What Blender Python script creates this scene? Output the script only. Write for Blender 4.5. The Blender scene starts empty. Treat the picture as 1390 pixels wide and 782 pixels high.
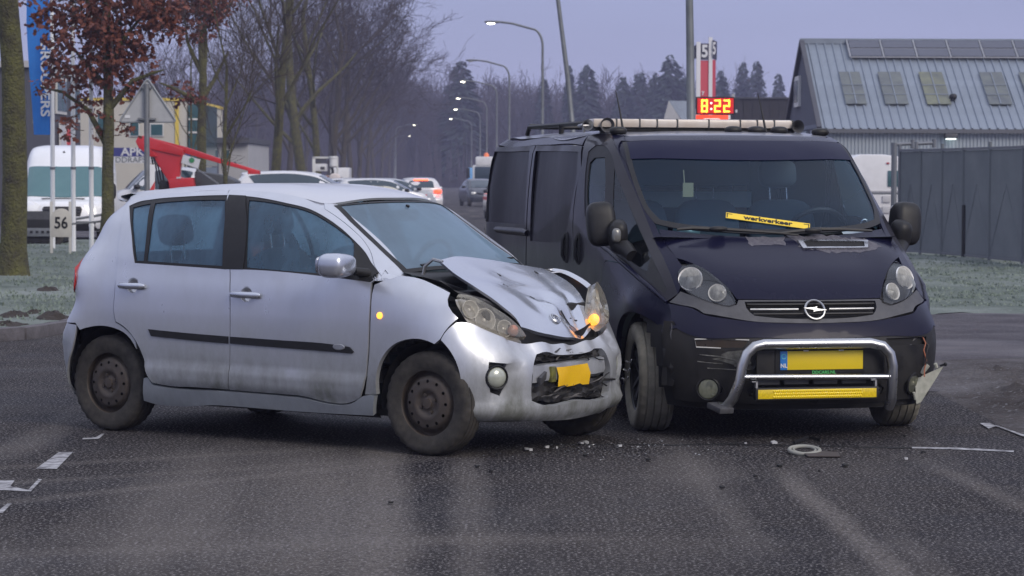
import bpy, bmesh, math, random
import numpy as np
from math import sin, cos, pi, radians, atan2, sqrt, hypot
from mathutils import Vector, Matrix, Euler
from mathutils.bvhtree import BVHTree
from mathutils.geometry import delaunay_2d_cdt

random.seed(7)
SC = bpy.context.scene
COL = SC.collection

# ---------------------------------------------------------------- camera
F_PX, HOR, CAM_H, ROLL = 3552.0, 241.0, 1.55, 0.003      # focal length in photo pixels, horizon row, eye height, roll
cam_d = bpy.data.cameras.new('camera')
cam = bpy.data.objects.new('camera', cam_d)
COL.objects.link(cam)
cam_d.sensor_width = 36.0
cam_d.lens = F_PX / 1390.0 * 36.0
cam_d.clip_start = 0.5
cam_d.clip_end = 4000.0
PITCH = math.atan((HOR - 391.0) / F_PX)
cam.matrix_world = (Matrix.Translation((0, 0, CAM_H)) @ Matrix.Rotation(pi / 2 + PITCH, 4, 'X')
                    @ Matrix.Rotation(ROLL, 4, 'Z'))
SC.camera = cam
cam_d.dof.use_dof = True
cam_d.dof.focus_distance = 16.0
cam_d.dof.aperture_fstop = 8.0

# ---------------------------------------------------------------- sky and sun: an overcast winter dawn
W = bpy.data.worlds.new('World')
SC.world = W
W.use_nodes = True
nt = W.node_tree
for n in list(nt.nodes):
    nt.nodes.remove(n)
SUN_EL, SUN_AZ = radians(32), radians(142)
out = nt.nodes.new('ShaderNodeOutputWorld')
sky = nt.nodes.new('ShaderNodeTexSky')
sky.sky_type = 'NISHITA'
sky.sun_disc = False
sky.sun_elevation = SUN_EL
sky.sun_rotation = SUN_AZ
sky.air_density = 1.0
sky.dust_density = 2.0
bg_s = nt.nodes.new('ShaderNodeBackground')
bg_s.inputs['Strength'].default_value = 0.05
nt.links.new(sky.outputs[0], bg_s.inputs['Color'])
# the cloud deck under that sky: lavender grey, brightened overhead to lift roofs and road
geo = nt.nodes.new('ShaderNodeTexCoord')
sep = nt.nodes.new('ShaderNodeSeparateXYZ')
nt.links.new(geo.outputs['Generated'], sep.inputs[0])
rmp = nt.nodes.new('ShaderNodeValToRGB')
nt.links.new(sep.outputs['Z'], rmp.inputs['Fac'])
e = rmp.color_ramp.elements
e[0].position = 0.0; e[0].color = (0.335, 0.345, 0.510, 1)
e[1].position = 0.75; e[1].color = (0.72, 0.76, 0.92, 1)
e2 = rmp.color_ramp.elements.new(0.07); e2.color = (0.285, 0.315, 0.495, 1)
nz = nt.nodes.new('ShaderNodeTexNoise')
nz.inputs['Scale'].default_value = 3.0
nz.inputs['Detail'].default_value = 4.0
mp = nt.nodes.new('ShaderNodeMapping')
mp.inputs['Scale'].default_value = (1, 1, 5)
nt.links.new(geo.outputs['Generated'], mp.inputs[0])
nt.links.new(mp.outputs[0], nz.inputs['Vector'])
mr = nt.nodes.new('ShaderNodeMapRange')
mr.inputs['From Min'].default_value = 0.3; mr.inputs['From Max'].default_value = 0.7
mr.inputs['To Min'].default_value = 0.93; mr.inputs['To Max'].default_value = 1.07
nt.links.new(nz.outputs['Fac'], mr.inputs['Value'])
bg_c = nt.nodes.new('ShaderNodeBackground')
nt.links.new(rmp.outputs['Color'], bg_c.inputs['Color'])
nt.links.new(mr.outputs[0], bg_c.inputs['Strength'])
mixs = nt.nodes.new('ShaderNodeMixShader')
mixs.inputs['Fac'].default_value = 0.92
nt.links.new(bg_s.outputs[0], mixs.inputs[1])
nt.links.new(bg_c.outputs[0], mixs.inputs[2])
nt.links.new(mixs.outputs[0], out.inputs['Surface'])
sun_d = bpy.data.lights.new('sun', 'SUN')
sun = bpy.data.objects.new('sun', sun_d)
COL.objects.link(sun)
sun_d.energy = 1.5
sun_d.angle = radians(30)
sun_d.color = (1.0, 0.91, 0.80)
sun.rotation_euler = Euler((pi / 2 - SUN_EL, 0, pi - SUN_AZ), 'XYZ')   # same direction as the sky's sun
SC.view_settings.view_transform = 'Standard'
SC.view_settings.look = 'None'
SC.view_settings.exposure = 0.35
SC.view_settings.gamma = 1.0
SC.view_settings.use_curve_mapping = False
SC.cycles.use_denoising = True
SC.cycles.max_bounces = 6
SC.cycles.transparent_max_bounces = 12
SC.cycles.caustics_reflective = False
SC.cycles.caustics_refractive = False

# ---------------------------------------------------------------- mesh kit
def V3(p): return Vector(p)

def link(name, me, parent=None, mat=None):
    o = bpy.data.objects.new(name, me)
    COL.objects.link(o)
    if parent is not None: o.parent = parent
    if mat is not None:
        for m in (mat if isinstance(mat, (list, tuple)) else [mat]): me.materials.append(m)
    return o

def tag(o, label=None, cat=None, group=None, kind=None):
    if label: o['label'] = label
    if cat: o['category'] = cat
    if group: o['group'] = group
    if kind: o['kind'] = kind
    return o

def thing(name, label, cat, loc=(0, 0, 0), rz=0, group=None):
    o = bpy.data.objects.new(name, None)
    COL.objects.link(o)
    o.location = loc
    o.rotation_euler = (0, 0, rz)
    o.empty_display_size = 0.2
    return tag(o, label, cat, group)

def kids(o): return [c for c in COL.objects if c.parent == o]

def copy_tree(o, parent=None):
    c = o.copy()
    COL.objects.link(c)
    if parent is not None: c.parent = parent
    for k in list(o.children): copy_tree(k, c)
    return c

class MB:
    """collects simple shapes into ONE mesh object"""
    def __init__(s): s.v = []; s.f = []; s.mi = []; s.cur = 0
    def add(s, vs, fs):
        b = len(s.v); s.v += [tuple(v) for v in vs]
        for f in fs: s.f.append(tuple(b + i for i in f)); s.mi.append(s.cur)
        return s
    def box(s, c, d, R=None):
        hx, hy, hz = d[0] / 2, d[1] / 2, d[2] / 2
        P = [Vector((x, y, z)) for x in (-hx, hx) for y in (-hy, hy) for z in (-hz, hz)]
        if R is not None: P = [R @ p for p in P]
        c = Vector(c)
        return s.add([p + c for p in P], [(0, 1, 3, 2), (4, 6, 7, 5), (0, 4, 5, 1), (2, 3, 7, 6), (0, 2, 6, 4), (1, 5, 7, 3)])
    def tube(s, pts, r, n=8, cap=True):
        P = [Vector(p) for p in pts]
        if not isinstance(r, (list, tuple)): r = [r] * len(P)
        T = []
        for i in range(len(P)):
            t = P[min(i + 1, len(P) - 1)] - P[max(i - 1, 0)]
            T.append(t.normalized() if t.length > 1e-9 else Vector((0, 0, 1)))
        u = T[0].orthogonal().normalized()
        vs = []
        for i, p in enumerate(P):
            u = (u - T[i] * u.dot(T[i]))
            u = u.normalized() if u.length > 1e-6 else T[i].orthogonal().normalized()
            w = T[i].cross(u)
            for k in range(n):
                a = 2 * pi * k / n
                vs.append(p + (u * cos(a) + w * sin(a)) * r[i])
        fs = []
        for i in range(len(P) - 1):
            for k in range(n):
                a, b = i * n + k, i * n + (k + 1) % n
                fs.append((a, b, b + n, a + n))
        if cap:
            fs.append(tuple(range(n))[::-1]); m = (len(P) - 1) * n
            fs.append(tuple(range(m, m + n)))
        return s.add(vs, fs)
    def lathe(s, prof, c=(0, 0, 0), axis=(0, 0, 1), n=24, close=False):
        ax = Vector(axis).normalized(); u = ax.orthogonal().normalized(); w = ax.cross(u); c = Vector(c)
        vs = []; m = len(prof)
        for k in range(n):
            a = 2 * pi * k / n; d = u * cos(a) + w * sin(a)
            for r, h in prof: vs.append(c + d * r + ax * h)
        fs = []
        for k in range(n):
            k2 = (k + 1) % n
            for i in range(m if close else m - 1):
                i2 = (i + 1) % m
                fs.append((k * m + i, k2 * m + i, k2 * m + i2, k * m + i2))
        return s.add(vs, fs)
    def disc(s, c, axis, r, n=20, r2=None):
        ax = Vector(axis).normalized(); u = ax.orthogonal().normalized(); w = ax.cross(u); c = Vector(c); r2 = r2 or r
        return s.add([c + u * cos(2 * pi * k / n) * r + w * sin(2 * pi * k / n) * r2 for k in range(n)], [tuple(range(n))])
    def prism(s, loop, ext):
        n = len(loop); L = [Vector(p) for p in loop]; e_ = Vector(ext)
        fs = [tuple(range(n))[::-1], tuple(range(n, 2 * n))] + [(i, (i + 1) % n, n + (i + 1) % n, n + i) for i in range(n)]
        return s.add(L + [p + e_ for p in L], fs)
    def grid(s, G):
        m = len(G[0]); vs = [p for row in G for p in row]
        return s.add(vs, [(i * m + j, i * m + j + 1, (i + 1) * m + j + 1, (i + 1) * m + j) for i in range(len(G) - 1) for j in range(m - 1)])
    def ball(s, c, r, n=10, m=6):
        rx, ry, rz = r if isinstance(r, (list, tuple)) else (r, r, r)
        vs = []; fs = []
        for i in range(m + 1):
            t = pi * i / m
            for k in range(n):
                a = 2 * pi * k / n
                vs.append((c[0] + rx * sin(t) * cos(a), c[1] + ry * sin(t) * sin(a), c[2] + rz * cos(t)))
        for i in range(m):
            for k in range(n):
                fs.append((i * n + k, (i + 1) * n + k, (i + 1) * n + (k + 1) % n, i * n + (k + 1) % n))
        return s.add(vs, fs)
    def build(s, name, mat, parent=None, smooth=38, bevel=0, seg=2):
        me = bpy.data.meshes.new(name)
        me.from_pydata(s.v, [], s.f)
        if any(s.mi):
            me.polygons.foreach_set('material_index', s.mi)
        finish(me, smooth, bevel, seg)
        return link(name, me, parent, mat)

def finish(me, smooth=38, bevel=0, seg=2, merge=True):
    bm = bmesh.new(); bm.from_mesh(me)
    if merge: bmesh.ops.remove_doubles(bm, verts=bm.verts, dist=1e-5)
    bmesh.ops.recalc_face_normals(bm, faces=bm.faces)
    if bevel:
        es = [e_ for e_ in bm.edges if len(e_.link_faces) == 2 and e_.calc_face_angle(0) > radians(30)]
        bmesh.ops.bevel(bm, geom=es, offset=bevel, segments=seg, profile=0.6, affect='EDGES', clamp_overlap=True)
    bm.to_mesh(me); bm.free()
    if smooth:
        me.shade_smooth()
        me.set_sharp_from_angle(angle=radians(smooth))

# ---- curved sheets
def hermite(P, closed, sub):
    """P (n, m, 3): chord-length cubic through the n points along axis 0"""
    P = np.asarray(P, float); n = len(P)
    if closed: Q = np.concatenate([P[-1:], P, P[:2]])
    else: Q = np.concatenate([2 * P[:1] - P[1:2], P, 2 * P[-1:] - P[-2:-1]])
    h = np.linalg.norm(Q[1:] - Q[:-1], axis=-1, keepdims=True) + 1e-6
    d = (Q[1:] - Q[:-1]) / h
    m = (d[:-1] * h[1:] + d[1:] * h[:-1]) / (h[1:] + h[:-1])
    k = n if closed else n - 1
    A = Q[1:1 + k]; B = Q[2:2 + k]; mA = m[:k]; mB = m[1:1 + k] if len(m) > k else m[1:]
    hh = h[1:1 + k]
    out_ = []
    for i in range(sub):
        t = i / sub
        out_.append((2 * t ** 3 - 3 * t * t + 1) * A + (t ** 3 - 2 * t * t + t) * hh * mA + (-2 * t ** 3 + 3 * t * t) * B + (t ** 3 - t * t) * hh * mB)
    R = np.stack(out_, 1).reshape((-1,) + P.shape[1:])
    return R if closed else np.concatenate([R, P[-1:]])

def loft(rings, nu=8, nv=8):
    """rings: half outlines from rear centre round the side to front centre (y >= 0); returns grid (v, u, 3)"""
    full = []
    for r in rings:
        r = [tuple(p) for p in r]
        full.append(r + [(x, -y, z) for x, y, z in r[-2:0:-1]])
    P = np.array(full, float)
    P = hermite(P, False, nv)
    P = np.swapaxes(hermite(np.swapaxes(P, 0, 1), True, nu), 0, 1)
    return P

def sheet(ctrl, nu=8, nv=8):
    """open control grid -> dense grid"""
    P = hermite(np.array(ctrl, float), False, nv)
    return np.swapaxes(hermite(np.swapaxes(P, 0, 1), False, nu), 0, 1)

def grid_bvh(grids, closed=True):
    vs = []; fs = []
    for G, cl in grids:
        b = len(vs); n, m = G.shape[:2]
        vs += [tuple(p) for p in G.reshape(-1, 3)]
        for i in range(n - 1):
            for j in range(m if cl else m - 1):
                j2 = (j + 1) % m
                fs.append((b + i * m + j, b + i * m + j2, b + (i + 1) * m + j2)); fs.append((b + i * m + j, b + (i + 1) * m + j2, b + (i + 1) * m + j))
    return BVHTree.FromPolygons(vs, fs), (vs, fs)

def inside(p, poly):
    x, y = p; c = False; n = len(poly); j = n - 1
    for i in range(n):
        xi, yi = poly[i]; xj, yj = poly[j]
        if (yi > y) != (yj > y) and x < (xj - xi) * (y - yi) / (yj - yi) + xi: c = not c
        j = i
    return c

def dens2(poly, sp, corner=32, closed=True):
    """smooth a 2-D outline through its points (corners sharper than `corner` degrees stay) and step it by sp"""
    P = [Vector(p) for p in poly]; n = len(P); o = []
    def tang(i):
        if not closed and i in (0, n - 1): return None
        a = P[i] - P[i - 1]; b = P[(i + 1) % n] - P[i]
        if a.length < 1e-9 or b.length < 1e-9: return None
        if a.angle(b, 0) > radians(corner): return None
        return (a / a.length * b.length + b / b.length * a.length) / (a.length + b.length)
    for i in range(n if closed else n - 1):
        A, B = P[i], P[(i + 1) % n]; h = (B - A).length
        if h < 1e-9: continue
        ta, tb = tang(i), tang((i + 1) % n); d = (B - A) / h
        ta = ta if ta is not None else (d if tb is None else (d * 2 - tb).normalized())
        tb = tb if tb is not None else (d * 2 - ta).normalized()
        k = max(1, int(round(h / sp)))
        for q in range(k):
            t = q / k
            o.append(A * (2 * t ** 3 - 3 * t * t + 1) + ta * h * (t ** 3 - 2 * t * t + t) + B * (3 * t * t - 2 * t ** 3) + tb * h * (t ** 3 - t * t))
    if not closed: o.append(P[-1])
    return o

def cdt(outer, holes=(), sp=0.05, jitter=0.12):
    """triangulated 2-D region with regularly spread inner points"""
    loops = [outer] + list(holes)
    pts = []; edges = []
    for L in loops:
        b = len(pts); pts += [Vector((p[0], p[1])) for p in L]
        edges += [(b + i, b + (i + 1) % len(L)) for i in range(len(L))]
    xs = [p[0] for p in outer]; ys = [p[1] for p in outer]
    nb = np.array([(p[0], p[1]) for p in pts])
    y = min(ys) + sp * 0.5; row = 0
    while y < max(ys):
        x = min(xs) + sp * (0.5 if row % 2 else 0.0)
        while x < max(xs):
            q = (x, y)
            if ((nb - q) ** 2).sum(1).min() > (0.55 * sp) ** 2 and inside(q, outer) and not any(inside(q, h) for h in holes):
                pts.append(Vector(q))
            x += sp
        y += sp * 0.87; row += 1
    v, _, f, *_ = delaunay_2d_cdt(pts, edges, [], 0, 1e-6)
    keep = []
    for t in f:
        c = (sum(v[i].x for i in t) / len(t), sum(v[i].y for i in t) / len(t))
        if inside(c, outer) and not any(inside(c, h) for h in holes): keep.append(tuple(t))
    return v, keep

def axes(d):
    d = Vector(d).normalized()
    e1 = d.cross(Vector((0, 0, 1)))
    e1 = e1.normalized() if e1.length > 1e-3 else Vector((0, 1, 0))
    return d, e1, d.cross(e1)

def panel(name, poly, d, bvh, mat, parent, sp=0.045, rim=0.014, holes=(), off=0.0, mirror=False, warp=None, corner=32, only=None, smooth=50, bsp=None, relax=0):
    """a skin cut out of a car's body surface: outline `poly` (3-D points near the surface), looked at along d"""
    cyl = None
    if isinstance(d[0], str):                      # ('cyl', x0, y0, radius): outline unrolled round a vertical axis
        _, cx, cy, R = d; cyl = True
        ths = [atan2(p[1] - cy, p[0] - cx) for p in poly]
        a0 = atan2(sum(sin(a) for a in ths), sum(cos(a) for a in ths)); d = Vector((-cos(a0), -sin(a0), 0))
        to2 = lambda p: Vector((((atan2(p[1] - cy, p[0] - cx) - a0 + pi) % (2 * pi) - pi) * R, p[2]))
    else:
        d, e1, e2 = axes(d)
        to2 = lambda p: Vector((Vector(p).dot(e1), Vector(p).dot(e2)))
    O = dens2([to2(p) for p in poly], bsp or sp * 0.8, corner)
    Hs = [dens2([to2(p) for p in h], bsp or sp * 0.8, corner) for h in holes]
    v, f = cdt(O, Hs, sp)
    ref = sum((Vector(p).dot(d) for p in poly)) / len(poly)
    P = []; N = []
    for q in v:
        hit = None
        if cyl:
            a = q.x / R + a0; dq = Vector((-cos(a), -sin(a), 0)); o = Vector((cx, cy, q.y)) - dq * 3.0
            hit, nr, *_ = bvh.ray_cast(o, dq, 3.0)
            if hit is None:
                hit, nr, *_ = bvh.find_nearest(Vector((cx, cy, q.y)) - dq * R)
            if nr.dot(dq) > 0: nr = -nr
            if warp: hit = warp(hit, nr)
            P.append(hit + nr * off); N.append(nr)
            continue
        o = e1 * q.x + e2 * q.y
        if bvh is not None:
            hit, nr, *_ = bvh.ray_cast(o + d * (ref - 1.2), d, 3.0)
            if hit is None or abs(hit.dot(d) - ref) > 0.9: hit, nr, *_ = bvh.find_nearest(o + d * ref)
            if nr.dot(d) > 0: nr = -nr
        else: hit, nr = o + d * ref, -d
        if warp: hit = warp(hit, nr)
        P.append(hit + nr * off); N.append(nr)
    if relax:                                       # smooth the seam between two body surfaces at belt height
        nb = [set() for _ in P]
        for t in f:
            for i in range(len(t)): nb[t[i]].add(t[i - 1]); nb[t[i - 1]].add(t[i])
        for _ in range(relax):
            P2 = list(P)
            for i, p in enumerate(P):
                w = math.exp(-((p.z - 1.0) / .11) ** 2)
                if w > .02 and nb[i]: P2[i] = p + d * (w * .7 * (sum(P[j].dot(d) for j in nb[i]) / len(nb[i]) - p.dot(d)))
            P = P2
    objs = []
    for side in ((1, -1) if mirror else (1,)):
        bm = bmesh.new()
        S = lambda p: (p[0], p[1] * side, p[2])
        bv = [bm.verts.new(S(p)) for p in P]
        for t in f:
            try: bm.faces.new([bv[i] for i in t])
            except ValueError: pass
        for x in [w for w in bm.verts if not w.link_faces]: bm.verts.remove(x)
        bm.normal_update()
        for fc in bm.faces:
            c = Vector(S(-d)) if not cyl else fc.calc_center_median() - Vector((cx, cy * side, fc.calc_center_median().z))
            if fc.normal.dot(c) < 0: fc.normal_flip()
        if rim:
            idx = {bv[i]: i for i in range(len(bv)) if bv[i].is_valid}
            be = [e_ for e_ in bm.edges if len(e_.link_faces) == 1]
            low = {}
            for e_ in be:
                for w in e_.verts:
                    if w not in low:
                        i = idx[w]; low[w] = bm.verts.new(S(P[i] - N[i] * rim))
            for e_ in be:
                fc = e_.link_faces[0]; a, b = e_.verts
                for lp in fc.loops:
                    if lp.edge == e_: a, b = lp.vert, lp.link_loop_next.vert
                try: bm.faces.new((b, a, low[a], low[b]))
                except ValueError: pass
        me = bpy.data.meshes.new(name); bm.to_mesh(me); bm.free()
        me.shade_smooth(); me.set_sharp_from_angle(angle=radians(smooth))
        objs.append(link(name, me, parent, mat))
    return objs if mirror else objs[0]

def mir(pts): return [(x, -y, z) for x, y, z in pts]
def sym(half): return list(half) + mir(half)[::-1]          # right half (y < 0) listed from centre top to centre bottom or the like; no point on y = 0 twice
def symc(half):                                              # half outline whose first and last points lie on y = 0
    return list(half) + mir(half[1:-1])[::-1]

def superball(c, r, e=(0.5, 0.5), n=20, m=12):
    """rounded box: superellipsoid grid"""
    f = lambda a, p: (abs(a) ** p) * (1 if a >= 0 else -1)
    vs = []; fs = []
    for i in range(m + 1):
        t = -pi / 2 + pi * i / m
        for k in range(n):
            a = 2 * pi * k / n
            vs.append((c[0] + r[0] * f(cos(t), e[0]) * f(cos(a), e[1]), c[1] + r[1] * f(cos(t), e[0]) * f(sin(a), e[1]), c[2] + r[2] * f(sin(t), e[0])))
    for i in range(m):
        for k in range(n): fs.append((i * n + k, i * n + (k + 1) % n, (i + 1) * n + (k + 1) % n, (i + 1) * n + k))
    return vs, fs

def text_mesh(name, s, size, mat, parent, M, ext=0.002, align='CENTER', sx=1.0, bold=0.0, shear=0):
    cu = bpy.data.curves.new(name, 'FONT')
    cu.body = s; cu.size = size; cu.extrude = ext; cu.align_x = align; cu.align_y = 'CENTER'; cu.offset = bold; cu.resolution_u = 3; cu.shear = shear
    t = bpy.data.objects.new(name, cu); COL.objects.link(t)
    dg = bpy.context.evaluated_depsgraph_get()
    me = bpy.data.meshes.new_from_object(t.evaluated_get(dg))
    bpy.data.objects.remove(t); bpy.data.curves.remove(cu)
    me.transform(M @ Matrix.Diagonal((sx, 1, 1, 1)))
    me.materials.clear()
    return link(name, me, parent, mat)

# ---------------------------------------------------------------- material kit
MATS = {}
def pbr(name, col, rough=0.5, metal=0.0, coat=0.0, noise=None, bump=None, emit=None, estr=0.0, spec=0.5, rvar=0.0, alpha=None):
    """noise=(scale, second colour, sharpness 0..1 [, detail]) mottles the colour; bump=(scale, strength)"""
    if name in MATS: return MATS[name]
    m = bpy.data.materials.new(name); MATS[name] = m; m.use_nodes = True
    t = m.node_tree; b = t.nodes['Principled BSDF']
    b.inputs['Base Color'].default_value = (*col, 1); b.inputs['Roughness'].default_value = rough
    b.inputs['Metallic'].default_value = metal; b.inputs['Coat Weight'].default_value = coat
    b.inputs['Coat Roughness'].default_value = 0.08; b.inputs['Specular IOR Level'].default_value = spec
    if emit: b.inputs['Emission Color'].default_value = (*emit, 1); b.inputs['Emission Strength'].default_value = estr
    tc = t.nodes.new('ShaderNodeTexCoord')
    if noise:
        n = t.nodes.new('ShaderNodeTexNoise'); n.inputs['Scale'].default_value = noise[0]
        n.inputs['Detail'].default_value = noise[3] if len(noise) > 3 else 6
        n.inputs['Roughness'].default_value = 0.65
        t.links.new(tc.outputs['Object'], n.inputs['Vector'])
        r = t.nodes.new('ShaderNodeMapRange'); h = 0.28 * (1 - noise[2]) + 0.02
        r.inputs['From Min'].default_value = 0.5 - h; r.inputs['From Max'].default_value = 0.5 + h
        t.links.new(n.outputs['Fac'], r.inputs['Value'])
        mx = t.nodes.new('ShaderNodeMix'); mx.data_type = 'RGBA'
        mx.inputs['A'].default_value = (*col, 1); mx.inputs['B'].default_value = (*noise[1], 1)
        t.links.new(r.outputs[0], mx.inputs['Factor']); t.links.new(mx.outputs['Result'], b.inputs['Base Color'])
        if rvar:
            r2 = t.nodes.new('ShaderNodeMapRange'); r2.inputs['To Min'].default_value = rough; r2.inputs['To Max'].default_value = rough + rvar
            t.links.new(r.outputs[0], r2.inputs['Value']); t.links.new(r2.outputs[0], b.inputs['Roughness'])
    if bump:
        n2 = t.nodes.new('ShaderNodeTexNoise'); n2.inputs['Scale'].default_value = bump[0]; n2.inputs['Detail'].default_value = 5
        t.links.new(tc.outputs['Object'], n2.inputs['Vector'])
        bp = t.nodes.new('ShaderNodeBump'); bp.inputs['Strength'].default_value = bump[1]; bp.inputs['Distance'].default_value = bump[2] if len(bump) > 2 else 0.02
        t.links.new(n2.outputs['Fac'], bp.inputs['Height']); t.links.new(bp.outputs[0], b.inputs['Normal'])
    return m

def paint(name, col, metal=0.5, rough=0.35, coat=0.6, dirt=(0.16, 0.16, 0.145), z0=0.2, z1=0.75, amt=0.8, film=0.15, frost=0.0, scale=5.0, spec=0.5):
    """car paint; road film splashed up from below (local height z0..z1) and a thin uneven film all over; frost = rime on flat tops"""
    if name in MATS: return MATS[name]
    m = bpy.data.materials.new(name); MATS[name] = m; m.use_nodes = True
    t = m.node_tree; b = t.nodes['Principled BSDF']; L = t.links.new
    b.inputs['Metallic'].default_value = metal; b.inputs['Coat Weight'].default_value = coat; b.inputs['Coat Roughness'].default_value = 0.06; b.inputs['Specular IOR Level'].default_value = spec
    tc = t.nodes.new('ShaderNodeTexCoord'); sp = t.nodes.new('ShaderNodeSeparateXYZ'); L(tc.outputs['Object'], sp.inputs[0])
    n = t.nodes.new('ShaderNodeTexNoise'); n.inputs['Scale'].default_value = scale; n.inputs['Detail'].default_value = 8; n.inputs['Roughness'].default_value = 0.68
    mp_ = t.nodes.new('ShaderNodeMapping'); mp_.inputs['Scale'].default_value = (1, 1, 0.5); L(tc.outputs['Object'], mp_.inputs[0]); L(mp_.outputs[0], n.inputs['Vector'])
    h = t.nodes.new('ShaderNodeMapRange'); h.inputs['From Min'].default_value = z1; h.inputs['From Max'].default_value = z0; L(sp.outputs['Z'], h.inputs['Value'])
    nr = t.nodes.new('ShaderNodeMapRange'); nr.inputs['From Min'].default_value = 0.3; nr.inputs['From Max'].default_value = 0.7; L(n.outputs['Fac'], nr.inputs['Value'])
    k = t.nodes.new('ShaderNodeMath'); k.operation = 'MULTIPLY_ADD'; L(nr.outputs[0], k.inputs[0]); k.inputs[1].default_value = 0.7; k.inputs[2].default_value = 0.45
    k2 = t.nodes.new('ShaderNodeMath'); k2.operation = 'MULTIPLY'; L(h.outputs[0], k2.inputs[0]); L(k.outputs[0], k2.inputs[1])
    k3 = t.nodes.new('ShaderNodeMath'); k3.operation = 'MULTIPLY_ADD'; L(k2.outputs[0], k3.inputs[0]); k3.inputs[1].default_value = amt
    f2 = t.nodes.new('ShaderNodeMath'); f2.operation = 'MULTIPLY'; L(nr.outputs[0], f2.inputs[0]); f2.inputs[1].default_value = film; L(f2.outputs[0], k3.inputs[2]); k3.use_clamp = True
    mx = t.nodes.new('ShaderNodeMix'); mx.data_type = 'RGBA'; L(k3.outputs[0], mx.inputs['Factor']); mx.inputs['A'].default_value = (*col, 1); mx.inputs['B'].default_value = (*dirt, 1)
    rr = t.nodes.new('ShaderNodeMapRange'); rr.inputs['To Min'].default_value = rough; rr.inputs['To Max'].default_value = 0.85; L(k3.outputs[0], rr.inputs['Value'])
    cc = t.nodes.new('ShaderNodeMapRange'); cc.inputs['To Min'].default_value = coat; cc.inputs['To Max'].default_value = 0.0; L(k3.outputs[0], cc.inputs['Value']); L(cc.outputs[0], b.inputs['Coat Weight'])
    colo = mx.outputs['Result']; ro = rr.outputs[0]
    if frost:
        g = t.nodes.new('ShaderNodeNewGeometry'); s2 = t.nodes.new('ShaderNodeSeparateXYZ'); L(g.outputs['Normal'], s2.inputs[0])
        q = t.nodes.new('ShaderNodeMapRange'); q.inputs['From Min'].default_value = 0.80; q.inputs['From Max'].default_value = 0.97; L(s2.outputs['Z'], q.inputs['Value'])
        q2 = t.nodes.new('ShaderNodeMath'); q2.operation = 'MULTIPLY'; L(q.outputs[0], q2.inputs[0]); q2.inputs[1].default_value = frost
        m3 = t.nodes.new('ShaderNodeMix'); m3.data_type = 'RGBA'; L(q2.outputs[0], m3.inputs['Factor']); L(colo, m3.inputs['A']); m3.inputs['B'].default_value = (0.52, 0.54, 0.59, 1); colo = m3.outputs['Result']
        mm = t.nodes.new('ShaderNodeMapRange'); mm.inputs['To Min'].default_value = metal; mm.inputs['To Max'].default_value = 0.0; L(q2.outputs[0], mm.inputs['Value']); L(mm.outputs[0], b.inputs['Metallic'])
    else:
        mm = t.nodes.new('ShaderNodeMapRange'); mm.inputs['To Min'].default_value = metal; mm.inputs['To Max'].default_value = 0.0; L(k3.outputs[0], mm.inputs['Value']); L(mm.outputs[0], b.inputs['Metallic'])
    L(colo, b.inputs['Base Color']); L(ro, b.inputs['Roughness'])
    return m

def glass(name, tint=(0.6, 0.7, 0.72), film=(0.3, 0.4, 0.45), fog=0.15, fogvar=0.2, scale=4.0, rough=0.02, ior=1.52):
    """car glass: tinted see-through, mirror-like by angle, with a streaky film on it: condensation, on windscreens a painted sky reflection"""
    if name in MATS: return MATS[name]
    m = bpy.data.materials.new(name); MATS[name] = m; m.use_nodes = True
    t = m.node_tree; t.nodes.clear()
    o = t.nodes.new('ShaderNodeOutputMaterial')
    tr = t.nodes.new('ShaderNodeBsdfTransparent'); tr.inputs[0].default_value = (*tint, 1)
    gl = t.nodes.new('ShaderNodeBsdfGlossy'); gl.inputs['Roughness'].default_value = rough; gl.inputs[0].default_value = (0.9, 0.95, 1, 1)
    fr = t.nodes.new('ShaderNodeFresnel'); fr.inputs[0].default_value = ior
    mx = t.nodes.new('ShaderNodeMixShader')
    t.links.new(fr.outputs[0], mx.inputs[0]); t.links.new(tr.outputs[0], mx.inputs[1]); t.links.new(gl.outputs[0], mx.inputs[2])
    dd_ = t.nodes.new('ShaderNodeBsdfDiffuse'); dd_.inputs[0].default_value = (*film, 1); tl_ = t.nodes.new('ShaderNodeBsdfTranslucent'); tl_.inputs[0].default_value = (*[min(.95, c * 1.7) for c in film], 1)
    df = t.nodes.new('ShaderNodeMixShader'); df.inputs[0].default_value = .55; t.links.new(dd_.outputs[0], df.inputs[1]); t.links.new(tl_.outputs[0], df.inputs[2])
    tc = t.nodes.new('ShaderNodeTexCoord'); mp_ = t.nodes.new('ShaderNodeMapping'); mp_.inputs['Scale'].default_value = (1, 1, 0.45)
    n = t.nodes.new('ShaderNodeTexNoise'); n.inputs['Scale'].default_value = scale; n.inputs['Detail'].default_value = 7; n.inputs['Roughness'].default_value = 0.6
    t.links.new(tc.outputs['Object'], mp_.inputs[0]); t.links.new(mp_.outputs[0], n.inputs['Vector'])
    r = t.nodes.new('ShaderNodeMapRange'); r.inputs['From Min'].default_value = 0.3; r.inputs['From Max'].default_value = 0.7
    r.inputs['To Min'].default_value = fog; r.inputs['To Max'].default_value = fog + fogvar
    t.links.new(n.outputs['Fac'], r.inputs['Value'])
    m2 = t.nodes.new('ShaderNodeMixShader')
    t.links.new(r.outputs[0], m2.inputs[0]); t.links.new(mx.outputs[0], m2.inputs[1]); t.links.new(df.outputs[0], m2.inputs[2])
    t.links.new(m2.outputs[0], o.inputs[0])
    return m

# ---------------------------------------------------------------- body surfaces of the two crashed vehicles (local: x forward, y to its left, z up)
SIL_LOC, SIL_YAW = (-2.015, 16.55, 0), -0.612      # rear axle centre on the road
VAN_LOC, VAN_YAW = (1.628, 16.27, 0), -1.338       # front axle centre on the road

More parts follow.
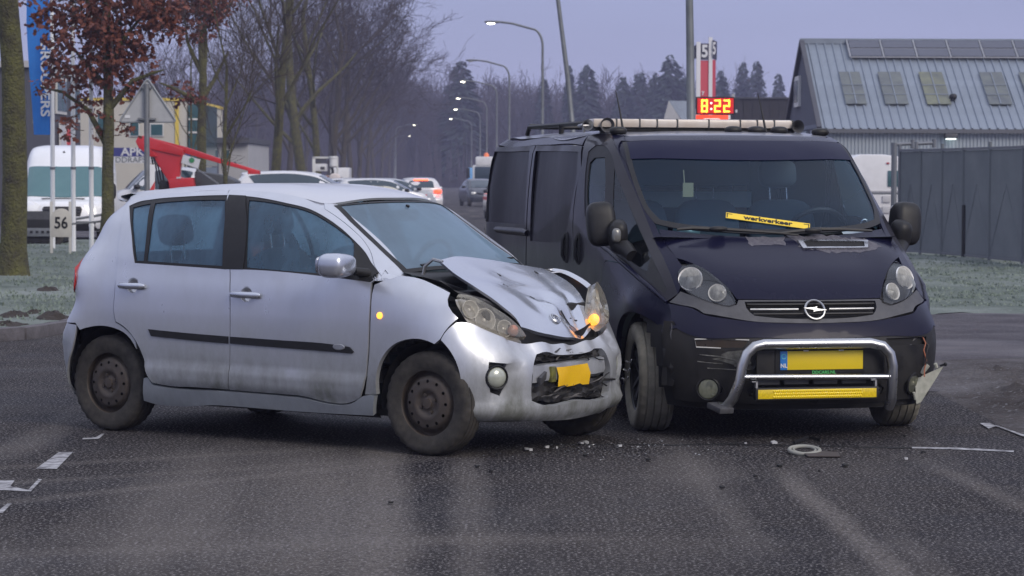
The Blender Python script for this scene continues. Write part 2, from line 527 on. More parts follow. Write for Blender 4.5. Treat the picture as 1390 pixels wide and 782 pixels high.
def rear_round(x, w, r, n=0.02):                   # rear-centre .. rear corner columns for a given tail x, half width, corner radius
    return [(x, 0), (x + n, w * 0.48), (x + 0.29 * r + n, w - 0.29 * r - 0.30 * r), (x + r * 0.62, w - 0.07 * r)]

def s_low(z, w, xr, rr, nose, zs=None):
    P = [(x, y, z) for x, y in rear_round(xr, w, rr)]
    P += [(0.0, w * 0.997, z), (0.45, w, z), (1.0, w, z), (1.6, w, z), (2.06, w, z)]
    return P + nose
S_LOW = [
 s_low(.185, .765, -.42, .22, [(2.40, .77, .185), (2.60, .73, .19), (2.735, .60, .19), (2.83, .38, .18), (2.87, 0, .165)]),
 s_low(.24, .79, -.455, .22, [(2.40, .80, .24), (2.62, .765, .24), (2.77, .64, .24), (2.865, .39, .235), (2.90, 0, .235)]),
 s_low(.36, .812, -.475, .22, [(2.40, .83, .36), (2.62, .79, .36), (2.785, .67, .36), (2.875, .40, .36), (2.91, 0, .36)]),
 s_low(.48, .826, -.485, .22, [(2.40, .838, .48), (2.62, .80, .48), (2.79, .68, .48), (2.88, .40, .47), (2.915, 0, .47)]),
 s_low(.60, .832, -.480, .22, [(2.40, .838, .60), (2.61, .80, .60), (2.765, .66, .585), (2.865, .39, .57), (2.90, 0, .57)]),
 s_low(.68, .833, -.43, .22, [(2.40, .835, .70), (2.59, .79, .69), (2.735, .64, .65), (2.845, .37, .615), (2.875, 0, .615)]),
 s_low(.78, .830, -.355, .19, [(2.40, .825, .80), (2.58, .765, .77), (2.71, .61, .71), (2.82, .345, .645), (2.85, 0, .64)]),
 s_low(.90, .820, -.345, .16, [(2.38, .80, .90), (2.575, .735, .85), (2.69, .57, .77), (2.79, .31, .665), (2.83, 0, .65)]),
 s_low(1.0, .800, -.33, .13, [(2.36, .745, .985), (2.56, .68, .915), (2.66, .50, .83), (2.76, .28, .69), (2.80, 0, .655)]),
]
def s_up(*pts): return list(pts)
S_UP = [
 s_up((-.335, 0, .96), (-.33, .40, .96), (-.274, .724, .96), (-.25, .791, .96), (.0, .800, .96), (.45, .806, .96), (1.0, .808, .96), (1.6, .805, .95), (2.0, .785, .94), (2.12, .72, .96), (2.17, .625, .97), (2.25, .33, .985), (2.275, 0, .99)),
 s_up((-.325, 0, 1.03), (-.32, .40, 1.03), (-.262, .705, 1.03), (-.225, .772, 1.03), (.0, .789, 1.03), (.45, .796, 1.03), (1.0, .799, 1.02), (1.56, .792, 1.02), (1.93, .765, 1.01), (2.05, .70, 1.02), (2.105, .605, 1.03), (2.195, .33, 1.04), (2.22, 0, 1.04)),
 s_up((-.275, 0, 1.15), (-.265, .40, 1.15), (-.225, .625, 1.15), (-.165, .708, 1.15), (.03, .748, 1.15), (.45, .764, 1.15), (1.0, .768, 1.15), (1.48, .757, 1.15), (1.76, .725, 1.15), (1.88, .655, 1.15), (1.915, .587, 1.15), (2.02, .31, 1.16), (2.05, 0, 1.165)),
 s_up((-.215, 0, 1.29), (-.205, .38, 1.29), (-.17, .565, 1.29), (-.11, .645, 1.30), (.08, .684, 1.298), (.45, .705, 1.30), (1.0, .710, 1.30), (1.40, .695, 1.30), (1.57, .655, 1.30), (1.665, .605, 1.295), (1.70, .557, 1.29), (1.80, .29, 1.30), (1.83, 0, 1.305)),
 s_up((-.13, 0, 1.40), (-.12, .36, 1.40), (-.08, .50, 1.395), (-.02, .575, 1.395), (.15, .606, 1.40), (.45, .640, 1.41), (1.0, .647, 1.415), (1.30, .628, 1.41), (1.44, .590, 1.395), (1.515, .56, 1.388), (1.545, .535, 1.385), (1.63, .28, 1.405), (1.655, 0, 1.41)),
 s_up((-.14, 0, 1.435), (-.125, .34, 1.435), (-.085, .47, 1.432), (-.02, .535, 1.432), (.15, .562, 1.438), (.45, .595, 1.45), (1.0, .60, 1.455), (1.28, .58, 1.442), (1.40, .545, 1.428), (1.46, .51, 1.418), (1.49, .48, 1.414), (1.565, .26, 1.435), (1.585, 0, 1.44)),
 s_up((.03, 0, 1.475), (.03, .28, 1.472), (.05, .36, 1.467), (.12, .41, 1.470), (.25, .432, 1.476), (.45, .45, 1.487), (.98, .45, 1.495), (1.20, .43, 1.485), (1.27, .40, 1.475), (1.31, .37, 1.468), (1.33, .34, 1.467), (1.38, .18, 1.476), (1.39, 0, 1.478)),
 s_up((.35, 0, 1.500), (.35, .04, 1.50), (.36, .06, 1.50), (.40, .09, 1.501), (.44, .095, 1.503), (.5, .10, 1.505), (.9, .10, 1.512), (.98, .09, 1.51), (1.0, .08, 1.51), (1.01, .07, 1.509), (1.02, .05, 1.509), (1.03, .03, 1.509), (1.04, 0, 1.509)),
]
SG_LOW, SG_UP = loft(S_LOW, 7, 7), loft(S_UP, 7, 7)
BV_SLOW, _a = grid_bvh([(SG_LOW, True)])
BV_SUP, _b = grid_bvh([(SG_UP, True)])
BV_S, S_SOUP = grid_bvh([(SG_LOW, True), (SG_UP, True)])

def v_ring(z, ws, xr, xm, front):
    P = [(xr, 0, z), (xr + .005, ws * .6, z), (xr + .02, ws - .06, z), (xr + .07, ws - .008, z), (-3.3, ws, z), (-2.5, ws + .004, z), (xm - .75, ws + .004, z), (xm, ws, z)]
    return P + front
V_BODY = [
 v_ring(.19, .89, -3.93, -.70, [(-.25, .895, .19), (.05, .895, .19), (.38, .85, .19), (.60, .745, .185), (.72, .48, .18), (.77, 0, .18)]),
 v_ring(.28, .915, -3.95, -.70, [(-.25, .92, .28), (.05, .92, .28), (.40, .875, .28), (.635, .765, .28), (.76, .48, .28), (.81, 0, .28)]),
 v_ring(.42, .935, -3.96, -.70, [(-.25, .945, .42), (.05, .945, .42), (.42, .895, .42), (.66, .775, .42), (.79, .48, .42), (.84, 0, .42)]),
 v_ring(.57, .945, -3.965, -.70, [(-.25, .955, .57), (.05, .955, .57), (.43, .905, .57), (.68, .765, .57), (.80, .47, .57), (.845, 0, .57)]),
 v_ring(.66, .949, -3.965, -.70, [(-.25, .957, .66), (.05, .955, .66), (.43, .90, .66), (.68, .745, .65), (.785, .46, .64), (.825, 0, .635)]),
 v_ring(.73, .951, -3.965, -.70, [(-.25, .955, .73), (.05, .95, .73), (.41, .885, .73), (.635, .73, .725), (.74, .45, .71), (.785, 0, .70)]),
 v_ring(.80, .953, -3.96, -.70, [(-.25, .95, .80), (.03, .94, .80), (.36, .87, .80), (.57, .715, .80), (.675, .44, .80), (.715, 0, .80)]),
 v_ring(.90, .954, -3.955, -.72, [(-.28, .945, .90), (.0, .93, .90), (.32, .85, .90), (.51, .70, .90), (.60, .43, .895), (.635, 0, .89)]),
 v_ring(1.0, .954, -3.95, -.76, [(-.35, .942, 1.0), (-.08, .917, 1.0), (.24, .835, 1.0), (.40, .69, 1.0), (.48, .42, .99), (.51, 0, .985)]),
 v_ring(1.10, .953, -3.95, -.84, [(-.42, .936, 1.10), (-.20, .902, 1.10), (.10, .82, 1.10), (.25, .67, 1.10), (.32, .40, 1.08), (.345, 0, 1.075)]),
 v_ring(1.20, .951, -3.945, -.92, [(-.50, .925, 1.20), (-.31, .887, 1.20), (-.06, .815, 1.20), (.04, .66, 1.195), (.12, .38, 1.185), (.15, 0, 1.18)]),
 v_ring(1.32, .946, -3.94, -1.02, [(-.62, .913, 1.32), (-.43, .870, 1.32), (-.215, .80, 1.32), (-.12, .65, 1.32), (-.04, .37, 1.32), (-.01, 0, 1.32)]),
 v_ring(1.48, .935, -3.93, -1.15, [(-.78, .892, 1.48), (-.58, .848, 1.48), (-.42, .785, 1.48), (-.335, .64, 1.48), (-.255, .36, 1.48), (-.22, 0, 1.48)]),
 v_ring(1.64, .918, -3.91, -1.28, [(-.93, .865, 1.64), (-.74, .820, 1.64), (-.62, .765, 1.64), (-.545, .63, 1.64), (-.47, .35, 1.64), (-.44, 0, 1.64)]),
 v_ring(1.77, .890, -3.87, -1.42, [(-1.08, .835, 1.77), (-.91, .790, 1.77), (-.80, .74, 1.77), (-.73, .62, 1.775), (-.665, .34, 1.78), (-.64, 0, 1.78)]),
 v_ring(1.828, .835, -3.80, -1.50, [(-1.17, .785, 1.826), (-1.04, .745, 1.824), (-.945, .69, 1.822), (-.88, .58, 1.825), (-.82, .33, 1.83), (-.80, 0, 1.832)]),
 v_ring(1.858, .72, -3.66, -1.60, [(-1.30, .69, 1.852), (-1.21, .66, 1.848), (-1.15, .61, 1.845), (-1.10, .50, 1.847), (-1.06, .30, 1.852), (-1.05, 0, 1.853)]),
 v_ring(1.876, .35, -3.40, -1.75, [(-1.6, .34, 1.871), (-1.58, .32, 1.871), (-1.56, .29, 1.870), (-1.54, .22, 1.870), (-1.52, .12, 1.871), (-1.51, 0, 1.871)]),
]
VG = loft(V_BODY, 6, 6)
BV_V, V_SOUP = grid_bvh([(VG, True)])
# ---------------------------------------------------------------- shared materials
BLK = pbr('black_plastic', (.010, .010, .011), .48, noise=(30, (.018, .018, .019), .2), spec=.35)
BLKM = pbr('matt_black', (.012, .012, .013), .9)
TRIM = pbr('grey_plastic', (.045, .045, .05), .5, noise=(14, (.08, .08, .085), .3))
RUB = pbr('tyre_rubber', (.024, .023, .022), .80, noise=(14, (.070, .063, .054), .25), bump=(160, .25, .004), spec=.25)
RUBD = pbr('tyre_dusty', (.17, .16, .13), .85, noise=(11, (.32, .30, .24), .25), bump=(120, .3, .004), spec=.2)
STEEL = pbr('dusty_steel_rim', (.060, .053, .048), .6, .35, noise=(9, (.088, .068, .054), .3), bump=(60, .15, .004))
RIMG = pbr('rim_grey', (.10, .095, .085), .5, .5, noise=(12, (.06, .05, .045), .3))
CHR = pbr('chrome', (.62, .63, .65), .16, 1.0, noise=(25, (.45, .45, .46), .3), rvar=.2)
ALU = pbr('dull_alu', (.42, .43, .44), .42, .8, noise=(20, (.30, .30, .31), .3))
WHT = pbr('white_paint', (.72, .72, .73), .35, coat=.3, noise=(3, (.62, .62, .62), .4))
YEL = pbr('plate_yellow', (.80, .58, .015), .4, noise=(6, (.72, .55, .02), .2))
BLUE = pbr('plate_blue', (.02, .18, .55), .4)
ORG_ON = pbr('indicator_lit', (.9, .35, .05), .4, emit=(1.0, .36, .04), estr=2.0)
RED_ON = pbr('brake_lit', (.9, .06, .03), .4, emit=(1.0, .05, .02), estr=3.0)
LAMP_ON = pbr('lamp_lit', (1, .95, .8), .4, emit=(1.0, .93, .74), estr=9.0)
REDL = pbr('red_lens', (.35, .02, .02), .2, coat=.5)
CLR = pbr('lens_clear', (.80, .80, .78), .22, .15, coat=.8, noise=(34, (.95, .94, .90), .15))
SEAT = pbr('seat_cloth', (.05, .055, .065), .9)

# ---------------------------------------------------------------- outlines measured on the bodies (right side, metres)
P = {
 's_rdoor': [(0.045,-0.729,1.283), (0.039,-0.697,1.328), (0.018,-0.609,1.391), (0.108,-0.604,1.424), (0.457,-0.598,1.449), (0.816,-0.587,1.467), (0.931,-0.716,1.289), (1.003,-0.797,1.032), (1.036,-0.832,0.603), (1.004,-0.804,0.303), (0.764,-0.805,0.305), (0.491,-0.805,0.306), (0.408,-0.807,0.319), (0.375,-0.812,0.357), (0.342,-0.825,0.470), (0.286,-0.831,0.565), (0.210,-0.833,0.635), (0.126,-0.833,0.673), (0.110,-0.832,0.728), (0.112,-0.825,0.864), (0.071,-0.772,1.192)],
 's_rwin_frame': [(0.044,-0.652,1.368), (0.095,-0.640,1.392), (0.215,-0.635,1.409), (0.485,-0.628,1.425), (0.844,-0.630,1.437), (0.920,-0.716,1.289), (0.982,-0.801,1.006), (0.951,-0.801,1.007), (0.246,-0.810,1.029), (0.218,-0.797,1.093), (0.160,-0.759,1.218)],
 's_qglass': [(0.083,-0.673,1.361), (0.148,-0.667,1.375), (0.227,-0.660,1.386), (0.290,-0.749,1.215), (0.316,-0.799,1.044), (0.253,-0.806,1.043), (0.208,-0.780,1.148)],
 's_rglass': [(0.266,-0.657,1.388), (0.512,-0.651,1.403), (0.843,-0.655,1.410), (0.919,-0.751,1.203), (0.945,-0.798,1.026), (0.644,-0.799,1.033), (0.341,-0.797,1.042), (0.321,-0.746,1.216)],
 's_fdoor': [(0.822,-0.587,1.467), (0.971,-0.589,1.462), (1.191,-0.590,1.450), (1.367,-0.577,1.423), (1.549,-0.593,1.359), (1.734,-0.598,1.258), (1.862,-0.620,1.174), (1.940,-0.659,1.112), (2.003,-0.706,1.043), (2.086,-0.804,0.969), (2.066,-0.810,0.954), (2.070,-0.821,0.890), (2.069,-0.830,0.787), (2.055,-0.830,0.541), (2.014,-0.811,0.358), (1.987,-0.804,0.308), (1.959,-0.801,0.293), (1.499,-0.803,0.296), (1.010,-0.804,0.301), (1.040,-0.832,0.603), (1.008,-0.797,1.032)],
 's_fwin_frame': [(0.851,-0.631,1.436), (0.978,-0.630,1.432), (1.084,-0.635,1.424), (1.282,-0.647,1.398), (1.480,-0.629,1.356), (1.594,-0.632,1.311), (1.714,-0.642,1.250), (1.824,-0.658,1.181), (1.922,-0.678,1.112), (1.981,-0.702,1.060), (2.067,-0.725,0.988), (2.085,-0.739,0.962), (2.063,-0.757,0.952), (1.788,-0.802,0.978), (1.103,-0.801,1.008), (0.988,-0.801,1.006)],
 's_fglass': [(1.025,-0.651,1.410), (1.291,-0.658,1.385), (1.491,-0.642,1.341), (1.605,-0.645,1.295), (1.724,-0.654,1.237), (1.825,-0.669,1.173), (1.872,-0.728,1.091), (1.904,-0.782,0.995), (1.644,-0.795,1.001), (1.132,-0.799,1.022), (1.096,-0.749,1.205)],
 's_moulding_r': [(0.396,-0.833,0.637), (0.674,-0.833,0.626), (1.026,-0.832,0.617), (1.024,-0.831,0.575), (0.731,-0.832,0.584), (0.418,-0.832,0.597)],
 's_moulding_f': [(1.043,-0.832,0.616), (1.413,-0.832,0.610), (1.812,-0.832,0.601), (1.932,-0.831,0.591), (1.961,-0.830,0.565), (1.947,-0.830,0.555), (1.685,-0.831,0.562), (1.464,-0.831,0.566), (1.042,-0.831,0.576)],
 's_sill': [(0.337,-0.809,0.340), (0.373,-0.809,0.342), (0.404,-0.804,0.301), (0.498,-0.803,0.292), (0.993,-0.803,0.292), (1.497,-0.801,0.285), (1.950,-0.800,0.283), (2.009,-0.805,0.316), (2.095,-0.808,0.320), (2.061,-0.777,0.210), (1.485,-0.774,0.204), (0.912,-0.776,0.208), (0.351,-0.769,0.194), (0.304,-0.774,0.204)],
 's_fender': [(2.087,-0.810,0.946), (2.138,-0.801,0.966), (2.123,-0.792,0.998), (2.061,-0.678,1.027), (2.075,-0.615,1.046), (2.115,-0.578,1.034), (2.174,-0.580,0.986), (2.388,-0.741,0.975), (1.404,0.823,0.879), (1.470,0.826,0.839), (2.546,-0.742,0.875), (2.613,-0.732,0.772), (2.567,-0.800,0.696), (2.550,-0.814,0.659), (2.517,-0.824,0.630), (2.433,-0.833,0.654), (2.333,-0.842,0.648), (2.240,-0.840,0.614), (2.163,-0.835,0.546), (2.113,-0.826,0.450), (2.101,-0.810,0.328), (2.016,-0.806,0.324), (2.064,-0.830,0.542), (2.077,-0.830,0.787), (2.078,-0.821,0.890)],
 's_apillar': [(1.505,-0.542,1.397), (1.543,-0.508,1.393), (1.770,-0.503,1.265), (1.984,-0.532,1.127), (2.103,-0.576,1.043), (2.115,-0.578,1.034), (2.075,-0.615,1.046), (2.061,-0.678,1.027), (2.066,-0.719,0.995), (2.008,-0.703,1.043), (1.940,-0.650,1.116), (1.860,-0.609,1.178), (1.731,-0.586,1.263), (1.549,-0.586,1.363)],
 's_hlamp': [(2.575,-0.676,0.899), (1.533,0.827,0.833), (1.677,0.828,0.821), (1.790,0.831,0.760), (1.874,0.833,0.690), (2.751,-0.346,0.706), (2.810,-0.370,0.651), (2.798,-0.442,0.654), (2.779,-0.492,0.665), (2.707,-0.609,0.715), (2.654,-0.678,0.759), (2.628,-0.694,0.802)],
 's_bumper': [(2.570,-0.800,0.692), (2.619,-0.735,0.754), (2.645,-0.700,0.751), (2.711,-0.613,0.707), (2.784,-0.499,0.657), (2.822,-0.388,0.638), (2.855,-0.233,0.626)],
 's_bumper_edge': [(2.554,-0.813,0.653), (2.615,-0.799,0.585), (2.655,-0.783,0.492), (2.666,-0.772,0.399), (2.638,-0.741,0.222)],
 's_grille': [(2.878,-0.311,0.575), (2.880,-0.377,0.521), (2.875,-0.399,0.307), (2.908,-0.026,0.285)],
 's_fog_recess': [(2.780,-0.673,0.533), (2.833,-0.576,0.521), (2.844,-0.571,0.446), (2.846,-0.558,0.413), (2.821,-0.604,0.338), (2.788,-0.666,0.362), (2.786,-0.686,0.467)],
 's_fog': [(2.819,-0.637,0.445)],
 's_scoop': [(2.830,-0.586,0.520), (2.865,-0.451,0.516), (2.872,-0.432,0.488), (2.856,-0.480,0.305), (2.819,-0.606,0.337), (2.846,-0.558,0.413), (2.844,-0.571,0.446)],
 's_rhandle': [(0.152,-0.822,0.894), (0.357,-0.821,0.893), (0.255,-0.822,0.892)],
 's_fhandle': [(1.046,-0.824,0.866), (1.267,-0.824,0.863), (1.155,-0.824,0.864)],
 's_repeater': [(2.142,-0.833,0.775)],
 's_rarch': [(-0.332,-0.778,0.273), (-0.289,-0.830,0.386), (-0.229,-0.850,0.506), (-0.151,-0.846,0.600), (-0.054,-0.833,0.640), (0.086,-0.832,0.637), (0.209,-0.832,0.596), (0.284,-0.828,0.513), (0.329,-0.819,0.412), (0.335,-0.810,0.344)],
 's_qpanel_gap': [(0.039,-0.730,1.278), (0.063,-0.771,1.192), (0.103,-0.825,0.862), (0.101,-0.832,0.728), (0.119,-0.833,0.666), (0.204,-0.833,0.627), (0.280,-0.830,0.556)],
 's_bumper_r': [(-0.203,-0.850,0.656), (-0.190,-0.850,0.634), (-0.168,-0.848,0.614)],
 's_roofgap': [(-0.023,-0.582,1.388), (0.100,-0.596,1.429), (0.448,-0.588,1.454), (0.808,-0.576,1.472), (0.963,-0.579,1.468), (1.183,-0.581,1.455), (1.361,-0.570,1.428), (1.544,-0.587,1.365)],
 's_tail': [(-0.226,-0.744,1.023), (-0.225,-0.749,1.015), (-0.215,-0.784,0.936), (-0.207,-0.811,0.861)],
 'v_ws': [(-0.861,-0.738,1.790), (-0.594,-0.769,1.619), (-0.403,-0.772,1.476), (-0.211,-0.762,1.342), (-0.110,-0.739,1.277), (-0.081,-0.719,1.263), (-0.043,-0.659,1.255)],
 'v_wsR': [(-0.822,0.774,1.755), (-0.571,0.785,1.588), (-0.343,0.802,1.407), (-0.124,0.782,1.266), (-0.025,0.750,1.210), (0.036,0.632,1.205), (0.112,-0.137,1.208)],
 'v_wstop': [(-0.668,-0.027,1.792)],
 'v_strip': [(-0.652,-0.767,1.660), (-0.472,-0.091,1.662), (-0.682,0.776,1.672)],
 'v_door': [(-1.411,-0.813,1.833), (-1.515,-0.708,1.858), (-1.212,-0.730,1.843), (-0.776,-0.786,1.718), (-0.562,-0.787,1.580), (-0.381,-0.780,1.455), (-0.202,-0.774,1.328), (0.022,-0.773,1.173), (0.255,-0.776,1.045), (0.400,-0.772,0.939), (0.483,-0.765,0.854), (0.435,-0.824,0.810), (0.281,-0.875,0.881), (-0.129,-0.921,1.010), (-0.562,-0.950,1.033), (-0.553,-0.951,0.926), (-1.306,-0.958,0.883), (-1.244,-0.958,1.025), (-1.281,-0.955,1.248), (-1.255,-0.943,1.459), (-1.200,-0.914,1.621)],
 'v_win': [(-1.014,-0.947,1.302), (-1.049,-0.940,1.388), (-1.127,-0.914,1.583), (-1.176,-0.882,1.721), (-1.114,-0.848,1.762), (-0.973,-0.823,1.755), (-0.826,-0.819,1.693), (-0.679,-0.832,1.580), (-0.404,-0.831,1.405), (-0.173,-0.830,1.260), (0.057,-0.829,1.115), (0.293,-0.824,0.970), (0.396,-0.812,0.885), (0.397,-0.826,0.855), (0.231,-0.879,0.919), (-0.145,-0.917,1.032), (-0.434,-0.932,1.130), (-0.696,-0.943,1.203), (-0.886,-0.946,1.255)],
 'v_glass1': [(-0.984,-0.940,1.360), (-1.077,-0.915,1.556), (-1.105,-0.894,1.648), (-1.061,-0.876,1.681), (-0.917,-0.845,1.685), (-0.840,-0.861,1.604), (-0.696,-0.905,1.392), (-0.596,-0.936,1.201), (-0.778,-0.940,1.263), (-0.914,-0.943,1.294)],
 'v_glass2': [(-0.733,-0.827,1.623), (-0.400,-0.835,1.395), (-0.160,-0.833,1.246), (0.128,-0.831,1.072), (0.174,-0.872,0.984), (-0.228,-0.913,1.085), (-0.420,-0.922,1.163), (-0.595,-0.877,1.416)],
 'v_crease': [(-0.576,-0.944,1.136), (-0.135,-0.920,1.019), (0.237,-0.882,0.906), (0.459,-0.806,0.813)],
 'v_recess1': [(-3.622,-0.936,1.753), (-2.710,-0.904,1.747), (-2.616,-0.937,1.503), (-2.558,-0.955,1.185), (-3.161,-0.953,1.184), (-3.632,-0.995,1.186)],
 'v_recess2': [(-2.549,-0.906,1.743), (-1.336,-0.903,1.727), (-1.277,-0.933,1.556), (-1.340,-0.951,1.376), (-1.434,-0.956,1.203), (-1.527,-0.957,1.107), (-2.032,-0.958,1.099), (-2.484,-0.957,1.104), (-2.500,-0.948,1.348), (-2.514,-0.930,1.582)],
 'v_slide': [(-2.771,-0.843,1.825), (-1.389,-0.844,1.813), (-1.224,-0.917,1.621), (-1.283,-0.944,1.459), (-1.310,-0.956,1.247), (-1.278,-0.958,1.024), (-1.325,-0.958,0.883), (-1.354,-0.949,0.578)],
 'v_slide_l': [(-2.771,-0.843,1.825), (-2.506,-0.937,1.504), (-2.514,-0.955,1.191), (-2.568,-0.951,0.615)],
 'v_rail': [(-3.668,-0.998,1.166), (-3.158,-0.953,1.157), (-2.532,-0.956,1.146)],
 'v_gut': [(-3.732,-0.919,1.769), (-2.671,-0.897,1.763), (-1.339,-0.897,1.742)],
 'v_h1': [(-1.439,-0.957,1.119)],
 'v_h2': [(-1.130,-0.957,1.127)],
 'v_hlamp': [(0.391,-0.738,0.978), (0.368,-0.701,1.017), (0.385,-0.636,1.029), (0.442,-0.587,0.999), (0.520,-0.536,0.948), (0.620,-0.474,0.862), (0.687,-0.454,0.781), (0.668,-0.506,0.788), (0.637,-0.573,0.802), (0.554,-0.687,0.849), (0.469,-0.743,0.902)],
 'v_hlampL': [(0.282,0.774,1.029), (0.501,0.600,0.952), (0.578,0.522,0.898), (0.690,0.449,0.778), (0.617,0.616,0.808), (0.487,0.765,0.847), (0.343,0.818,0.933), (0.240,0.835,1.000)],
 'v_lens': [(0.470,-0.681,0.949), (0.594,-0.556,0.870), (0.481,0.682,0.939), (0.600,0.552,0.862)],
 'v_hoodL': [(-0.053,-0.736,1.235), (0.093,-0.732,1.152), (0.279,-0.716,1.066), (0.379,-0.634,1.033), (0.515,-0.534,0.952), (0.617,-0.473,0.866), (0.648,-0.459,0.829), (0.684,-0.236,0.829), (0.693,0.011,0.828)],
 'v_hoodR': [(-0.016,0.759,1.201), (0.095,0.809,1.112), (0.245,0.782,1.046), (0.489,0.605,0.960), (0.566,0.523,0.910), (0.654,0.456,0.822)],
 'v_hoodgap': [(-0.278,-0.805,1.359), (0.007,-0.792,1.173), (0.213,-0.768,1.075), (0.289,-0.719,1.059)],
 'v_grille': [(0.663,-0.418,0.822), (0.701,0.008,0.818), (0.664,0.428,0.817), (0.750,0.360,0.720), (0.777,-0.019,0.712), (0.743,-0.373,0.727)],
 'v_bumptop': [(0.450,-0.814,0.808), (0.532,-0.761,0.794), (0.595,-0.700,0.784), (0.650,-0.669,0.747), (0.760,-0.381,0.702), (0.790,-0.023,0.693), (0.753,0.357,0.716), (0.679,0.603,0.743), (0.537,0.760,0.791)],
 'v_bumplow': [(0.566,-0.817,0.695), (0.692,-0.741,0.614), (0.802,-0.427,0.609), (0.838,-0.040,0.598), (0.822,0.323,0.604), (0.700,0.731,0.614)],
 'v_turn': [(0.694,-0.741,0.606), (0.804,-0.427,0.603), (0.804,-0.463,0.548), (0.706,-0.733,0.550)],
 'v_turnL': [(0.822,0.322,0.602), (0.700,0.730,0.612), (0.718,0.712,0.551), (0.815,0.409,0.561)],
 'v_bumpbot': [(0.565,-0.793,0.232), (0.706,-0.593,0.229), (0.772,-0.308,0.219), (0.784,-0.017,0.213), (0.748,0.413,0.204)],
 'v_arch': [(-0.280,-0.936,0.360), (-0.230,-0.952,0.502), (-0.180,-0.958,0.620), (-0.080,-0.957,0.695), (0.062,-0.949,0.726), (0.247,-0.931,0.724), (0.404,-0.906,0.674), (0.519,-0.870,0.548), (0.551,-0.842,0.396), (0.559,-0.798,0.234)],
 'v_fog': [(0.714,-0.648,0.303), (0.731,0.610,0.313)],
 'v_vent': [(0.176,0.090,1.163), (0.142,0.565,1.159), (0.245,0.526,1.116), (0.268,0.095,1.113)],
 'v_patch1': [(0.132,-0.239,1.188), (0.140,0.020,1.187), (0.302,-0.059,1.097), (0.294,-0.283,1.097)],
 'v_emblem': [(0.737,-0.008,0.771)],
 'v_bar': [(-1.917,-0.676,1.867), (-1.359,0.690,1.855)],
 'v_roofc': [(-0.830,0.026,1.837), (-0.869,-0.672,1.810), (-0.823,-0.342,1.830)],
 's_roofm': [(1.238,-0.489,1.472)],
}
# ---------------------------------------------------------------- the silver hatchback with the crushed nose
S_PAINT = paint('silver_paint', (.59, .61, .66), metal=.72, rough=.26, coat=.6, dirt=(.125, .13, .115), z0=.20, z1=.74, amt=1.0, film=.16)
S_ROOF = paint('silver_paint_rimed', (.50, .51, .55), metal=.5, rough=.32, coat=.4, film=.15, frost=.85, z0=-1, z1=-.5)
S_HOOD = paint('silver_paint_creased', (.50, .53, .60), metal=.72, rough=.24, coat=.6, film=.03, z0=-1, z1=-.5)
S_GLASS = glass('fogged_side_glass', (.72, .84, .88), (.26, .46, .70), .16, .42, 3.2)
S_WS = glass('windscreen_glass', (.68, .78, .84), (.40, .56, .74), .40, .28, 1.6)  # pale blue film colour paints the reflected sky onto the windscreen
S_LENS = glass('yellowed_lens', (.90, .88, .83), (.50, .47, .40), .12, .30, 9.0, .05)
FOGL = pbr('fog_lens', (.50, .52, .44), .18, .2, coat=.7, noise=(40, (.38, .40, .34), .3))

silver = thing('hatchback_car', 'silver hatchback with a crushed bonnet standing against the dark van', 'car', SIL_LOC, SIL_YAW)
P['s_fender'][8:10] = [(2.46, -.722, .945), (2.54, -.705, .908)]
P['s_hlamp'] = [(2.575, -.690, .893), (2.592, -.655, .893), (2.64, -.55, .852), (2.68, -.47, .803), (2.72, -.40, .752), (2.76, -.36, .70), (2.81, -.370, .651), (2.798, -.442, .654), (2.779, -.492, .665), (2.707, -.609, .715), (2.654, -.678, .759), (2.628, -.694, .802)]
SID = (0.08, 1, -.12)

# side doors, left and right
def side_door(name, outline, frame, glasses, label_r=None):
    hc = Vector(P['s_rhandle' if 'r' == outline[2] else 's_fhandle'][2])
    for o in panel(name, P[outline], SID, BV_S, S_PAINT, silver, .032, holes=[P[frame], [(hc.x + .046 * cos(a), hc.y, hc.z + .044 * sin(a)) for a in [2 * pi * k / 18 for k in range(18)]]], mirror=True, warp=lambda p, n: Vector(p) + n * (.013 * min(1, max(0, (.435 - p[2]) / .03)) * min(1, max(0, (p[2] - .30) / .02)) + .006)):
        sgn = 1 if o.data.vertices[0].co.y < 0 else -1
        dd = (.08, sgn, -.12); q = (lambda L: L) if sgn > 0 else mir
        panel('window_frame', q(P[frame]), dd, BV_S, BLK, o, .05, holes=[q(P[g]) for g in glasses], off=.003)
        for g in glasses: panel('window_glass', q(P[g]), dd, BV_S, S_GLASS, o, .06, off=-.004, rim=.004)
        h = P['s_rhandle' if 'r' == outline[2] else 's_fhandle']
        (a, b, c) = [Vector(p) for p in q(h)]
        m = MB(); m.tube([a + Vector((0, -.012 * sgn, 0)), a.lerp(b, .1) + Vector((0, -.028 * sgn, 0)), c + Vector((0, -.034 * sgn, 0)), a.lerp(b, .9) + Vector((0, -.028 * sgn, 0)), b + Vector((0, -.012 * sgn, 0))], [.012, .019, .020, .019, .012], 10)
        m.build('door_handle', S_HOOD, o)
        m = MB(); m.lathe([(0, -.026), (.018, -.024), (.034, -.015), (.045, -.002), (.050, -.001)], c + Vector((0, -.002 * sgn, 0)), (0, -sgn, 0), 22); m.build('handle_recess', S_PAINT, o, 60)
        mo = P['s_moulding_r' if 'r' == outline[2] else 's_moulding_f']
        mp2 = panel('side_moulding', q(mo), dd, BV_S, BLK, o, .05, off=.014, rim=.016)
        if outline == 's_fdoor':
            bd = MB(); cb = Vector(q([(1.86, -.848, .588)])[0]); bd.lathe([(0, .004), (.02, .0035), (.024, 0)], cb, (0, -sgn, 0), 18); ob = bd.build('badge', ALU, mp2); ob.data.transform(Matrix.Translation(cb) @ Matrix.Diagonal((1.9, 1, .75, 1)) @ Matrix.Translation(-cb))
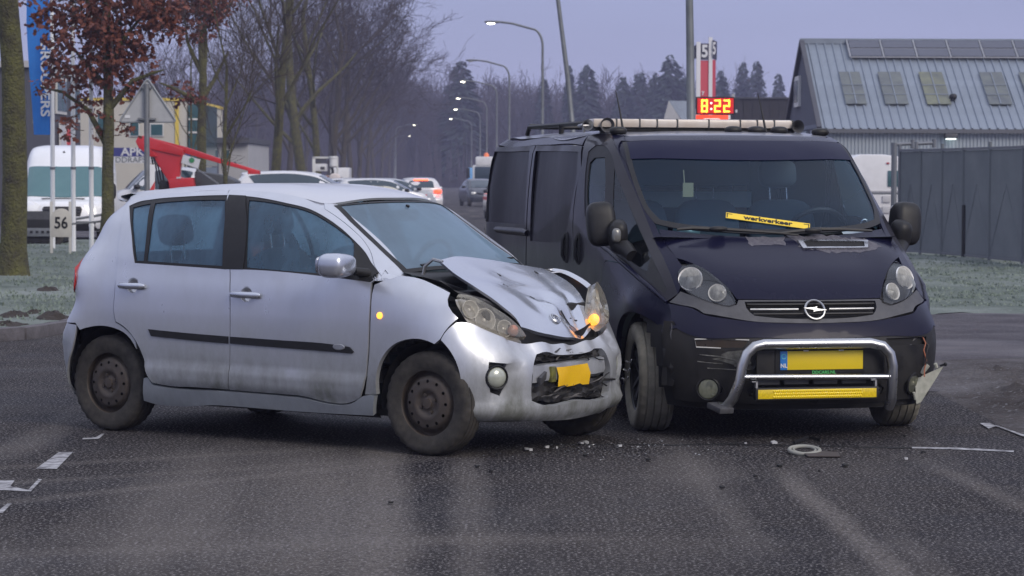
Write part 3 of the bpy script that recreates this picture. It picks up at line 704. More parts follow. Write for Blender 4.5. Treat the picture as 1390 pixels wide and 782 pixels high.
side_door('rear_door', 's_rdoor', 's_rwin_frame', ['s_qglass', 's_rglass'])
side_door('front_door', 's_fdoor', 's_fwin_frame', ['s_fglass'])
# black pillar trim between the two windows
panel('pillar_trim', [(.853, -.632, 1.437), (.985, -.632, 1.433), (1.062, -.72, 1.30), (1.112, -.80, 1.008), (.955, -.80, 1.007), (.905, -.735, 1.26)], SID, BV_S, BLK, silver, .06, off=.009, rim=.012, mirror=True)
# quarter panels, tail lamps
Q = [(.026, -.612, 1.405), (-.085, -.495, 1.425), (-.175, -.54, 1.29), (-.24, -.59, 1.15), (-.30, -.62, 1.0), (-.335, -.60, .88), (-.345, -.58, .79), (-.41, -.60, .69), (-.33, -.80, .66), (-.20, -.85, .655), (-.165, -.848, .614)]
Q += [tuple(p) for p in P['s_rarch'][4:8]] + [tuple(p) for p in P['s_qpanel_gap'][::-1]] + [(.030, -.69, 1.33)]
panel('quarter_panel', Q, (.5, .86, -.05), BV_S, S_PAINT, silver, .04, mirror=True, corner=40)
for o in panel('tail_lamp', [(-.312, -.60, 1.05), (-.25, -.70, 1.05), (-.205, -.78, .99), (-.20, -.81, .92), (-.215, -.81, .86), (-.29, -.72, .80), (-.34, -.58, .82)], (.7, .7, 0), BV_S, REDL, silver, .03, off=.010, rim=.02, mirror=True): pass
for s in (1, -1):
    m = MB(); m.ball((-.232, -.765 * s, .965), (.022, .022, .05)); m.build('lit_lamp', pbr('tail_lit', (.8, .2, .1), .4, emit=(1, .30, .12), estr=1.6), silver)
RB = [(-.19, -.848, .642), (-.225, -.85, .51), (-.289, -.83, .386), (-.333, -.778, .273), (-.345, -.76, .20), (-.41, -.5, .192), (-.42, 0, .19)]
panel('rear_bumper', symc([(-.42, 0, .68), (-.40, -.5, .685), (-.33, -.79, .655)] + RB), ('cyl', 0.15, 0, .7), BV_S, S_PAINT, silver, .06)
hz = [(-.34, 0, .70), (-.35, -.56, .70), (-.34, -.57, .85), (-.30, -.60, 1.0), (-.24, -.575, 1.15), (-.175, -.525, 1.29), (-.115, -.47, 1.395), (-.135, 0, 1.405)]
hw = [(-.29, 0, 1.08), (-.28, -.50, 1.08), (-.18, -.47, 1.30), (-.15, -.42, 1.36), (-.16, 0, 1.37)]
ta = panel('tailgate', symc(hz), (1, 0, 0), BV_S, S_PAINT, silver, .07, holes=[symc(hw)])
panel('rear_window', symc(hw), (1, 0, 0), BV_S, S_GLASS, ta, .08, off=-.003, rim=.004)
# roof, spoiler, pillars, wings
RF = [(1.615, 0, 1.43), (1.59, -.28, 1.422), (1.53, -.515, 1.397), (1.49, -.550, 1.402), (1.361, -.572, 1.428), (1.183, -.583, 1.455), (.963, -.581, 1.468), (.808, -.578, 1.472), (.448, -.590, 1.454), (.10, -.598, 1.429), (.02, -.60, 1.412), (-.08, -.485, 1.426), (-.12, -.34, 1.435), (-.135, 0, 1.437)]
panel('roof', symc(RF), (0, 0, -1), BV_S, S_ROOF, silver, .06, corner=25)
m = MB(); n_ = 13
G = []
for t, dx, dz in ((0, .10, .030), (.5, -.02, .034), (1, -.10, .020), (1.02, -.098, .008), (.6, -.01, -.034), (.2, .06, -.05), (1.2, -.125, .0), (1.05, -.10, -.016), (.5, -.01, -.012)):
    G.append([(-.10 + dx + .05 * (abs(k - 6) / 6) ** 2, -.50 + 1.0 * k / 12, 1.432 + dz - .022 * (abs(k - 6) / 6) ** 2) for k in range(13)])
m.grid(G); m.build('spoiler', S_ROOF, silver, 50)
panel('front_pillar', P['s_apillar'], (-.45, .85, -.25), BV_SUP, S_PAINT, silver, .04, mirror=True)
panel('pillar_base', [(1.90, -.66, 1.14), (2.02, -.555, 1.10), (2.12, -.565, 1.03), (2.19, -.58, .985), (2.30, -.66, .985), (2.20, -.76, .965), (2.08, -.80, .965), (2.0, -.70, 1.04)], (-.25, .75, -.6), BV_S, S_PAINT, silver, .03, off=-.006, mirror=True)
panel('pillar_top', [(1.36, -.53, 1.44), (1.52, -.48, 1.41), (1.68, -.50, 1.31), (1.76, -.585, 1.25), (1.60, -.585, 1.34), (1.42, -.575, 1.41)], (-.3, .6, -.7), BV_SUP, S_PAINT, silver, .04, off=-.007, mirror=True)
panel('front_wing', P['s_fender'], (-.12, 1, -.22), BV_S, S_PAINT, silver, .045, mirror=True, rim=.03)
# black sail panels behind the mirrors are part of the window frame; sills
panel('sill', P['s_sill'], SID, BV_S, paint('silver_sill', (.46, .50, .55), .65, .3, .5, (.16, .165, .15), .16, .40, .6, .15), silver, .05, off=.012, rim=.03, mirror=True)
for s in (1, -1):
    c = Vector(P['s_repeater'][0]); c.y *= s
    m = MB(); m.lathe([(0, .014), (.012, .012), (.019, .004), (.020, -.004)], c, (0.1, -s, .05), 16); m.build('side_repeater', ORG_ON, silver)
# windscreen
WSH = [(1.655, 0, 1.408), (1.63, -.28, 1.402), (1.562, -.515, 1.384), (1.70, -.54, 1.29), (1.915, -.567, 1.15), (2.075, -.592, 1.045), (2.135, -.595, 1.0), (2.21, -.33, 1.022), (2.237, 0, 1.025)]
wp = symc(WSH)
inn = [(x + (.012 if z > 1.2 else -.02), y * .955, z + (-.012 if z > 1.3 else (.016 if z < 1.08 else 0))) for x, y, z in wp]
ws = panel('windscreen', wp, (-.75, 0, -.66), BV_SUP, S_WS, silver, .07, rim=.005, off=-.002)
panel('windscreen_seal', [(x, y * 1.012, z) for x, y, z in wp], (-.75, 0, -.66), BV_SUP, BLK, silver, .06, holes=[inn], off=.002, rim=.006)
m = MB(); m.grid([[(2.13 + .105 * (1 - (y / .62) ** 2), y, 1.012), (2.29 + .04 * (1 - (y / .62) ** 2), y, .985), (2.34, y, .93)] for y in [-.62 + .124 * k for k in range(11)]]); m.build('cowl_panel', BLK, silver, 60)
for y0, ln in ((-.46, .50), (.08, .44)):
    m = MB(); m.tube([(2.15, y0, 1.045), (2.13, y0 + ln * .5, 1.062), (2.11, y0 + ln, 1.068)], [.010, .008, .006], 6); m.build('wiper', BLK, silver)
# crushed bonnet
HC = [[(2.385, -.605, 1.085), (2.315, -.34, 1.098), (2.262, 0, 1.075), (2.245, .32, 1.040), (2.262, .60, 1.004)],
      [(2.475, -.60, 1.022), (2.43, -.32, 1.010), (2.40, 0, .985), (2.385, .32, .975), (2.385, .60, .960)],
      [(2.60, -.545, .935), (2.575, -.30, .925), (2.555, 0, .895), (2.535, .30, .905), (2.51, .565, .905)],
      [(2.690, -.445, .842), (2.705, -.23, .82), (2.70, 0, .800), (2.67, .25, .820), (2.635, .49, .825)],
      [(2.752, -.36, .748), (2.80, -.19, .706), (2.825, 0, .685), (2.785, .24, .690), (2.732, .44, .715)],
      [(2.770, -.35, .712), (2.825, -.18, .668), (2.850, 0, .640), (2.812, .24, .645), (2.752, .43, .680)]]
HG = sheet(HC, 14, 12)
rnd = random.Random(5)
def dent(p):
    x, y, z = p; d = 0.0
    tent = lambda v, w: max(0.0, 1 - abs(v) / w)
    d += .007 * tent(x - 2.50 - .35 * y, .10) * tent(y + .12, .42) - .014 * tent(x - 2.62 - .25 * abs(y - .12), .07) * tent(y - .12, .38)
    d += .020 * tent(y - .06 - .9 * (x - 2.72), .045) * tent(x - 2.72, .12) - .030 * tent(y - .30 + .5 * (x - 2.72), .05) * tent(x - 2.70, .14)
    d -= .050 * math.exp(-(((x - 2.76) / .07) ** 2 + ((y - .19) / .10) ** 2))
    d += .020 * math.exp(-(((x - 2.70) / .06) ** 2 + ((y - .05) / .05) ** 2))
    d += .010 * math.exp(-(((x - 2.64) / .05) ** 2 + ((y - .22) / .09) ** 2))
    d -= .005 * math.exp(-(((x - 2.47) / .05) ** 2 + ((y + .15 + .6 * (x - 2.47)) / .30) ** 2))
    d += .001 * sin(16 * x + 9 * y) * math.exp(-((x - 2.66) / .18) ** 2) + .0015 * sin(37 * y - 11 * x) * math.exp(-((x - 2.74) / .10) ** 2)
    d -= .004 * math.exp(-((y - .36 + .5 * (x - 2.5)) / .05) ** 2) * (x > 2.35)
    return d
for i in range(HG.shape[0]):
    for j in range(HG.shape[1]):
        p = HG[i, j]; dd = dent(p); p[0] += dd * .5; p[2] += dd * .85
m = MB(); m.grid([[tuple(p) for p in r] for r in HG])
rimr = [tuple(p) for p in HG[0]] ; m.grid([[tuple(p) for p in HG[0]], [(p[0] + .012, p[1], p[2] - .022) for p in HG[0]]]); m.grid([[tuple(p) for p in HG[:, 0]], [(p[0], p[1] + .01, p[2] - .020) for p in HG[:, 0]]]); m.grid([[tuple(p) for p in HG[:, -1]], [(p[0], p[1] - .01, p[2] - .02) for p in HG[:, -1]]]); m.grid([[tuple(p) for p in HG[-1]], [(p[0] - .02, p[1], p[2] - .015) for p in HG[-1]]])
hood = m.build('bonnet', S_HOOD, silver, 55)
BV_H, _ = grid_bvh([(HG, False)])
def on_hood(x, y):
    h, n_, *_ = BV_H.ray_cast(Vector((x, y, 2)), Vector((0, 0, -1)))
    if h is None: h, n_, *_ = BV_H.find_nearest(Vector((x, y, .8)))
    return h, (n_ if n_.z > 0 else -n_)
h, n_ = on_hood(2.775, -.02)
h = h + n_ * .006
m = MB(); R_ = n_.to_track_quat('Z', 'Y').to_matrix()
m.lathe([(.027, -.006), (.029, .004), (.033, .006), (.037, .003), (.037, -.006)], h, n_, 24)
m.tube([h + R_ @ Vector((.022 * cos(a), .026 * sin(a), .004)) for a in [radians(60 + 24 * k) for k in range(11)]], .004, 6); m.tube([h + R_ @ Vector(q) for q in ((-.005, .0, .005), (.016, -.002, .005), (.012, -.02, .005))], .004, 6); m.build('emblem', CHR, hood)
m = MB()
for x, y, ln, a in ((2.66, .07, .035, .4), (2.69, .16, .09, .9), (2.73, .22, .06, .2), (2.71, .24, .05, 1.5), (2.60, -.02, .025, 1.0), (2.51, -.16, .03, .5), (2.39, -.05, .03, 0), (2.33, .42, .03, 0)):
    q = [on_hood(x + cos(a) * ln * t, y + sin(a) * ln * t) for t in (0, .35, .7, 1)]
    m.tube([p_ + n2 * .000 + Vector((rnd.uniform(-.006, .006), rnd.uniform(-.006, .006), 0)) for p_, n2 in q], .0035, 5)
m.build('paint_damage', BLKM, hood)
rust = pbr('scraped_metal', (.30, .20, .20), .5, .4, noise=(22, (.10, .09, .10), .5), bump=(40, .5, .01))
def patch_on(name, mat, cx, cy, rx, ry, off=.002):
    pl_ = []
    for k in range(18):
        a = 2 * pi * k / 18; f = rnd.uniform(.6, 1.1); pl_.append((cx + rx * f * cos(a), cy + ry * f * sin(a), .8))
    return panel(name, pl_, (0, 0, -1), BV_H, mat, hood, .02, rim=0, off=off)
patch_on('scraped_patch', rust, 2.775, .185, .035, .09); patch_on('scraped_patch', rust, 2.74, .10, .025, .035)
# bonnet hinge and what shows in the gap
m = MB(); m.tube([(2.27, -.60, 1.0), (2.285, -.60, 1.05), (2.34, -.60, 1.088), (2.40, -.59, 1.075)], .010, 6); m.build('bonnet_hinge', ALU, silver)
m = MB(); m.box((2.42, 0, .64), (.50, 1.10, .36)); m.build('engine_block', BLKM, silver, bevel=.03)
m = MB(); m.tube([(2.38, -.60, .955), (2.46, -.3, .86), (2.45, .2, .84)], .018, 8); m.tube([(2.38, -.61, .93), (2.62, -.5, .86), (2.70, -.3, .78)], .014, 8); m.box((2.42, -.42, .88), (.20, .16, .06)); m.box((2.50, -.2, .80), (.14, .22, .08)); m.build('engine_hoses', TRIM, silver, bevel=.008)
m = MB(); m.grid([[(2.30, -.64, .99), (2.42, -.63, .965), (2.56, -.60, .88), (2.66, -.50, .80)], [(2.28, -.60, .93), (2.42, -.58, .90), (2.56, -.54, .82), (2.65, -.45, .74)]]); m.build('inner_wing', BLK, silver)
# front bumper with its torn mouth
BH = [(2.875, 0, .618), (2.855, -.233, .624), (2.822, -.388, .636), (2.784, -.499, .655), (2.711, -.613, .705), (2.645, -.700, .748), (2.610, -.745, .748), (2.570, -.800, .690), (2.554, -.813, .653), (2.615, -.799, .585), (2.655, -.783, .492), (2.666, -.772, .399), (2.650, -.752, .26), (2.64, -.725, .205), (2.735, -.60, .195), (2.83, -.38, .186), (2.868, 0, .172)]
GR = [(2.9, 0, .548), (2.89, -.15, .552), (2.878, -.29, .572), (2.876, -.335, .565), (2.878, -.372, .52), (2.872, -.405, .36), (2.875, -.397, .305), (2.88, -.36, .290), (2.90, 0, .283)]
def crush(p, n):
    x, y, z = p
    k = math.exp(-(((z - .60) / .06) ** 2)) * (abs(y) < .5)
    d = -k * (.022 + .015 * sin(11 * y + 1) + .010 * sin(29 * y)) - .012 * math.exp(-(((y - .30) / .05) ** 2 + ((z - .58) / .07) ** 2))
    a = abs(y)
    sm_ = lambda e0, e1, v: (lambda t: t * t * (3 - 2 * t))(min(1, max(0, (v - e0) / (e1 - e0))))
    d += .020 * (1 - sm_(.283, .296, z)) * (1 - sm_(.225, .185, z)) * sm_(2.60, 2.72, x)            # lower lip
    d -= .034 * sm_(.425, .50, a) * (1 - sm_(.60, .70, a)) * sm_(.315, .345, z) * (1 - sm_(.495, .515, z)) * sm_(.42, .62, a)   # scoop beside the fog lamp
    d += .012 * math.exp(-((a - .425) / .028) ** 2) * (1 - sm_(.56, .62, z)) * sm_(.26, .32, z)      # edge of the mouth
    d += .006 * sin(21 * y + 6 * z) * (y > .3) + .012 * math.exp(-(((y - .17) / .05) ** 2 + ((z - .59) / .03) ** 2))
    return Vector((x, y, z)) + n * d
fr_l = mir(P['s_fog_recess'])
bump = panel('front_bumper', symc(BH), ('cyl', 2.15, 0, .7), BV_SLOW, S_PAINT, silver, .032, holes=[symc(GR), P['s_fog_recess'], fr_l], rim=.045, warp=crush, corner=30)
for s in (1, -1):
    q = P['s_fog_recess'] if s == 1 else fr_l
    panel('fog_bezel', q, (-.9, .42 * s, 0), BV_SLOW, BLK, bump, .04, off=-.035, rim=0)
    c = Vector((2.808, -.637 * s, .447)) if s == 1 else Vector((2.765, .625, .45)); ax = Vector((.86, -.5 * s, 0))
    m = MB(); m.lathe([(0, .022), (.03, .019), (.052, .008), (.060, -.006)], c, ax, 26); m.build('fog_lamp', FOGL, bump)
    m = MB(); m.lathe([(.058, .008), (.064, .012), (.070, .0), (.066, -.03)], c, ax, 26); m.build('fog_ring', BLK, bump)
m = MB()
for k in range(3): m.tube([(2.84, .70 - .02 * k, .47 - .05 * k), (2.85, .66 - .02 * k, .455 - .05 * k), (2.84, .63 - .02 * k, .47 - .05 * k)], .006, 6)
m.build('bent_trim', CHR, bump)
# panel between bonnet and bumper, black seam
m = MB(); m.grid([[(2.815 - .05 * (abs(y) / .4) ** 2 - .01, y, .655 + .06 * (abs(y) / .4) ** 2), (2.80 - .05 * (abs(y) / .4) ** 2, y, .60)] for y in [-.44 + .055 * k for k in range(17)]]); m.build('lock_panel', BLK, silver)
# inside the mouth
m = MB(); m.grid([[(2.80, y, .27 + .34 * k / 5) for k in range(6)] for y in (-.44, 0, .44)]); m.build('grille_backing', BLKM, silver)
def crumpled(name, y0, y1, z0, z1, x, amp, mat, seed, ny=26, nz_=5):
    r = random.Random(seed); G = []
    for i in range(ny):
        y = y0 + (y1 - y0) * i / (ny - 1); row = []
        for k in range(nz_):
            z = z0 + (z1 - z0) * k / (nz_ - 1)
            row.append((x + amp * (sin(23 * y + 3 * k) + r.uniform(-1, 1)) * .6, y + r.uniform(-.006, .006), z + amp * .6 * (sin(17 * y) + r.uniform(-1, 1) * .7)))
        G.append(row)
    return MB().grid(G).build(name, mat, silver, 20)
torn = pbr('torn_plastic', (.012, .012, .012), .5, noise=(20, (.045, .042, .040), .5))
crumpled('torn_grille', -.37, .36, .285, .395, 2.850, .014, torn, 3)
crumpled('torn_grille', -.32, .33, .51, .555, 2.845, .012, torn, 4)
rt_ = random.Random(17)
for k in range(26):                                     # snapped grille bars and plastic splinters, each at its own slant
    y0 = rt_.uniform(-.36, .30); z0 = rt_.choice([rt_.uniform(.285, .375), rt_.uniform(.285, .375), rt_.uniform(.515, .555)]); ln = rt_.uniform(.06, .20); sl_ = rt_.uniform(-.25, .30)
    m = MB(); q = [Vector((2.880 + rt_.uniform(-.012, .008), y0 + ln * t_, z0 + ln * t_ * sl_ + .012 * sin(t_ * 3 + k))) for t_ in (0, .4, .75, 1)]; w_ = rt_.uniform(.004, .010)
    m.grid([[p_ + Vector((0, 0, w_ * (1 - .8 * abs(2 * i / 3 - 1)))) for i, p_ in enumerate(q)], [p_ + Vector((.010, 0, 0)) for p_ in q], [p_ - Vector((0, 0, w_)) for p_ in q]]); m.build('grille_splinter', torn if k % 3 else pbr('splinter_grey', (.20, .19, .185), .45, noise=(30, (.07, .065, .06), .4)), bump, 30)
m = MB(); G = []
for i in range(15):
    y = -.385 + .75 * i / 14; b_ = .012 * sin(i * 1.7)
    G.append([(2.845 + b_, y, .50 + .012 * (i / 14)), (2.872 + b_, y, .495 + .012 * (i / 14)), (2.876 + b_ * .4, y, .445), (2.872 + b_, y, .402 + .02 * i / 14), (2.84 + b_, y, .40)])
m.grid(G); m.build('number_plate_carrier', S_PAINT, silver, 35)
m = MB(); m.grid([[(2.893 - .012 * (i in (0, 6)) + .004 * sin(i), -.155 + .318 * i / 6, .478 + .006 * i / 6), (2.896 + .006 * sin(i * 1.3), -.155 + .318 * i / 6, .43), (2.890 + .010 * sin(i * 2.1), -.155 + .318 * i / 6, .368 + .008 * sin(i * 2))] for i in range(7)]); m.build('number_plate', pbr('plate_amber', (.82, .50, .012), .4, noise=(8, (.75, .42, .01), .3)), silver, 50)
m = MB(); m.box((2.885, -.305, .425), (.02, .10, .05), Euler((.3, .2, .3)).to_matrix()); m.build('broken_clip', TRIM, silver, bevel=.006)
m = MB(); m.box((2.87, -.185, .44), (.03, .05, .09)); m.build('tow_bracket', pbr('olive', (.20, .19, .03), .5, noise=(20, (.05, .05, .03), .4)), silver, bevel=.008)
# headlamps
for s in (1, -1):
    q = P['s_hlamp'] if s == 1 else mir(P['s_hlamp'])
    up = Vector((.012, .0, .028)) if s == -1 else Vector((0, 0, 0))
    L = panel('headlamp', q, (-.62, .62 * s, -.48), BV_SLOW, S_LENS, silver, .03, off=.016, rim=.03)
    L.location = up
    panel('lamp_housing', q, (-.62, .62 * s, -.48), BV_SLOW, pbr('lamp_housing', (.55, .54, .52), .3, .5, noise=(7, (.34, .33, .31), .5)), L, .04, off=-.035, rim=0)
    for cx_, cy_, cz, r in ((2.675, .555, .755, .062), (2.628, .63, .815, .05), (2.735, .452, .705, .046)):
        m = MB(); ax = Vector((.86, -.38 * s, .2)); m.lathe([(.004, -.035), (r * .55, -.028), (r * .9, -.006), (r, .012), (r * 1.06, .012)], (cx_ - .012, -cy_ * s, cz), ax, 22); m.ball(Vector((cx_ - .012, -cy_ * s, cz)) - ax * .008, r * .22); m.build('reflector', CLR, L)
    m = MB(); m.ball((2.752, -.405 * s, .692), (.03, .04, .035)); m.build('indicator_bulb', ORG_ON if s == -1 else pbr('indicator_off', (.42, .20, .14), .3), L)
    if s == -1:
        pass
# door mirror (only the right one is left)
for s in (1,):
    vs, fs = superball((0, 0, 0), (.085, .118, .068), (.62, .55), 24, 14)
    R_ = Euler((0, .0, .18 * s)).to_matrix()
    vs = [R_ @ Vector((x * (1 + .25 * (z / .068) * 0), y, z * (1 - .12 * y * s / .118))) + Vector((1.935, -.955 * s, 1.055)) for x, y, z in vs]
    o = MB().add(vs, fs).build('door_mirror', S_HOOD, silver, 60)
    MB().tube([(1.99, -.75 * s, 1.005), (1.965, -.84 * s, 1.02)], [.03, .024], 10).build('mirror_arm', BLK, o)
    vs, fs = superball((1.862, -.955 * s, 1.056), (.016, .098, .052), (.5, .5), 18, 8); MB().add(vs, fs).build('mirror_glass', CHR, o)
# underbody, wheel housings
def shell(rings, mat, name, parent, arches, inset=.03, rad=.325, top=None):
    G = loft([[(x * 1.0 - (inset if x > 1 else -inset if x < 0.0 else 0), y - inset if y > .05 else y, z) for x, y, z in r] for r in rings], 6, 4)
    n, mm, _ = G.shape; m = MB(); V = G.reshape(-1, 3); fs = []
    for i in range(n - 1):
        for j in range(mm):
            q = [i * mm + j, i * mm + (j + 1) % mm, (i + 1) * mm + (j + 1) % mm, (i + 1) * mm + j]
            c = V[q].mean(0)
            if any(hypot(c[0] - ax, c[2] - az) < rad and abs(c[1]) > .45 for ax, az in arches): continue
            fs.append(tuple(q))
    m.add([tuple(p) for p in V], fs)
    return m.build(name, mat, parent)
shell(S_LOW[:7], BLKM, 'underbody', silver, [(0, .29), (2.43, .29)], rad=.37, inset=.07)
m = MB(); m.box((1.15, 0, .23), (3.0, 1.42, .06)); m.tube([(.5, .1, .21), (1.3, .1, .19), (2.2, .15, .21)], .03, 8); m.build('floor_pan', BLKM, silver)
for s in (1, -1):
    for ax in (0, 2.43):
        m = MB(); G = []
        for k in range(15):
            a = radians(-8 + 196 * k / 14); G.append([(ax + .345 * cos(a), -y * s, .29 + .345 * sin(a)) for y in (.745 if (ax == 0 or k > 5) else .60, .52)])
        m.grid(G); m.add([(ax + .345 * cos(pi * k / 19), -.52 * s, .26 + .36 * sin(pi * k / 19)) for k in range(20)], [tuple(range(20))]); m.build('arch_liner', BLKM, silver)
# interior
m = MB(); m.grid([[(2.16, -.60, .98), (2.16, 0, 1.0), (2.16, .60, .98)], [(1.78, -.66, .99), (1.76, 0, 1.0), (1.78, .66, .99)], [(1.66, -.66, .90), (1.64, 0, .9), (1.66, .66, .90)], [(1.70, -.66, .5), (1.7, 0, .5), (1.7, .66, .5)]]); m.build('dashboard', SEAT, silver)
def seat(parent, x, y, w, z=.48, hz_=.62, bench=False, mat=SEAT, head=True):
    m = MB(); v, f = superball((x + .22, y, z), (.27, w / 2, .09), (.4, .35)); m.add(v, f)
    Rm = Matrix.Rotation(radians(-14), 3, 'Y')
    v, f = superball((0, 0, 0), (.075, w / 2 * .95, hz_ / 2), (.45, .4)); m.add([Rm @ Vector(p) + Vector((x - .10, y, z + hz_ / 2 + .03)) for p in v], f)
    o = m.build('seat', mat, parent, 60)
    if head:
        for yy in ((y,) if not bench else (y - w * .3, y + w * .3)):
            h = MB(); v, f = superball((0, 0, 0), (.05, .13, .095), (.55, .45)); h.add([Rm @ Vector(p) + Vector((x - .20, yy, z + hz_ + .20)) for p in v], f); o2 = h.build('headrest', mat, o, 60)
            h = MB(); [h.tube([(x - .19, yy + q, z + hz_ + .13), (x - .17, yy + q, z + hz_ - .02)], .006, 6) for q in (-.06, .06)]; h.build('headrest_post', CHR, o)
for y in (-.36, .36): seat(silver, 1.18, y, .50)
seat(silver, .38, 0, 1.22, .50, .52, True)
m = MB(); m.tube([(1.60 + .06 * sin(a), .37 + .185 * cos(a), 1.00 + .165 * sin(a)) for a in [2 * pi * k / 24 for k in range(25)]], .016, 8, False); m.tube([(1.60, .20, 1.0), (1.62, .37, .99), (1.60, .54, 1.0)], .015, 6); m.tube([(1.62, .37, .99), (1.80, .37, .90)], .03, 8); m.build('steering_wheel', BLK, silver)
v, f = superball((1.70, -.02, 1.325), (.02, .125, .035), (.5, .5)); MB().add(v, f).tube([(1.70, -.02, 1.34), (1.72, -.02, 1.385)], .012, 6).build('rear_view_mirror', BLK, silver)
m = MB()
for s in (1, -1): m.tube([(.97, -.69 * s, 1.30), (1.05, -.60 * s, .95), (1.10, -.58 * s, .6)], .016, 4)
m.build('seat_belt', SEAT, silver)

# ---------------------------------------------------------------- wheels
def make_wheel(parent, loc, r, w, s, style='steel', steer=0.0, tread=True, rub=None):
    """s: -1 right side, +1 left side (which way the rim faces)"""
    hw_ = w / 2; rr = r * .66
    prof = [(rr - .01, -hw_ * .80), (rr + .01, -hw_ * .92), (r * .86, -hw_ * 1.0), (r * .955, -hw_ * .93), (r * .985, -hw_ * .80)]
    gr = [-.62, -.22, .18, .58]
    for g in gr:
        prof += [(r * .998, hw_ * (g - .10)), (r * .998, hw_ * (g - .035)), (r * .974, hw_ * (g - .03)), (r * .974, hw_ * (g + .03)), (r * .998, hw_ * (g + .035))]
    prof += [(r * .985, hw_ * .80), (r * .955, hw_ * .93), (r * .86, hw_ * 1.0), (rr + .01, hw_ * .92), (rr - .01, hw_ * .80)]
    n = 96; vs = []; fs = []; m_ = len(prof)
    for k in range(n):
        a = 2 * pi * k / n
        for i, (q, h) in enumerate(prof):
            if tread and abs(h) > hw_ * .62 and q > r * .95 and k % 3 == 0: q -= .008
            vs.append((q * cos(a), h * s, q * sin(a)))
    for k in range(n):
        for i in range(m_ - 1):
            fs.append((k * m_ + i, ((k + 1) % n) * m_ + i, ((k + 1) % n) * m_ + i + 1, k * m_ + i + 1))
    wh = bpy.data.objects.new('wheel', None); COL.objects.link(wh); wh.parent = parent; wh.location = loc; wh.rotation_euler = (0, 0, steer)
    MB().add(vs, fs).build('tyre', rub or RUB, wh, 45)
    y = lambda h: h * s
    if style == 'steel':
        # pressed disc with a ring of holes
        R0 = rr - .004; hol = []
        for k in range(12):
            a = 2 * pi * k / 12; hol.append([(R0 * .66 * cos(a) + .0095 * cos(b), R0 * .66 * sin(a) + .0095 * sin(b)) for b in [2 * pi * q / 8 for q in range(8)]])
        outer = [(R0 * .985 * cos(2 * pi * k / 48), R0 * .985 * sin(2 * pi * k / 48)) for k in range(48)]
        v2, f2 = cdt([Vector(p) for p in outer], [[Vector(p) for p in h] for h in hol], .014)
        def dep(q):
            t = q / R0
            pts = [(0, .030), (.16, .030), (.20, .022), (.30, .020), (.36, .034), (.46, .040), (.56, .034), (.72, .030), (.78, .024), (.84, -.004), (.90, -.012), (1.0, -.014)]
            for (a, A), (b, B) in zip(pts, pts[1:]):
                if t <= b: u = (t - a) / (b - a); u = u * u * (3 - 2 * u); return A + (B - A) * u
            return -.014
        m = MB(); m.add([(p.x, y(hw_ * .40 + dep(hypot(p.x, p.y))), p.y) for p in v2], f2)
        m.lathe([(R0 * .985, hw_ * .40 - .014), (R0 * .97, hw_ * .62), (R0 * .985, hw_ * .78), (R0 * 1.03, hw_ * .84), (R0 * 1.05, hw_ * .80)], (0, 0, 0), (0, s, 0), 48)
        m.build('rim', STEEL, wh, 50)
        m = MB(); m.lathe([(0, hw_ * .40 + .040), (R0 * .15, hw_ * .40 + .038), (R0 * .17, hw_ * .40 + .02)], (0, 0, 0), (0, s, 0), 20)
        for k in range(4):
            a = 2 * pi * k / 4 + .4; m.lathe([(0, .014), (.009, .014), (.010, 0)], (R0 * .27 * cos(a), y(hw_ * .40 + .020), R0 * .27 * sin(a)), (0, s, 0), 6)
        m.build('hub', STEEL, wh, 30)
        m = MB(); m.lathe([(0, hw_ * .15), (R0 * .95, hw_ * .15)], (0, 0, 0), (0, s, 0), 24); m.build('brake_disc', BLKM, wh)
    else:
        m = MB(); m.lathe([(rr - .02, hw_ * .1), (rr - .018, hw_ * .72), (rr + .004, hw_ * .84), (rr + .012, hw_ * .80)], (0, 0, 0), (0, s, 0), 40)
        for k in range(5):
            a = 2 * pi * k / 5; c_, d_ = cos(a), sin(a); px_, pz = -d_, c_
            for q in (-1, 1):
                m.add([(c_ * .05 + px_ * q * .012, y(hw_ * .52), d_ * .05 + pz * q * .012), (c_ * .05 + px_ * q * .038, y(hw_ * .50), d_ * .05 + pz * q * .038), (c_ * (rr - .015) + px_ * q * .065, y(hw_ * .62), d_ * (rr - .015) + pz * q * .065), (c_ * (rr - .015) + px_ * q * .030, y(hw_ * .66), d_ * (rr - .015) + pz * q * .030),
                       (c_ * .05 + px_ * q * .012, y(hw_ * .2), d_ * .05 + pz * q * .012), (c_ * .05 + px_ * q * .038, y(hw_ * .2), d_ * .05 + pz * q * .038), (c_ * (rr - .015) + px_ * q * .065, y(hw_ * .3), d_ * (rr - .015) + pz * q * .065), (c_ * (rr - .015) + px_ * q * .030, y(hw_ * .3), d_ * (rr - .015) + pz * q * .030)],
                      [(0, 1, 2, 3), (7, 6, 5, 4), (0, 4, 5, 1), (1, 5, 6, 2), (2, 6, 7, 3), (3, 7, 4, 0)])
        m.lathe([(0, hw_ * .56), (.05, hw_ * .54), (.062, hw_ * .42), (.062, hw_ * .1)], (0, 0, 0), (0, s, 0), 20)
        m.build('rim', BLK, wh, 35)
        m = MB(); m.lathe([(0, hw_ * .12), (rr - .03, hw_ * .12)], (0, 0, 0), (0, s, 0), 24); m.build('brake_disc', RIMG, wh)
    return wh
for ax in (0, 2.43):
    for s in (-1, 1): make_wheel(silver, (ax, .705 * s, .2915), .2925, .165, s)

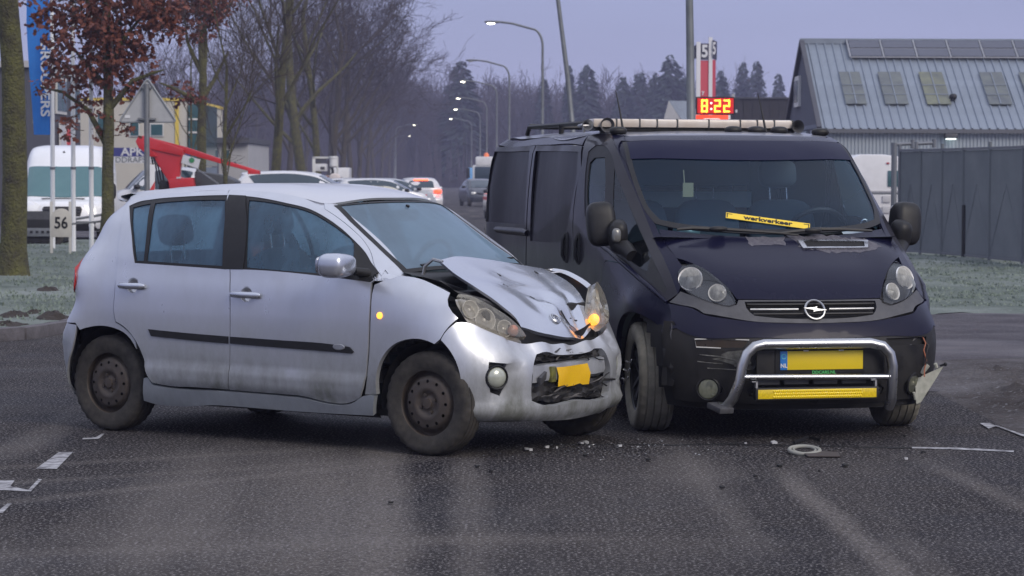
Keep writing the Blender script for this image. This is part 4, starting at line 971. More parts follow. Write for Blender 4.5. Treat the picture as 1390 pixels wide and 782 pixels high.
# ---------------------------------------------------------------- the dark panel van
V_PAINT = paint('navy_paint', (.005, .0055, .022), metal=.0, rough=.24, coat=.14, spec=.14, dirt=(.026, .023, .034), z0=.2, z1=.90, amt=.40, film=.07, scale=3.0)
V_SIDE = paint('navy_paint_dusty', (.005, .0045, .010), metal=.0, rough=.30, coat=.40, spec=.2, dirt=(.030, .026, .032), z0=.0, z1=1.9, amt=.2, film=.28, scale=2.2)
V_GLASS = glass('van_glass', (.74, .88, .98), (.02, .11, .26), .10, .10, 1.5, ior=1.33)  # blue film stands in for sky mirrored in the van's windscreen
V_DARKGL = glass('van_dark_glass', (.22, .26, .28), (.03, .04, .05), .12, .1, 2)
HL = glass('clear_lens', (.95, .95, .95), (.4, .4, .4), .0, .02, 9)
BUMP_BLK = pbr('bumper_plastic', (.009, .009, .010), .36, noise=(9, (.022, .021, .020), .3), rvar=.35, spec=.4)
van = thing('panel_van', 'dark navy panel van with bull bar and yellow light bar, its front corners smashed', 'van', VAN_LOC, VAN_YAW)
VSD = (0, 1, -.08)
# windscreen
VW = [(-.660, 0, 1.792), (-.70, -.40, 1.79), (-.80, -.695, 1.781), (-.852, -.745, 1.772), (-.594, -.772, 1.619), (-.40, -.777, 1.476), (-.21, -.768, 1.342), (-.10, -.742, 1.27), (-.045, -.66, 1.235), (.06, -.40, 1.212), (.115, 0, 1.205)]
VWI = [(-.672, 0, 1.782), (-.71, -.40, 1.78), (-.80, -.68, 1.768), (-.82, -.715, 1.752), (-.594, -.745, 1.612), (-.40, -.75, 1.476), (-.21, -.738, 1.347), (-.12, -.705, 1.285), (-.06, -.62, 1.262), (.03, -.40, 1.242), (.085, 0, 1.235)]
panel('windscreen', symc(VW), (-.75, 0, -.66), BV_V, V_GLASS, van, .08, off=-.003, rim=.005)
panel('windscreen_seal', symc(VW), (-.75, 0, -.66), BV_V, BLK, van, .06, holes=[symc(VWI)], off=.001, rim=.006)
panel('sun_strip', symc([(-.670, 0, 1.785), (-.71, -.40, 1.782), (-.80, -.685, 1.77), (-.83, -.725, 1.757), (-.655, -.745, 1.655), (-.53, -.40, 1.658), (-.475, 0, 1.660)]), (-.75, 0, -.66), BV_V, pbr('strip_navy', (.008, .009, .032), .35, spec=.15), van, .08, off=.003, rim=.004)
# bonnet
VHD = [(.142, 0, 1.183), (.09, -.40, 1.190), (-.01, -.655, 1.212), (-.052, -.732, 1.232), (.093, -.732, 1.152), (.279, -.716, 1.066), (.379, -.634, 1.031), (.515, -.534, .950), (.612, -.473, .868), (.646, -.452, .830), (.684, -.236, .829), (.693, 0, .828)]
vhood = panel('bonnet', symc(VHD), (-.6, 0, -.8), BV_V, V_PAINT, van, .05, rim=.02)
# air scoop on the bonnet, bare patches where paint was rubbed off
VT = [tuple(p) for p in P['v_vent']]
panel('scoop_frame', VT, (-.6, 0, -.8), BV_V, CHR, vhood, .05, off=.012, rim=.02, holes=[[(.190, .125, 1.154), (.163, .530, 1.150), (.233, .508, 1.121), (.252, .125, 1.119)]])
panel('scoop_grille', [(.186, .11, 1.157), (.158, .54, 1.153), (.237, .515, 1.118), (.258, .112, 1.116)], (-.6, 0, -.8), BV_V, BLKM, vhood, .05, off=.004, rim=0)
PRIM = pbr('bare_primer', (.13, .125, .14), .75, noise=(45, (.045, .042, .06), .35))
def blob(name, mat, pts, par, bv=BV_V, d=(-.6, 0, -.8), off=.0015, seed=1, amp=.012):
    r = random.Random(seed); o = []
    for i in range(len(pts)):
        a, b = Vector(pts[i]), Vector(pts[(i + 1) % len(pts)]); k = max(2, int((b - a).length / .03))
        for q in range(k):
            c = a.lerp(b, q / k); o.append((c.x + r.uniform(-amp, amp), c.y + r.uniform(-amp, amp), c.z))
    return panel(name, o, d, bv, mat, par, .04, off=off, rim=0, corner=180)
blob('bare_patch', PRIM, [(.132, -.239, 1.188), (.140, .02, 1.187), (.215, .0, 1.14), (.225, -.22, 1.14)], vhood)
blob('bare_patch', PRIM, [(.13, .05, 1.19), (.10, .35, 1.185), (.10, .56, 1.18), (.20, .64, 1.13), (.27, .56, 1.10), (.30, .25, 1.09), (.24, .08, 1.12)], vhood, off=.001, seed=4, amp=.02)
# pillars
VP = [(-1.14, -.735, 1.838), (-1.02, -.70, 1.838), (-.90, -.715, 1.805), (-.862, -.752, 1.774), (-.60, -.779, 1.619), (-.40, -.783, 1.476), (-.21, -.774, 1.342), (-.10, -.748, 1.27), (-.06, -.740, 1.236), (.093, -.739, 1.155), (.279, -.722, 1.070), (.362, -.706, 1.020), (.388, -.744, .978), (.466, -.750, .902), (.478, -.770, .858), (.400, -.778, .939), (.255, -.784, 1.045), (.022, -.782, 1.173), (-.202, -.783, 1.328), (-.381, -.788, 1.455), (-.562, -.795, 1.58), (-.776, -.796, 1.718), (-.93, -.775, 1.79)]
panel('front_pillar', VP, (-.5, .78, -.4), BV_V, V_PAINT, van, .045, mirror=True)
# cab doors
VD = [(-1.40, -.822, 1.829), (-1.28, -.765, 1.845), (-1.16, -.742, 1.840), (-.94, -.782, 1.788), (-.776, -.803, 1.718), (-.562, -.801, 1.58), (-.381, -.794, 1.455), (-.202, -.789, 1.328), (.022, -.788, 1.173), (.255, -.790, 1.045), (.400, -.784, .939), (.478, -.776, .858), (.435, -.824, .812), (.281, -.875, .881), (-.129, -.921, 1.006), (-.50, -.946, 1.028), (-.57, -.95, .98), (-.60, -.953, .75), (-.66, -.94, .37), (-1.30, -.945, .36), (-1.32, -.957, .60), (-1.306, -.958, .883), (-1.244, -.958, 1.025), (-1.281, -.955, 1.248), (-1.255, -.943, 1.459), (-1.225, -.914, 1.621), (-1.30, -.87, 1.76)]
VWN = [tuple(p) for p in P['v_win']]
VG1 = [tuple(p) for p in P['v_glass1']]; VG2 = [tuple(p) for p in P['v_glass2']]
V_SGL = glass('van_side_glass', (.80, .92, .94), (.10, .22, .26), .10, .08, 1.5)
shf = lambda L, x0, s_: [(x - .30 if (x - x0) * s_ > 0 else x, y, z) for x, y, z in L]
for o in (panel('cab_door', VD, (-.12, 1, -.2), BV_V, V_SIDE, van, .06, holes=[VWN]), panel('cab_door', mir(shf(VD, -.9, -1)), (-.12, -1, -.2), BV_V, V_SIDE, van, .06, holes=[mir(shf(VWN, -.93, -1))])):
    sg = 1 if o.data.vertices[0].co.y < 0 else -1; q = (lambda L: L) if sg > 0 else mir; dd = (-.12, sg, -.2)
    w_, g_ = (VWN, VG1) if sg > 0 else (shf(VWN, -.93, -1), shf(VG1, -.90, -1))
    panel('window_frame', q(w_), dd, BV_V, BLK, o, .05, holes=[q(g_), q(VG2)], off=-.004, rim=.01)
    panel('window_glass', q(g_), dd, BV_V, V_SGL, o, .06, off=-.012, rim=.004); panel('window_glass', q(VG2), dd, BV_V, V_DARKGL, o, .06, off=-.008, rim=.004)
    MB().tube(q([(-.585, -.956, 1.118), (-.45, -.945, 1.095), (-.135, -.925, 1.012), (.10, -.905, .945), (.281, -.879, .886), (.44, -.826, .806)]), [.010, .016, .017, .017, .016, .010], 8).build('door_crease', V_PAINT, o, 70)
    for key in ('v_h2',):
        c = q([(-1.135, -.957, 1.085)])[0]
        v_, f_ = superball(c, (.052, .010, .105), (.5, .5), 16, 10); hr = MB().add(v_, f_).build('handle_recess', BLKM, o, 60)
        MB().tube([(c[0] + .012, c[1] - .008 * sg, c[2] + .085), (c[0] + .012, c[1] - .024 * sg, c[2] + .05), (c[0] + .012, c[1] - .026 * sg, c[2] - .05), (c[0] + .012, c[1] - .008 * sg, c[2] - .085)], .013, 8).build('door_handle', BLK, hr)
# front wings and sills
VA = [(-.28, -.936, .36), (-.23, -.952, .502), (-.18, -.958, .62), (-.08, -.957, .695), (.062, -.949, .728), (.247, -.931, .726), (.404, -.906, .674), (.500, -.872, .575)]
VF = [(-.50, -.946, 1.022), (-.129, -.921, 1.0), (.281, -.875, .875), (.435, -.826, .806), (.458, -.815, .80), (.55, -.825, .70), (.545, -.845, .60)] + VA[::-1] + [(-.30, -.93, .25), (-.64, -.925, .25), (-.60, -.953, .75), (-.57, -.95, .98)]
def vdent(p, n):
    x, y, z = p
    k = math.exp(-(((x - .14) / .16) ** 2 + ((z - .80) / .09) ** 2)); d = .035 * k - .05 * math.exp(-(((x - .42) / .12) ** 2 + ((z - .66) / .10) ** 2)) * (y < 0)
    return Vector(p) + n * (d if y < 0 else .3 * d)
panel('front_wing', VF, (-.2, 1, -.1), BV_V, V_PAINT, van, .04, mirror=True, rim=.035, warp=vdent)
panel('sill', [(-.66, -.94, .362), (-.66, -.93, .24), (-2.75, -.93, .24), (-2.75, -.94, .35)], VSD, BV_V, BLK, van, .08, off=.004, rim=.03, mirror=True)
# load-space sides: sliding door and rear panel with sunk blanked windows
SDR = [(-2.575, -.895, 1.778), (-1.325, -.885, 1.760), (-1.215, -.924, 1.60), (-1.268, -.944, 1.459), (-1.295, -.956, 1.247), (-1.258, -.958, 1.024), (-1.318, -.957, .75), (-1.33, -.945, .36), (-2.57, -.945, .36), (-2.575, -.955, .9)]
RC2 = [(-2.52, -.906, 1.738), (-1.345, -.905, 1.722), (-1.285, -.933, 1.556), (-1.345, -.951, 1.376), (-1.435, -.956, 1.215), (-1.53, -.957, 1.118), (-2.03, -.958, 1.105), (-2.47, -.957, 1.105), (-2.49, -.948, 1.348)]
DARKP = paint('navy_panel_matt', (.006, .005, .010), metal=0, rough=.4, coat=.15, spec=.2, dirt=(.026, .023, .028), z0=.0, z1=1.9, amt=.2, film=.3, scale=2.0)
for o in (panel('sliding_door', SDR, VSD, BV_V, V_SIDE, van, .07, holes=[RC2]), panel('sliding_door', mir(shf(SDR, -1.8, 1)), (0, -1, -.08), BV_V, V_SIDE, van, .07, holes=[mir(shf(RC2, -1.8, 1))])):
    sg = 1 if o.data.vertices[0].co.y < 0 else -1; q = (lambda L: L) if sg > 0 else mir
    panel('blanked_window', q(RC2 if sg > 0 else shf(RC2, -1.8, 1)), (0, sg, -.08), BV_V, DARKP, o, .07, off=-.014, rim=0, warp=lambda p, n: Vector(p) + n * .006 * sin(3 * p[0]) * sin(5 * p[2]))
    c = q([(-1.445, -.957, 1.085)])[0]
    v_, f_ = superball(c, (.052, .010, .105), (.5, .5), 16, 10); hr = MB().add(v_, f_).build('handle_recess', BLKM, o, 60)
    MB().tube([(c[0] - .012, c[1] - .008 * sg, c[2] + .085), (c[0] - .012, c[1] - .024 * sg, c[2] + .05), (c[0] - .012, c[1] - .026 * sg, c[2] - .05), (c[0] - .012, c[1] - .008 * sg, c[2] - .085)], .013, 8).build('door_handle', BLK, hr)
RSP = [(-3.86, -.86, 1.770), (-3.72, -.905, 1.775), (-2.60, -.895, 1.778), (-2.60, -.955, .9), (-2.60, -.945, .36), (-2.72, -.94, .36), (-2.745, -.955, .55), (-2.86, -.955, .68), (-3.05, -.955, .73), (-3.20, -.955, .71), (-3.36, -.955, .62), (-3.46, -.95, .42), (-3.47, -.935, .28), (-3.88, -.92, .28), (-3.93, -.89, .6), (-3.935, -.90, 1.2), (-3.91, -.88, 1.6)]
RC1 = [(-3.66, -.920, 1.742), (-2.70, -.906, 1.740), (-2.66, -.937, 1.503), (-2.66, -.955, 1.215), (-3.16, -.953, 1.215), (-3.72, -.955, 1.215), (-3.74, -.94, 1.5)]
for o in panel('rear_side_panel', RSP, VSD, BV_V, V_SIDE, van, .08, holes=[RC1], mirror=True):
    sg = 1 if o.data.vertices[0].co.y < 0 else -1; q = (lambda L: L) if sg > 0 else mir
    panel('blanked_window', q(RC1), (0, sg, -.08), BV_V, DARKP, o, .09, off=-.014, rim=0)
    MB().tube(q([(-3.86, -.948, 1.165), (-2.62, -.962, 1.165), (-2.54, -.962, 1.155)]), [.030, .030, .022], 8).build('door_rail', V_SIDE, o, 50)
# roof and back
RFV = [(-.785, 0, 1.833), (-.80, -.33, 1.831), (-.865, -.58, 1.826), (-.90, -.66, 1.822), (-1.03, -.715, 1.838), (-1.16, -.73, 1.846), (-1.30, -.77, 1.846), (-1.42, -.815, 1.836), (-2.6, -.825, 1.832), (-3.66, -.825, 1.830), (-3.76, -.72, 1.830), (-3.79, -.4, 1.83), (-3.79, 0, 1.83)]
panel('roof', symc(RFV), (0, 0, -1), BV_V, paint('navy_roof', (.016, .016, .034), .15, .34, .5, (.11, .11, .13), -1, -.5, 0, .35, frost=.25), van, .08, corner=25)
panel('roof_header', symc([(-.652, 0, 1.795), (-.70, -.40, 1.793), (-.80, -.70, 1.784), (-.875, -.745, 1.778), (-.93, -.70, 1.815), (-.895, -.655, 1.822), (-.86, -.575, 1.826), (-.79, -.33, 1.831), (-.775, 0, 1.833)]), (-.5, 0, -.85), BV_V, V_PAINT, van, .05, off=.002)
panel('roof_side', [(-1.415, -.82, 1.834), (-2.6, -.832, 1.829), (-3.66, -.832, 1.828), (-3.76, -.80, 1.825), (-3.85, -.87, 1.783), (-3.72, -.893, 1.786), (-2.58, -.893, 1.785), (-1.335, -.885, 1.768)], (0, .8, -.6), BV_V, V_PAINT, van, .07, mirror=True)
panel('pillar_inner', [(-1.10, -.72, 1.835), (-.90, -.69, 1.81), (-.70, -.74, 1.68), (-.35, -.755, 1.44), (-.08, -.735, 1.25), (-.16, -.80, 1.29), (-.45, -.80, 1.49), (-.70, -.81, 1.66), (-.95, -.79, 1.79)], (-.6, .6, -.5), BV_V, V_PAINT, van, .05, off=-.008, mirror=True)
panel('corner_filler', [(.33, -.72, 1.05), (.40, -.60, 1.03), (.52, -.52, .95), (.45, -.60, .93), (.42, -.72, .92), (.36, -.77, .98)], (-.7, .5, -.5), BV_V, BLK, van, .04, off=-.02, mirror=True)
bk = panel('rear_door', symc([(-3.87, 0, 1.77), (-3.87, -.80, 1.76), (-3.92, -.86, 1.6), (-3.94, -.88, 1.2), (-3.94, -.87, .45), (-3.94, 0, .45)]), (1, 0, 0), BV_V, V_SIDE, van, .12)
m = MB(); m.box((-3.98, 0, .38), (.10, 1.76, .16)); m.build('rear_bumper', BLK, van, bevel=.02)
for s in (1, -1):
    m = MB(); m.box((-3.95, .90 * s, .95), (.06, .07, .50)); m.build('tail_lamp', REDL, van, bevel=.02)
# headlamps
HD = [(.391, -.738, .978), (.372, -.706, 1.012), (.39, -.640, 1.026), (.442, -.590, .997), (.520, -.540, .946), (.615, -.480, .866), (.660, -.462, .800), (.668, -.506, .790), (.637, -.573, .803), (.554, -.687, .849), (.470, -.743, .902)]
HB = pbr('lamp_black', (.018, .018, .022), .35, coat=.5)
for s in (1, -1):
    q = (lambda L: L) if s == 1 else mir
    L = panel('headlamp', q(HD), (-.75, .5 * s, -.45), BV_V, HL, van, .04, off=.010, rim=.02)
    panel('lamp_bezel', q(HD), (-.75, .5 * s, -.45), BV_V, HB, L, .04, off=-.028, rim=0)
    for cx, cy, cz, r in ((.470, .683, .945, .066), (.597, .555, .866, .049)):
        c = Vector((cx - .012, -cy * s, cz)); ax = Vector((.82, -.42 * s, .30)).normalized()
        m = MB(); m.lathe([(.006, -.050), (r * .5, -.044), (r * .85, -.020), (r, .006), (r * 1.10, .010), (r * 1.13, .0)], c, ax, 28); m.build('reflector', CLR, L)
        m = MB(); m.ball(c - ax * .012, r * .30, 12, 8); m.build('bulb', pbr('bulb_glass', (.9, .9, .86), .1, .3, coat=1), L)
        m = MB(); m.lathe([(0, .016), (r * .6, .013), (r * .98, .004)], c, ax, 24); m.build('lens_disc', glass('ribbed_lens', (.9, .9, .88), (.78, .78, .73), .38, .30, 60, .1), L)
# grille strip between the lamps, with two bars and a ringed badge
SU = [(.700, 0, .826), (.69, -.236, .826), (.655, -.445, .826), (.664, -.460, .797), (.67, -.51, .785), (.637, -.578, .799), (.554, -.692, .845), (.480, -.752, .870), (.475, -.785, .835), (.452, -.812, .806), (.532, -.761, .792), (.595, -.70, .778), (.650, -.660, .748), (.700, -.53, .722), (.760, -.381, .704), (.785, -.18, .695), (.790, 0, .692)]
GH = [(.702, 0, .817), (.695, -.236, .817), (.668, -.412, .815), (.69, -.41, .775), (.735, -.372, .735), (.76, -.25, .722), (.775, 0, .716)]
gs = panel('grille_surround', symc(SU), (-.9, 0, -.45), BV_V, TRIM, van, .04, holes=[symc(GH)], off=.002, rim=.03)
panel('grille_backing', symc(GH), (-.9, 0, -.45), BV_V, BLKM, gs, .06, off=-.04, rim=0)
for z0, m_, nm, th in ((.800, BLK, 'grille_bar', .008), (.772, ALU, 'chrome_bar', .0075), (.745, BLK, 'grille_bar', .008)):
    w_ = .40 - (.80 - z0) * .45
    pts = []
    for k in range(17):
        y = -w_ + 2 * w_ * k / 16; h_, n_, *_ = BV_V.ray_cast(Vector((2, y, z0)), Vector((-1, 0, 0))); pts.append(h_ + Vector((-.006, 0, 0)))
    if nm == 'chrome_bar':
        MB().tube([p_ for p_ in pts if p_.y < -.055], th, 8).build(nm, m_, gs); MB().tube([p_ for p_ in pts if p_.y > .055], th, 8).build(nm, m_, gs)
    else: MB().tube(pts, th, 8).build(nm, m_, gs)
c = Vector((.762, -.004, .771)); ax = Vector((.9, 0, .42)).normalized(); R_ = ax.to_track_quat('Z', 'Y').to_matrix()
m = MB(); m.tube([c + R_ @ Vector((.060 * cos(a), .060 * sin(a), 0)) for a in [2 * pi * k / 36 for k in range(37)]], .007, 8, False)
zz = [(-.075, .008), (-.004, .012), (.014, .018), (.010, .004), (.075, -.006), (.004, -.012), (-.014, -.018), (-.010, -.004)]
m.prism([c + R_ @ Vector((p_[0], p_[1], .002)) for p_ in zz], ax * .008); m.build('badge', pbr('badge_chrome', (.40, .41, .42), .3, .8), gs, 30)
# bumper: painted upper band over black plastic
BT = [(.792, 0, .688), (.762, -.381, .698), (.70, -.53, .716), (.650, -.669, .743), (.595, -.705, .772), (.532, -.766, .786), (.456, -.818, .798), (.55, -.828, .70), (.56, -.835, .65)]
BM = [(.838, 0, .602), (.802, -.427, .611), (.70, -.735, .618), (.60, -.81, .66)]
panel('bumper_top', symc(BT + BM[::-1]), ('cyl', -.1, 0, .9), BV_V, V_PAINT, van, .045, rim=.03, off=.006)
TL = [(.705, -.733, .600), (.800, -.427, .597), (.800, -.465, .552), (.712, -.725, .554)]
LB = BM + [(.56, -.838, .645), (.535, -.855, .56), (.545, -.845, .45), (.545, -.83, .36), (.55, -.80, .235), (.62, -.735, .225), (.705, -.59, .222), (.765, -.33, .215), (.78, 0, .208)]
CG = [(.80, 0, .318), (.79, -.40, .322), (.775, -.43, .30), (.78, -.42, .262), (.79, 0, .255)]
PLT = [(.85, 0, .545), (.84, -.29, .545), (.83, -.30, .40), (.84, 0, .40)]
FGH = lambda s: [(.714 + .0 * k, (-.648 + .098 * cos(2 * pi * k / 14)) * s, .305 + .062 * sin(2 * pi * k / 14)) for k in range(14)]
lb = panel('bumper', symc(LB), ('cyl', -.1, 0, .9), BV_V, BUMP_BLK, van, .045, holes=[TL, mir(TL), symc(CG), FGH(1), FGH(-1)], rim=.04)
AMB = glass('smoked_amber', (.45, .33, .18), (.18, .13, .08), .35, .2, 8)
tl = panel('indicator', TL, ('cyl', -.1, 0, .9), BV_V, AMB, lb, .03, off=-.006, rim=.01)
panel('indicator_back', TL, ('cyl', -.1, 0, .9), BV_V, pbr('lamp_tan', (.26, .20, .13), .35, .4, noise=(12, (.10, .08, .06), .6)), tl, .03, off=-.035, rim=0)
for yy in (-.68, -.50): MB().ball((.78 - .55 * (abs(yy) - .43), yy, .578), (.012, .022, .018)).build('bulb', pbr('bulb_amber', (.75, .55, .15), .2, .3), tl)
RIMW = pbr('pale_edge', (.55, .54, .5), .5)
MB().tube([(x + .006, y, z) for x, y, z in (TL[1], (.75, -.59, .603), TL[0], TL[3], (.76, -.59, .549))], .004, 6).build('indicator_edge', RIMW, lb)
panel('broken_cavity', mir(TL), ('cyl', -.1, 0, .9), BV_V, BLKM, lb, .04, off=-.07, rim=0)
m = MB(); m.tube([(.79, .40, .585), (.75, .5, .572), (.72, .60, .59)], .008, 6); m.tube([(.735, .60, .56), (.71, .665, .60)], .010, 6); m.tube([(.74, .62, .553), (.76, .42, .557)], .004, 5); m.build('broken_bracket', TRIM, lb)
m = MB(); m.tube([(.70, .705, .60), (.715, .72, .56), (.722, .705, .52), (.73, .72, .46), (.735, .705, .40), (.75, .70, .36)], .0045, 6); m.build('loose_wire', pbr('wire_orange', (.35, .12, .06), .5), lb)
m = MB(); m.tube([(.69, .72, .59), (.72, .735, .545), (.73, .72, .50), (.735, .715, .43)], .004, 6); m.build('loose_wire', BLK, lb)
panel('grille_mesh', symc(CG), ('cyl', -.1, 0, .9), BV_V, BLKM, lb, .05, off=-.05, rim=0)
for k in range(2):
    MB().tube([(.80 - .02 * (y / .4) ** 2, y, .275 + .022 * k) for y in (-.40, -.2, 0, .2, .40)], .006, 6).build('mesh_bar', BLK, lb)
for s in (1, -1):
    c = Vector((.712, -.648 * s, .305)); ax = Vector((.9, -.40 * s, 0)).normalized()
    panel('fog_recess', FGH(s), ('cyl', -.1, 0, .9), BV_V, BLKM, lb, .04, off=-.05, rim=0)
    if s == -1: c = c + Vector((-.01, .0, .015)); ax = Vector((.8, .55, -.2)).normalized()
    m = MB(); m.lathe([(.075, -.005), (.074, .010), (.066, .014), (.060, .006)], c, ax, 26); m.build('fog_ring', BLK, lb)
    m = MB(); m.lathe([(0, -.02), (.02, -.018), (.045, -.008), (.056, .004)], c, ax, 24); m.ball(c - ax * .005, .015); m.build('fog_reflector', CLR, lb)
    m = MB(); m.lathe([(0, .016), (.035, .013), (.058, .004)], c, ax, 24); m.build('fog_lamp', glass('fog_glass', (.75, .75, .65), (.32, .33, .26), .30, .3, 30), lb)
SCR = pbr('scraped_plastic', (.16, .16, .145), .7, noise=(14, (.02, .02, .02), .5))
blob('scrape', SCR, [(.795, -.55, .53), (.815, -.43, .54), (.82, -.42, .46), (.80, -.50, .44), (.74, -.62, .485)], lb, d=(-.9, .4, 0), seed=9, amp=.016)
for q in ([(.71, -.70, .51), (.76, -.60, .50), (.80, -.50, .475)], [(.70, -.71, .47), (.77, -.58, .455)], [(.73, -.66, .43), (.79, -.50, .42)]):
    MB().tube([BV_V.find_nearest(Vector(p_))[0] + Vector((.001, 0, 0)) for p_ in q], .004, 5).build('scrape', SCR, lb)
# torn right corner of the bumper
m = MB(); G = []
rr_ = random.Random(2)
for i in range(8):
    G.append([(.50 + .03 * k + rr_.uniform(-.014, .014), -.875 + .018 * k + rr_.uniform(-.012, .012), .70 - .055 * i) for k in range(4)])
m.grid(G); m.build('torn_corner', BUMP_BLK, van, 20)
m = MB(); m.tube([(.56, -.83, .70), (.575, -.832, .66), (.57, -.838, .62), (.58, -.83, .58)], .006, 5); m.build('torn_edge', RIMW if False else TRIM, van)
# hanging cover at the left corner
COV = pbr('hanging_cover', (.50, .50, .43), .7, noise=(26, (.34, .35, .29), .4))
m = MB(); CL = [(.70, .66, .345), (.715, .80, .405), (.70, .845, .42), (.685, .81, .355), (.70, .70, .20), (.71, .665, .19), (.715, .66, .26)]
m.prism(CL, (-.035, .01, -.01)); m.build('broken_cover', COV, van, bevel=.006)
for q_, r_ in (([(.70, .70, .38), (.715, .72, .41), (.72, .735, .43)], .016), ([(.695, .80, .41), (.70, .79, .435)], .012), ([(.71, .66, .22), (.72, .645, .265)], .009)): MB().tube(q_, r_, 7).build('broken_tab', COV, van)
m = MB(); m.ball((.70, .855, .43), .012); m.tube([(.70, .85, .43), (.68, .83, .42)], .006, 5); m.build('bolt', BLK, van)
# bull bar
bb = MB().tube([(.80, -.610, .205), (.86, -.585, .208), (.905, -.558, .262), (.925, -.525, .36), (.93, -.510, .455), (.93, -.482, .525), (.93, -.435, .567), (.93, -.38, .580), (.93, -.04, .580), (.93, .28, .580), (.93, .36, .562), (.93, .408, .515), (.93, .425, .44), (.925, .425, .34), (.91, .425, .24), (.88, .42, .19)], .031, 14).build('bull_bar', pbr('bar_steel', (.50, .51, .53), .24, 1.0, noise=(14, (.42, .43, .44), .3), rvar=.12), van, 60)
MB().tube([(.925, -.515, .388), (.93, -.05, .383), (.925, .423, .377)], .0175, 12).build('cross_bar', MATS['bar_steel'], bb, 60)
MB().tube([(.93, -.508, .388), (.932, -.495, .388)], .022, 12).tube([(.93, .404, .378), (.932, .418, .378)], .022, 12).build('bar_clamp', CHR, bb)
m = MB(); m.box((.86, -.62, .205), (.14, .10, .035), Euler((0, .2, .3)).to_matrix()); m.build('bar_foot', TRIM, bb, bevel=.008)
m = MB(); m.box((.935, -.055, .288), (.05, .765, .075)); lbx = m.build('light_bar', BLK, van, bevel=.008)
LBY = pbr('light_bar_yellow', (.85, .62, .01), .25, coat=.6, noise=(90, (.60, .42, .01), .4))
for k in range(52):
    y = -.405 + .70 * k / 51
    if 6 < k < 45:
        for zz_ in (.272, .286, .300): pass
m = MB(); m.box((.956, -.055, .288), (.012, .735, .055)); m.build('light_lens', LBY, lbx, bevel=.003)
m = MB()
for k in range(44):
    for r_ in range(3):
        y = -.325 + .55 * (k + .5 * (r_ % 2)) / 44; z = .271 + .017 * r_
        m.add([(.9625, y - .0065, z - .0075), (.9625, y + .0065, z - .0075), (.9625, y + .0065, z + .0075), (.9625, y - .0065, z + .0075), (.969, y, z)], [(0, 1, 4), (1, 2, 4), (2, 3, 4), (3, 0, 4)])
o = m.build('led_prism', pbr('led_yellow', (.90, .68, .02), .12, coat=.8), lbx, 0); o['kind'] = 'stuff'
m = MB()
for y in (-.425, .315): m.box((.93, y, .32), (.03, .012, .09)); m.box((.93, y - .012, .362), (.03, .035, .006))
m.build('light_bracket', ALU, lbx)
m = MB(); [m.box((.88, y, .352), (.02, .15, .028)) for y in (-.34, -.16, .02, .20)]; m.build('air_slot', TRIM, lb, bevel=.004)
m = MB(); m.box((.865, -.008, .474), (.012, .56, .155)); pb = m.build('plate_holder', BLK, van, bevel=.004)
m = MB(); m.box((.8745, .022, .478), (.004, .472, .110)); pn = m.build('number_plate', YEL, pb, bevel=.001)
m = MB(); m.box((.8745, -.236, .478), (.004, .044, .110)); pe = m.build('country_strip', BLUE, pb, bevel=.001)
MV = Matrix(((0, 0, 1, 0), (1, 0, 0, 0), (0, 1, 0, 0), (0, 0, 0, 1)))      # text facing +x
text_mesh('country_letters', 'NL', .034, WHT, pe, Matrix.Translation((.8775, -.236, .447)) @ MV, .001, bold=.001)
m = MB(); m.tube([(.877, -.236 + .014 * cos(a), .502 + .014 * sin(a)) for a in [2 * pi * k / 20 for k in range(21)]], .0022, 4, False); m.build('star_ring', pbr('star_cyan', (.10, .55, .55), .4), pe)
text_mesh('dealer_letters', 'DDCARS.NL', .026, pbr('dealer_green', (.08, .45, .12), .4), pb, Matrix.Translation((.8735, .015, .406)) @ MV, .001, sx=1.05, bold=.0008)
m = MB(); [m.box((.880, y, .535), (.006, .03, .007)) for y in (-.10, .12)]; m.build('plate_clip', WHT, pb)
m = MB(); m.lathe([(.036, .012), (.040, .014), (.044, .006)], (.80, -.425, .46), (.95, -.2, 0), 20); m.lathe([(0, .006), (.036, .008)], (.80, -.425, .46), (.95, -.2, 0), 20); m.build('tow_cover', BUMP_BLK, van)
m = MB(); m.box((.86, .0, .46), (.01, .80, .20)); m.build('plate_panel', BUMP_BLK, van, bevel=.004); 
# mirrors
for s in (1, -1):
    q = Vector((1, 1, 1)) if s == 1 else Vector((1, -1, 1))
    def M_(p): return (p[0], p[1] if s == 1 else -p[1] - .045, p[2])
    v_, f_ = superball((0, 0, 0), (.085, .092, .140), (.6, .5), 24, 16)
    Rm = Euler((.10, 0, -.15)).to_matrix()
    MM = MB().add([M_(Rm @ Vector((x * (1.0 - .25 * z / .165 * (x > 0)), y, z)) + Vector((-.300, -1.032, 1.262))) for x, y, z in v_], f_)
    o = MM.build('door_mirror', BLK, van, 60)
    v_, f_ = superball((0, 0, 0), (.072, .062, .095), (.7, .7), 20, 12)
    MB().add([M_(Euler((0, .25, -.3)).to_matrix() @ Vector(p_) + Vector((-.185, -.955, 1.195))) for p_ in v_], f_).build('mirror_arm', BLK, o, 60)
    MB().tube([M_(p_) for p_ in ((-.185, -.96, 1.14), (-.12, -.92, 1.11), (-.06, -.90, 1.07))], [.055, .05, .04], 12).build('mirror_foot', BLK, o, 60)
    v_, f_ = superball((0, 0, 0), (.012, .078, .120), (.4, .4), 16, 8)
    MB().add([M_(Rm @ Vector(p_) + Vector((-.380, -1.025, 1.262))) for p_ in v_], f_).build('mirror_glass', CHR, o, 60)
    if s == 1: MB().add(*superball(M_((-.115, -.985, 1.195)), (.025, .03, .045), (.7, .7), 12, 8)).build('mirror_lamp', pbr('smoke_lamp', (.20, .20, .19), .2, .4), o, 60)
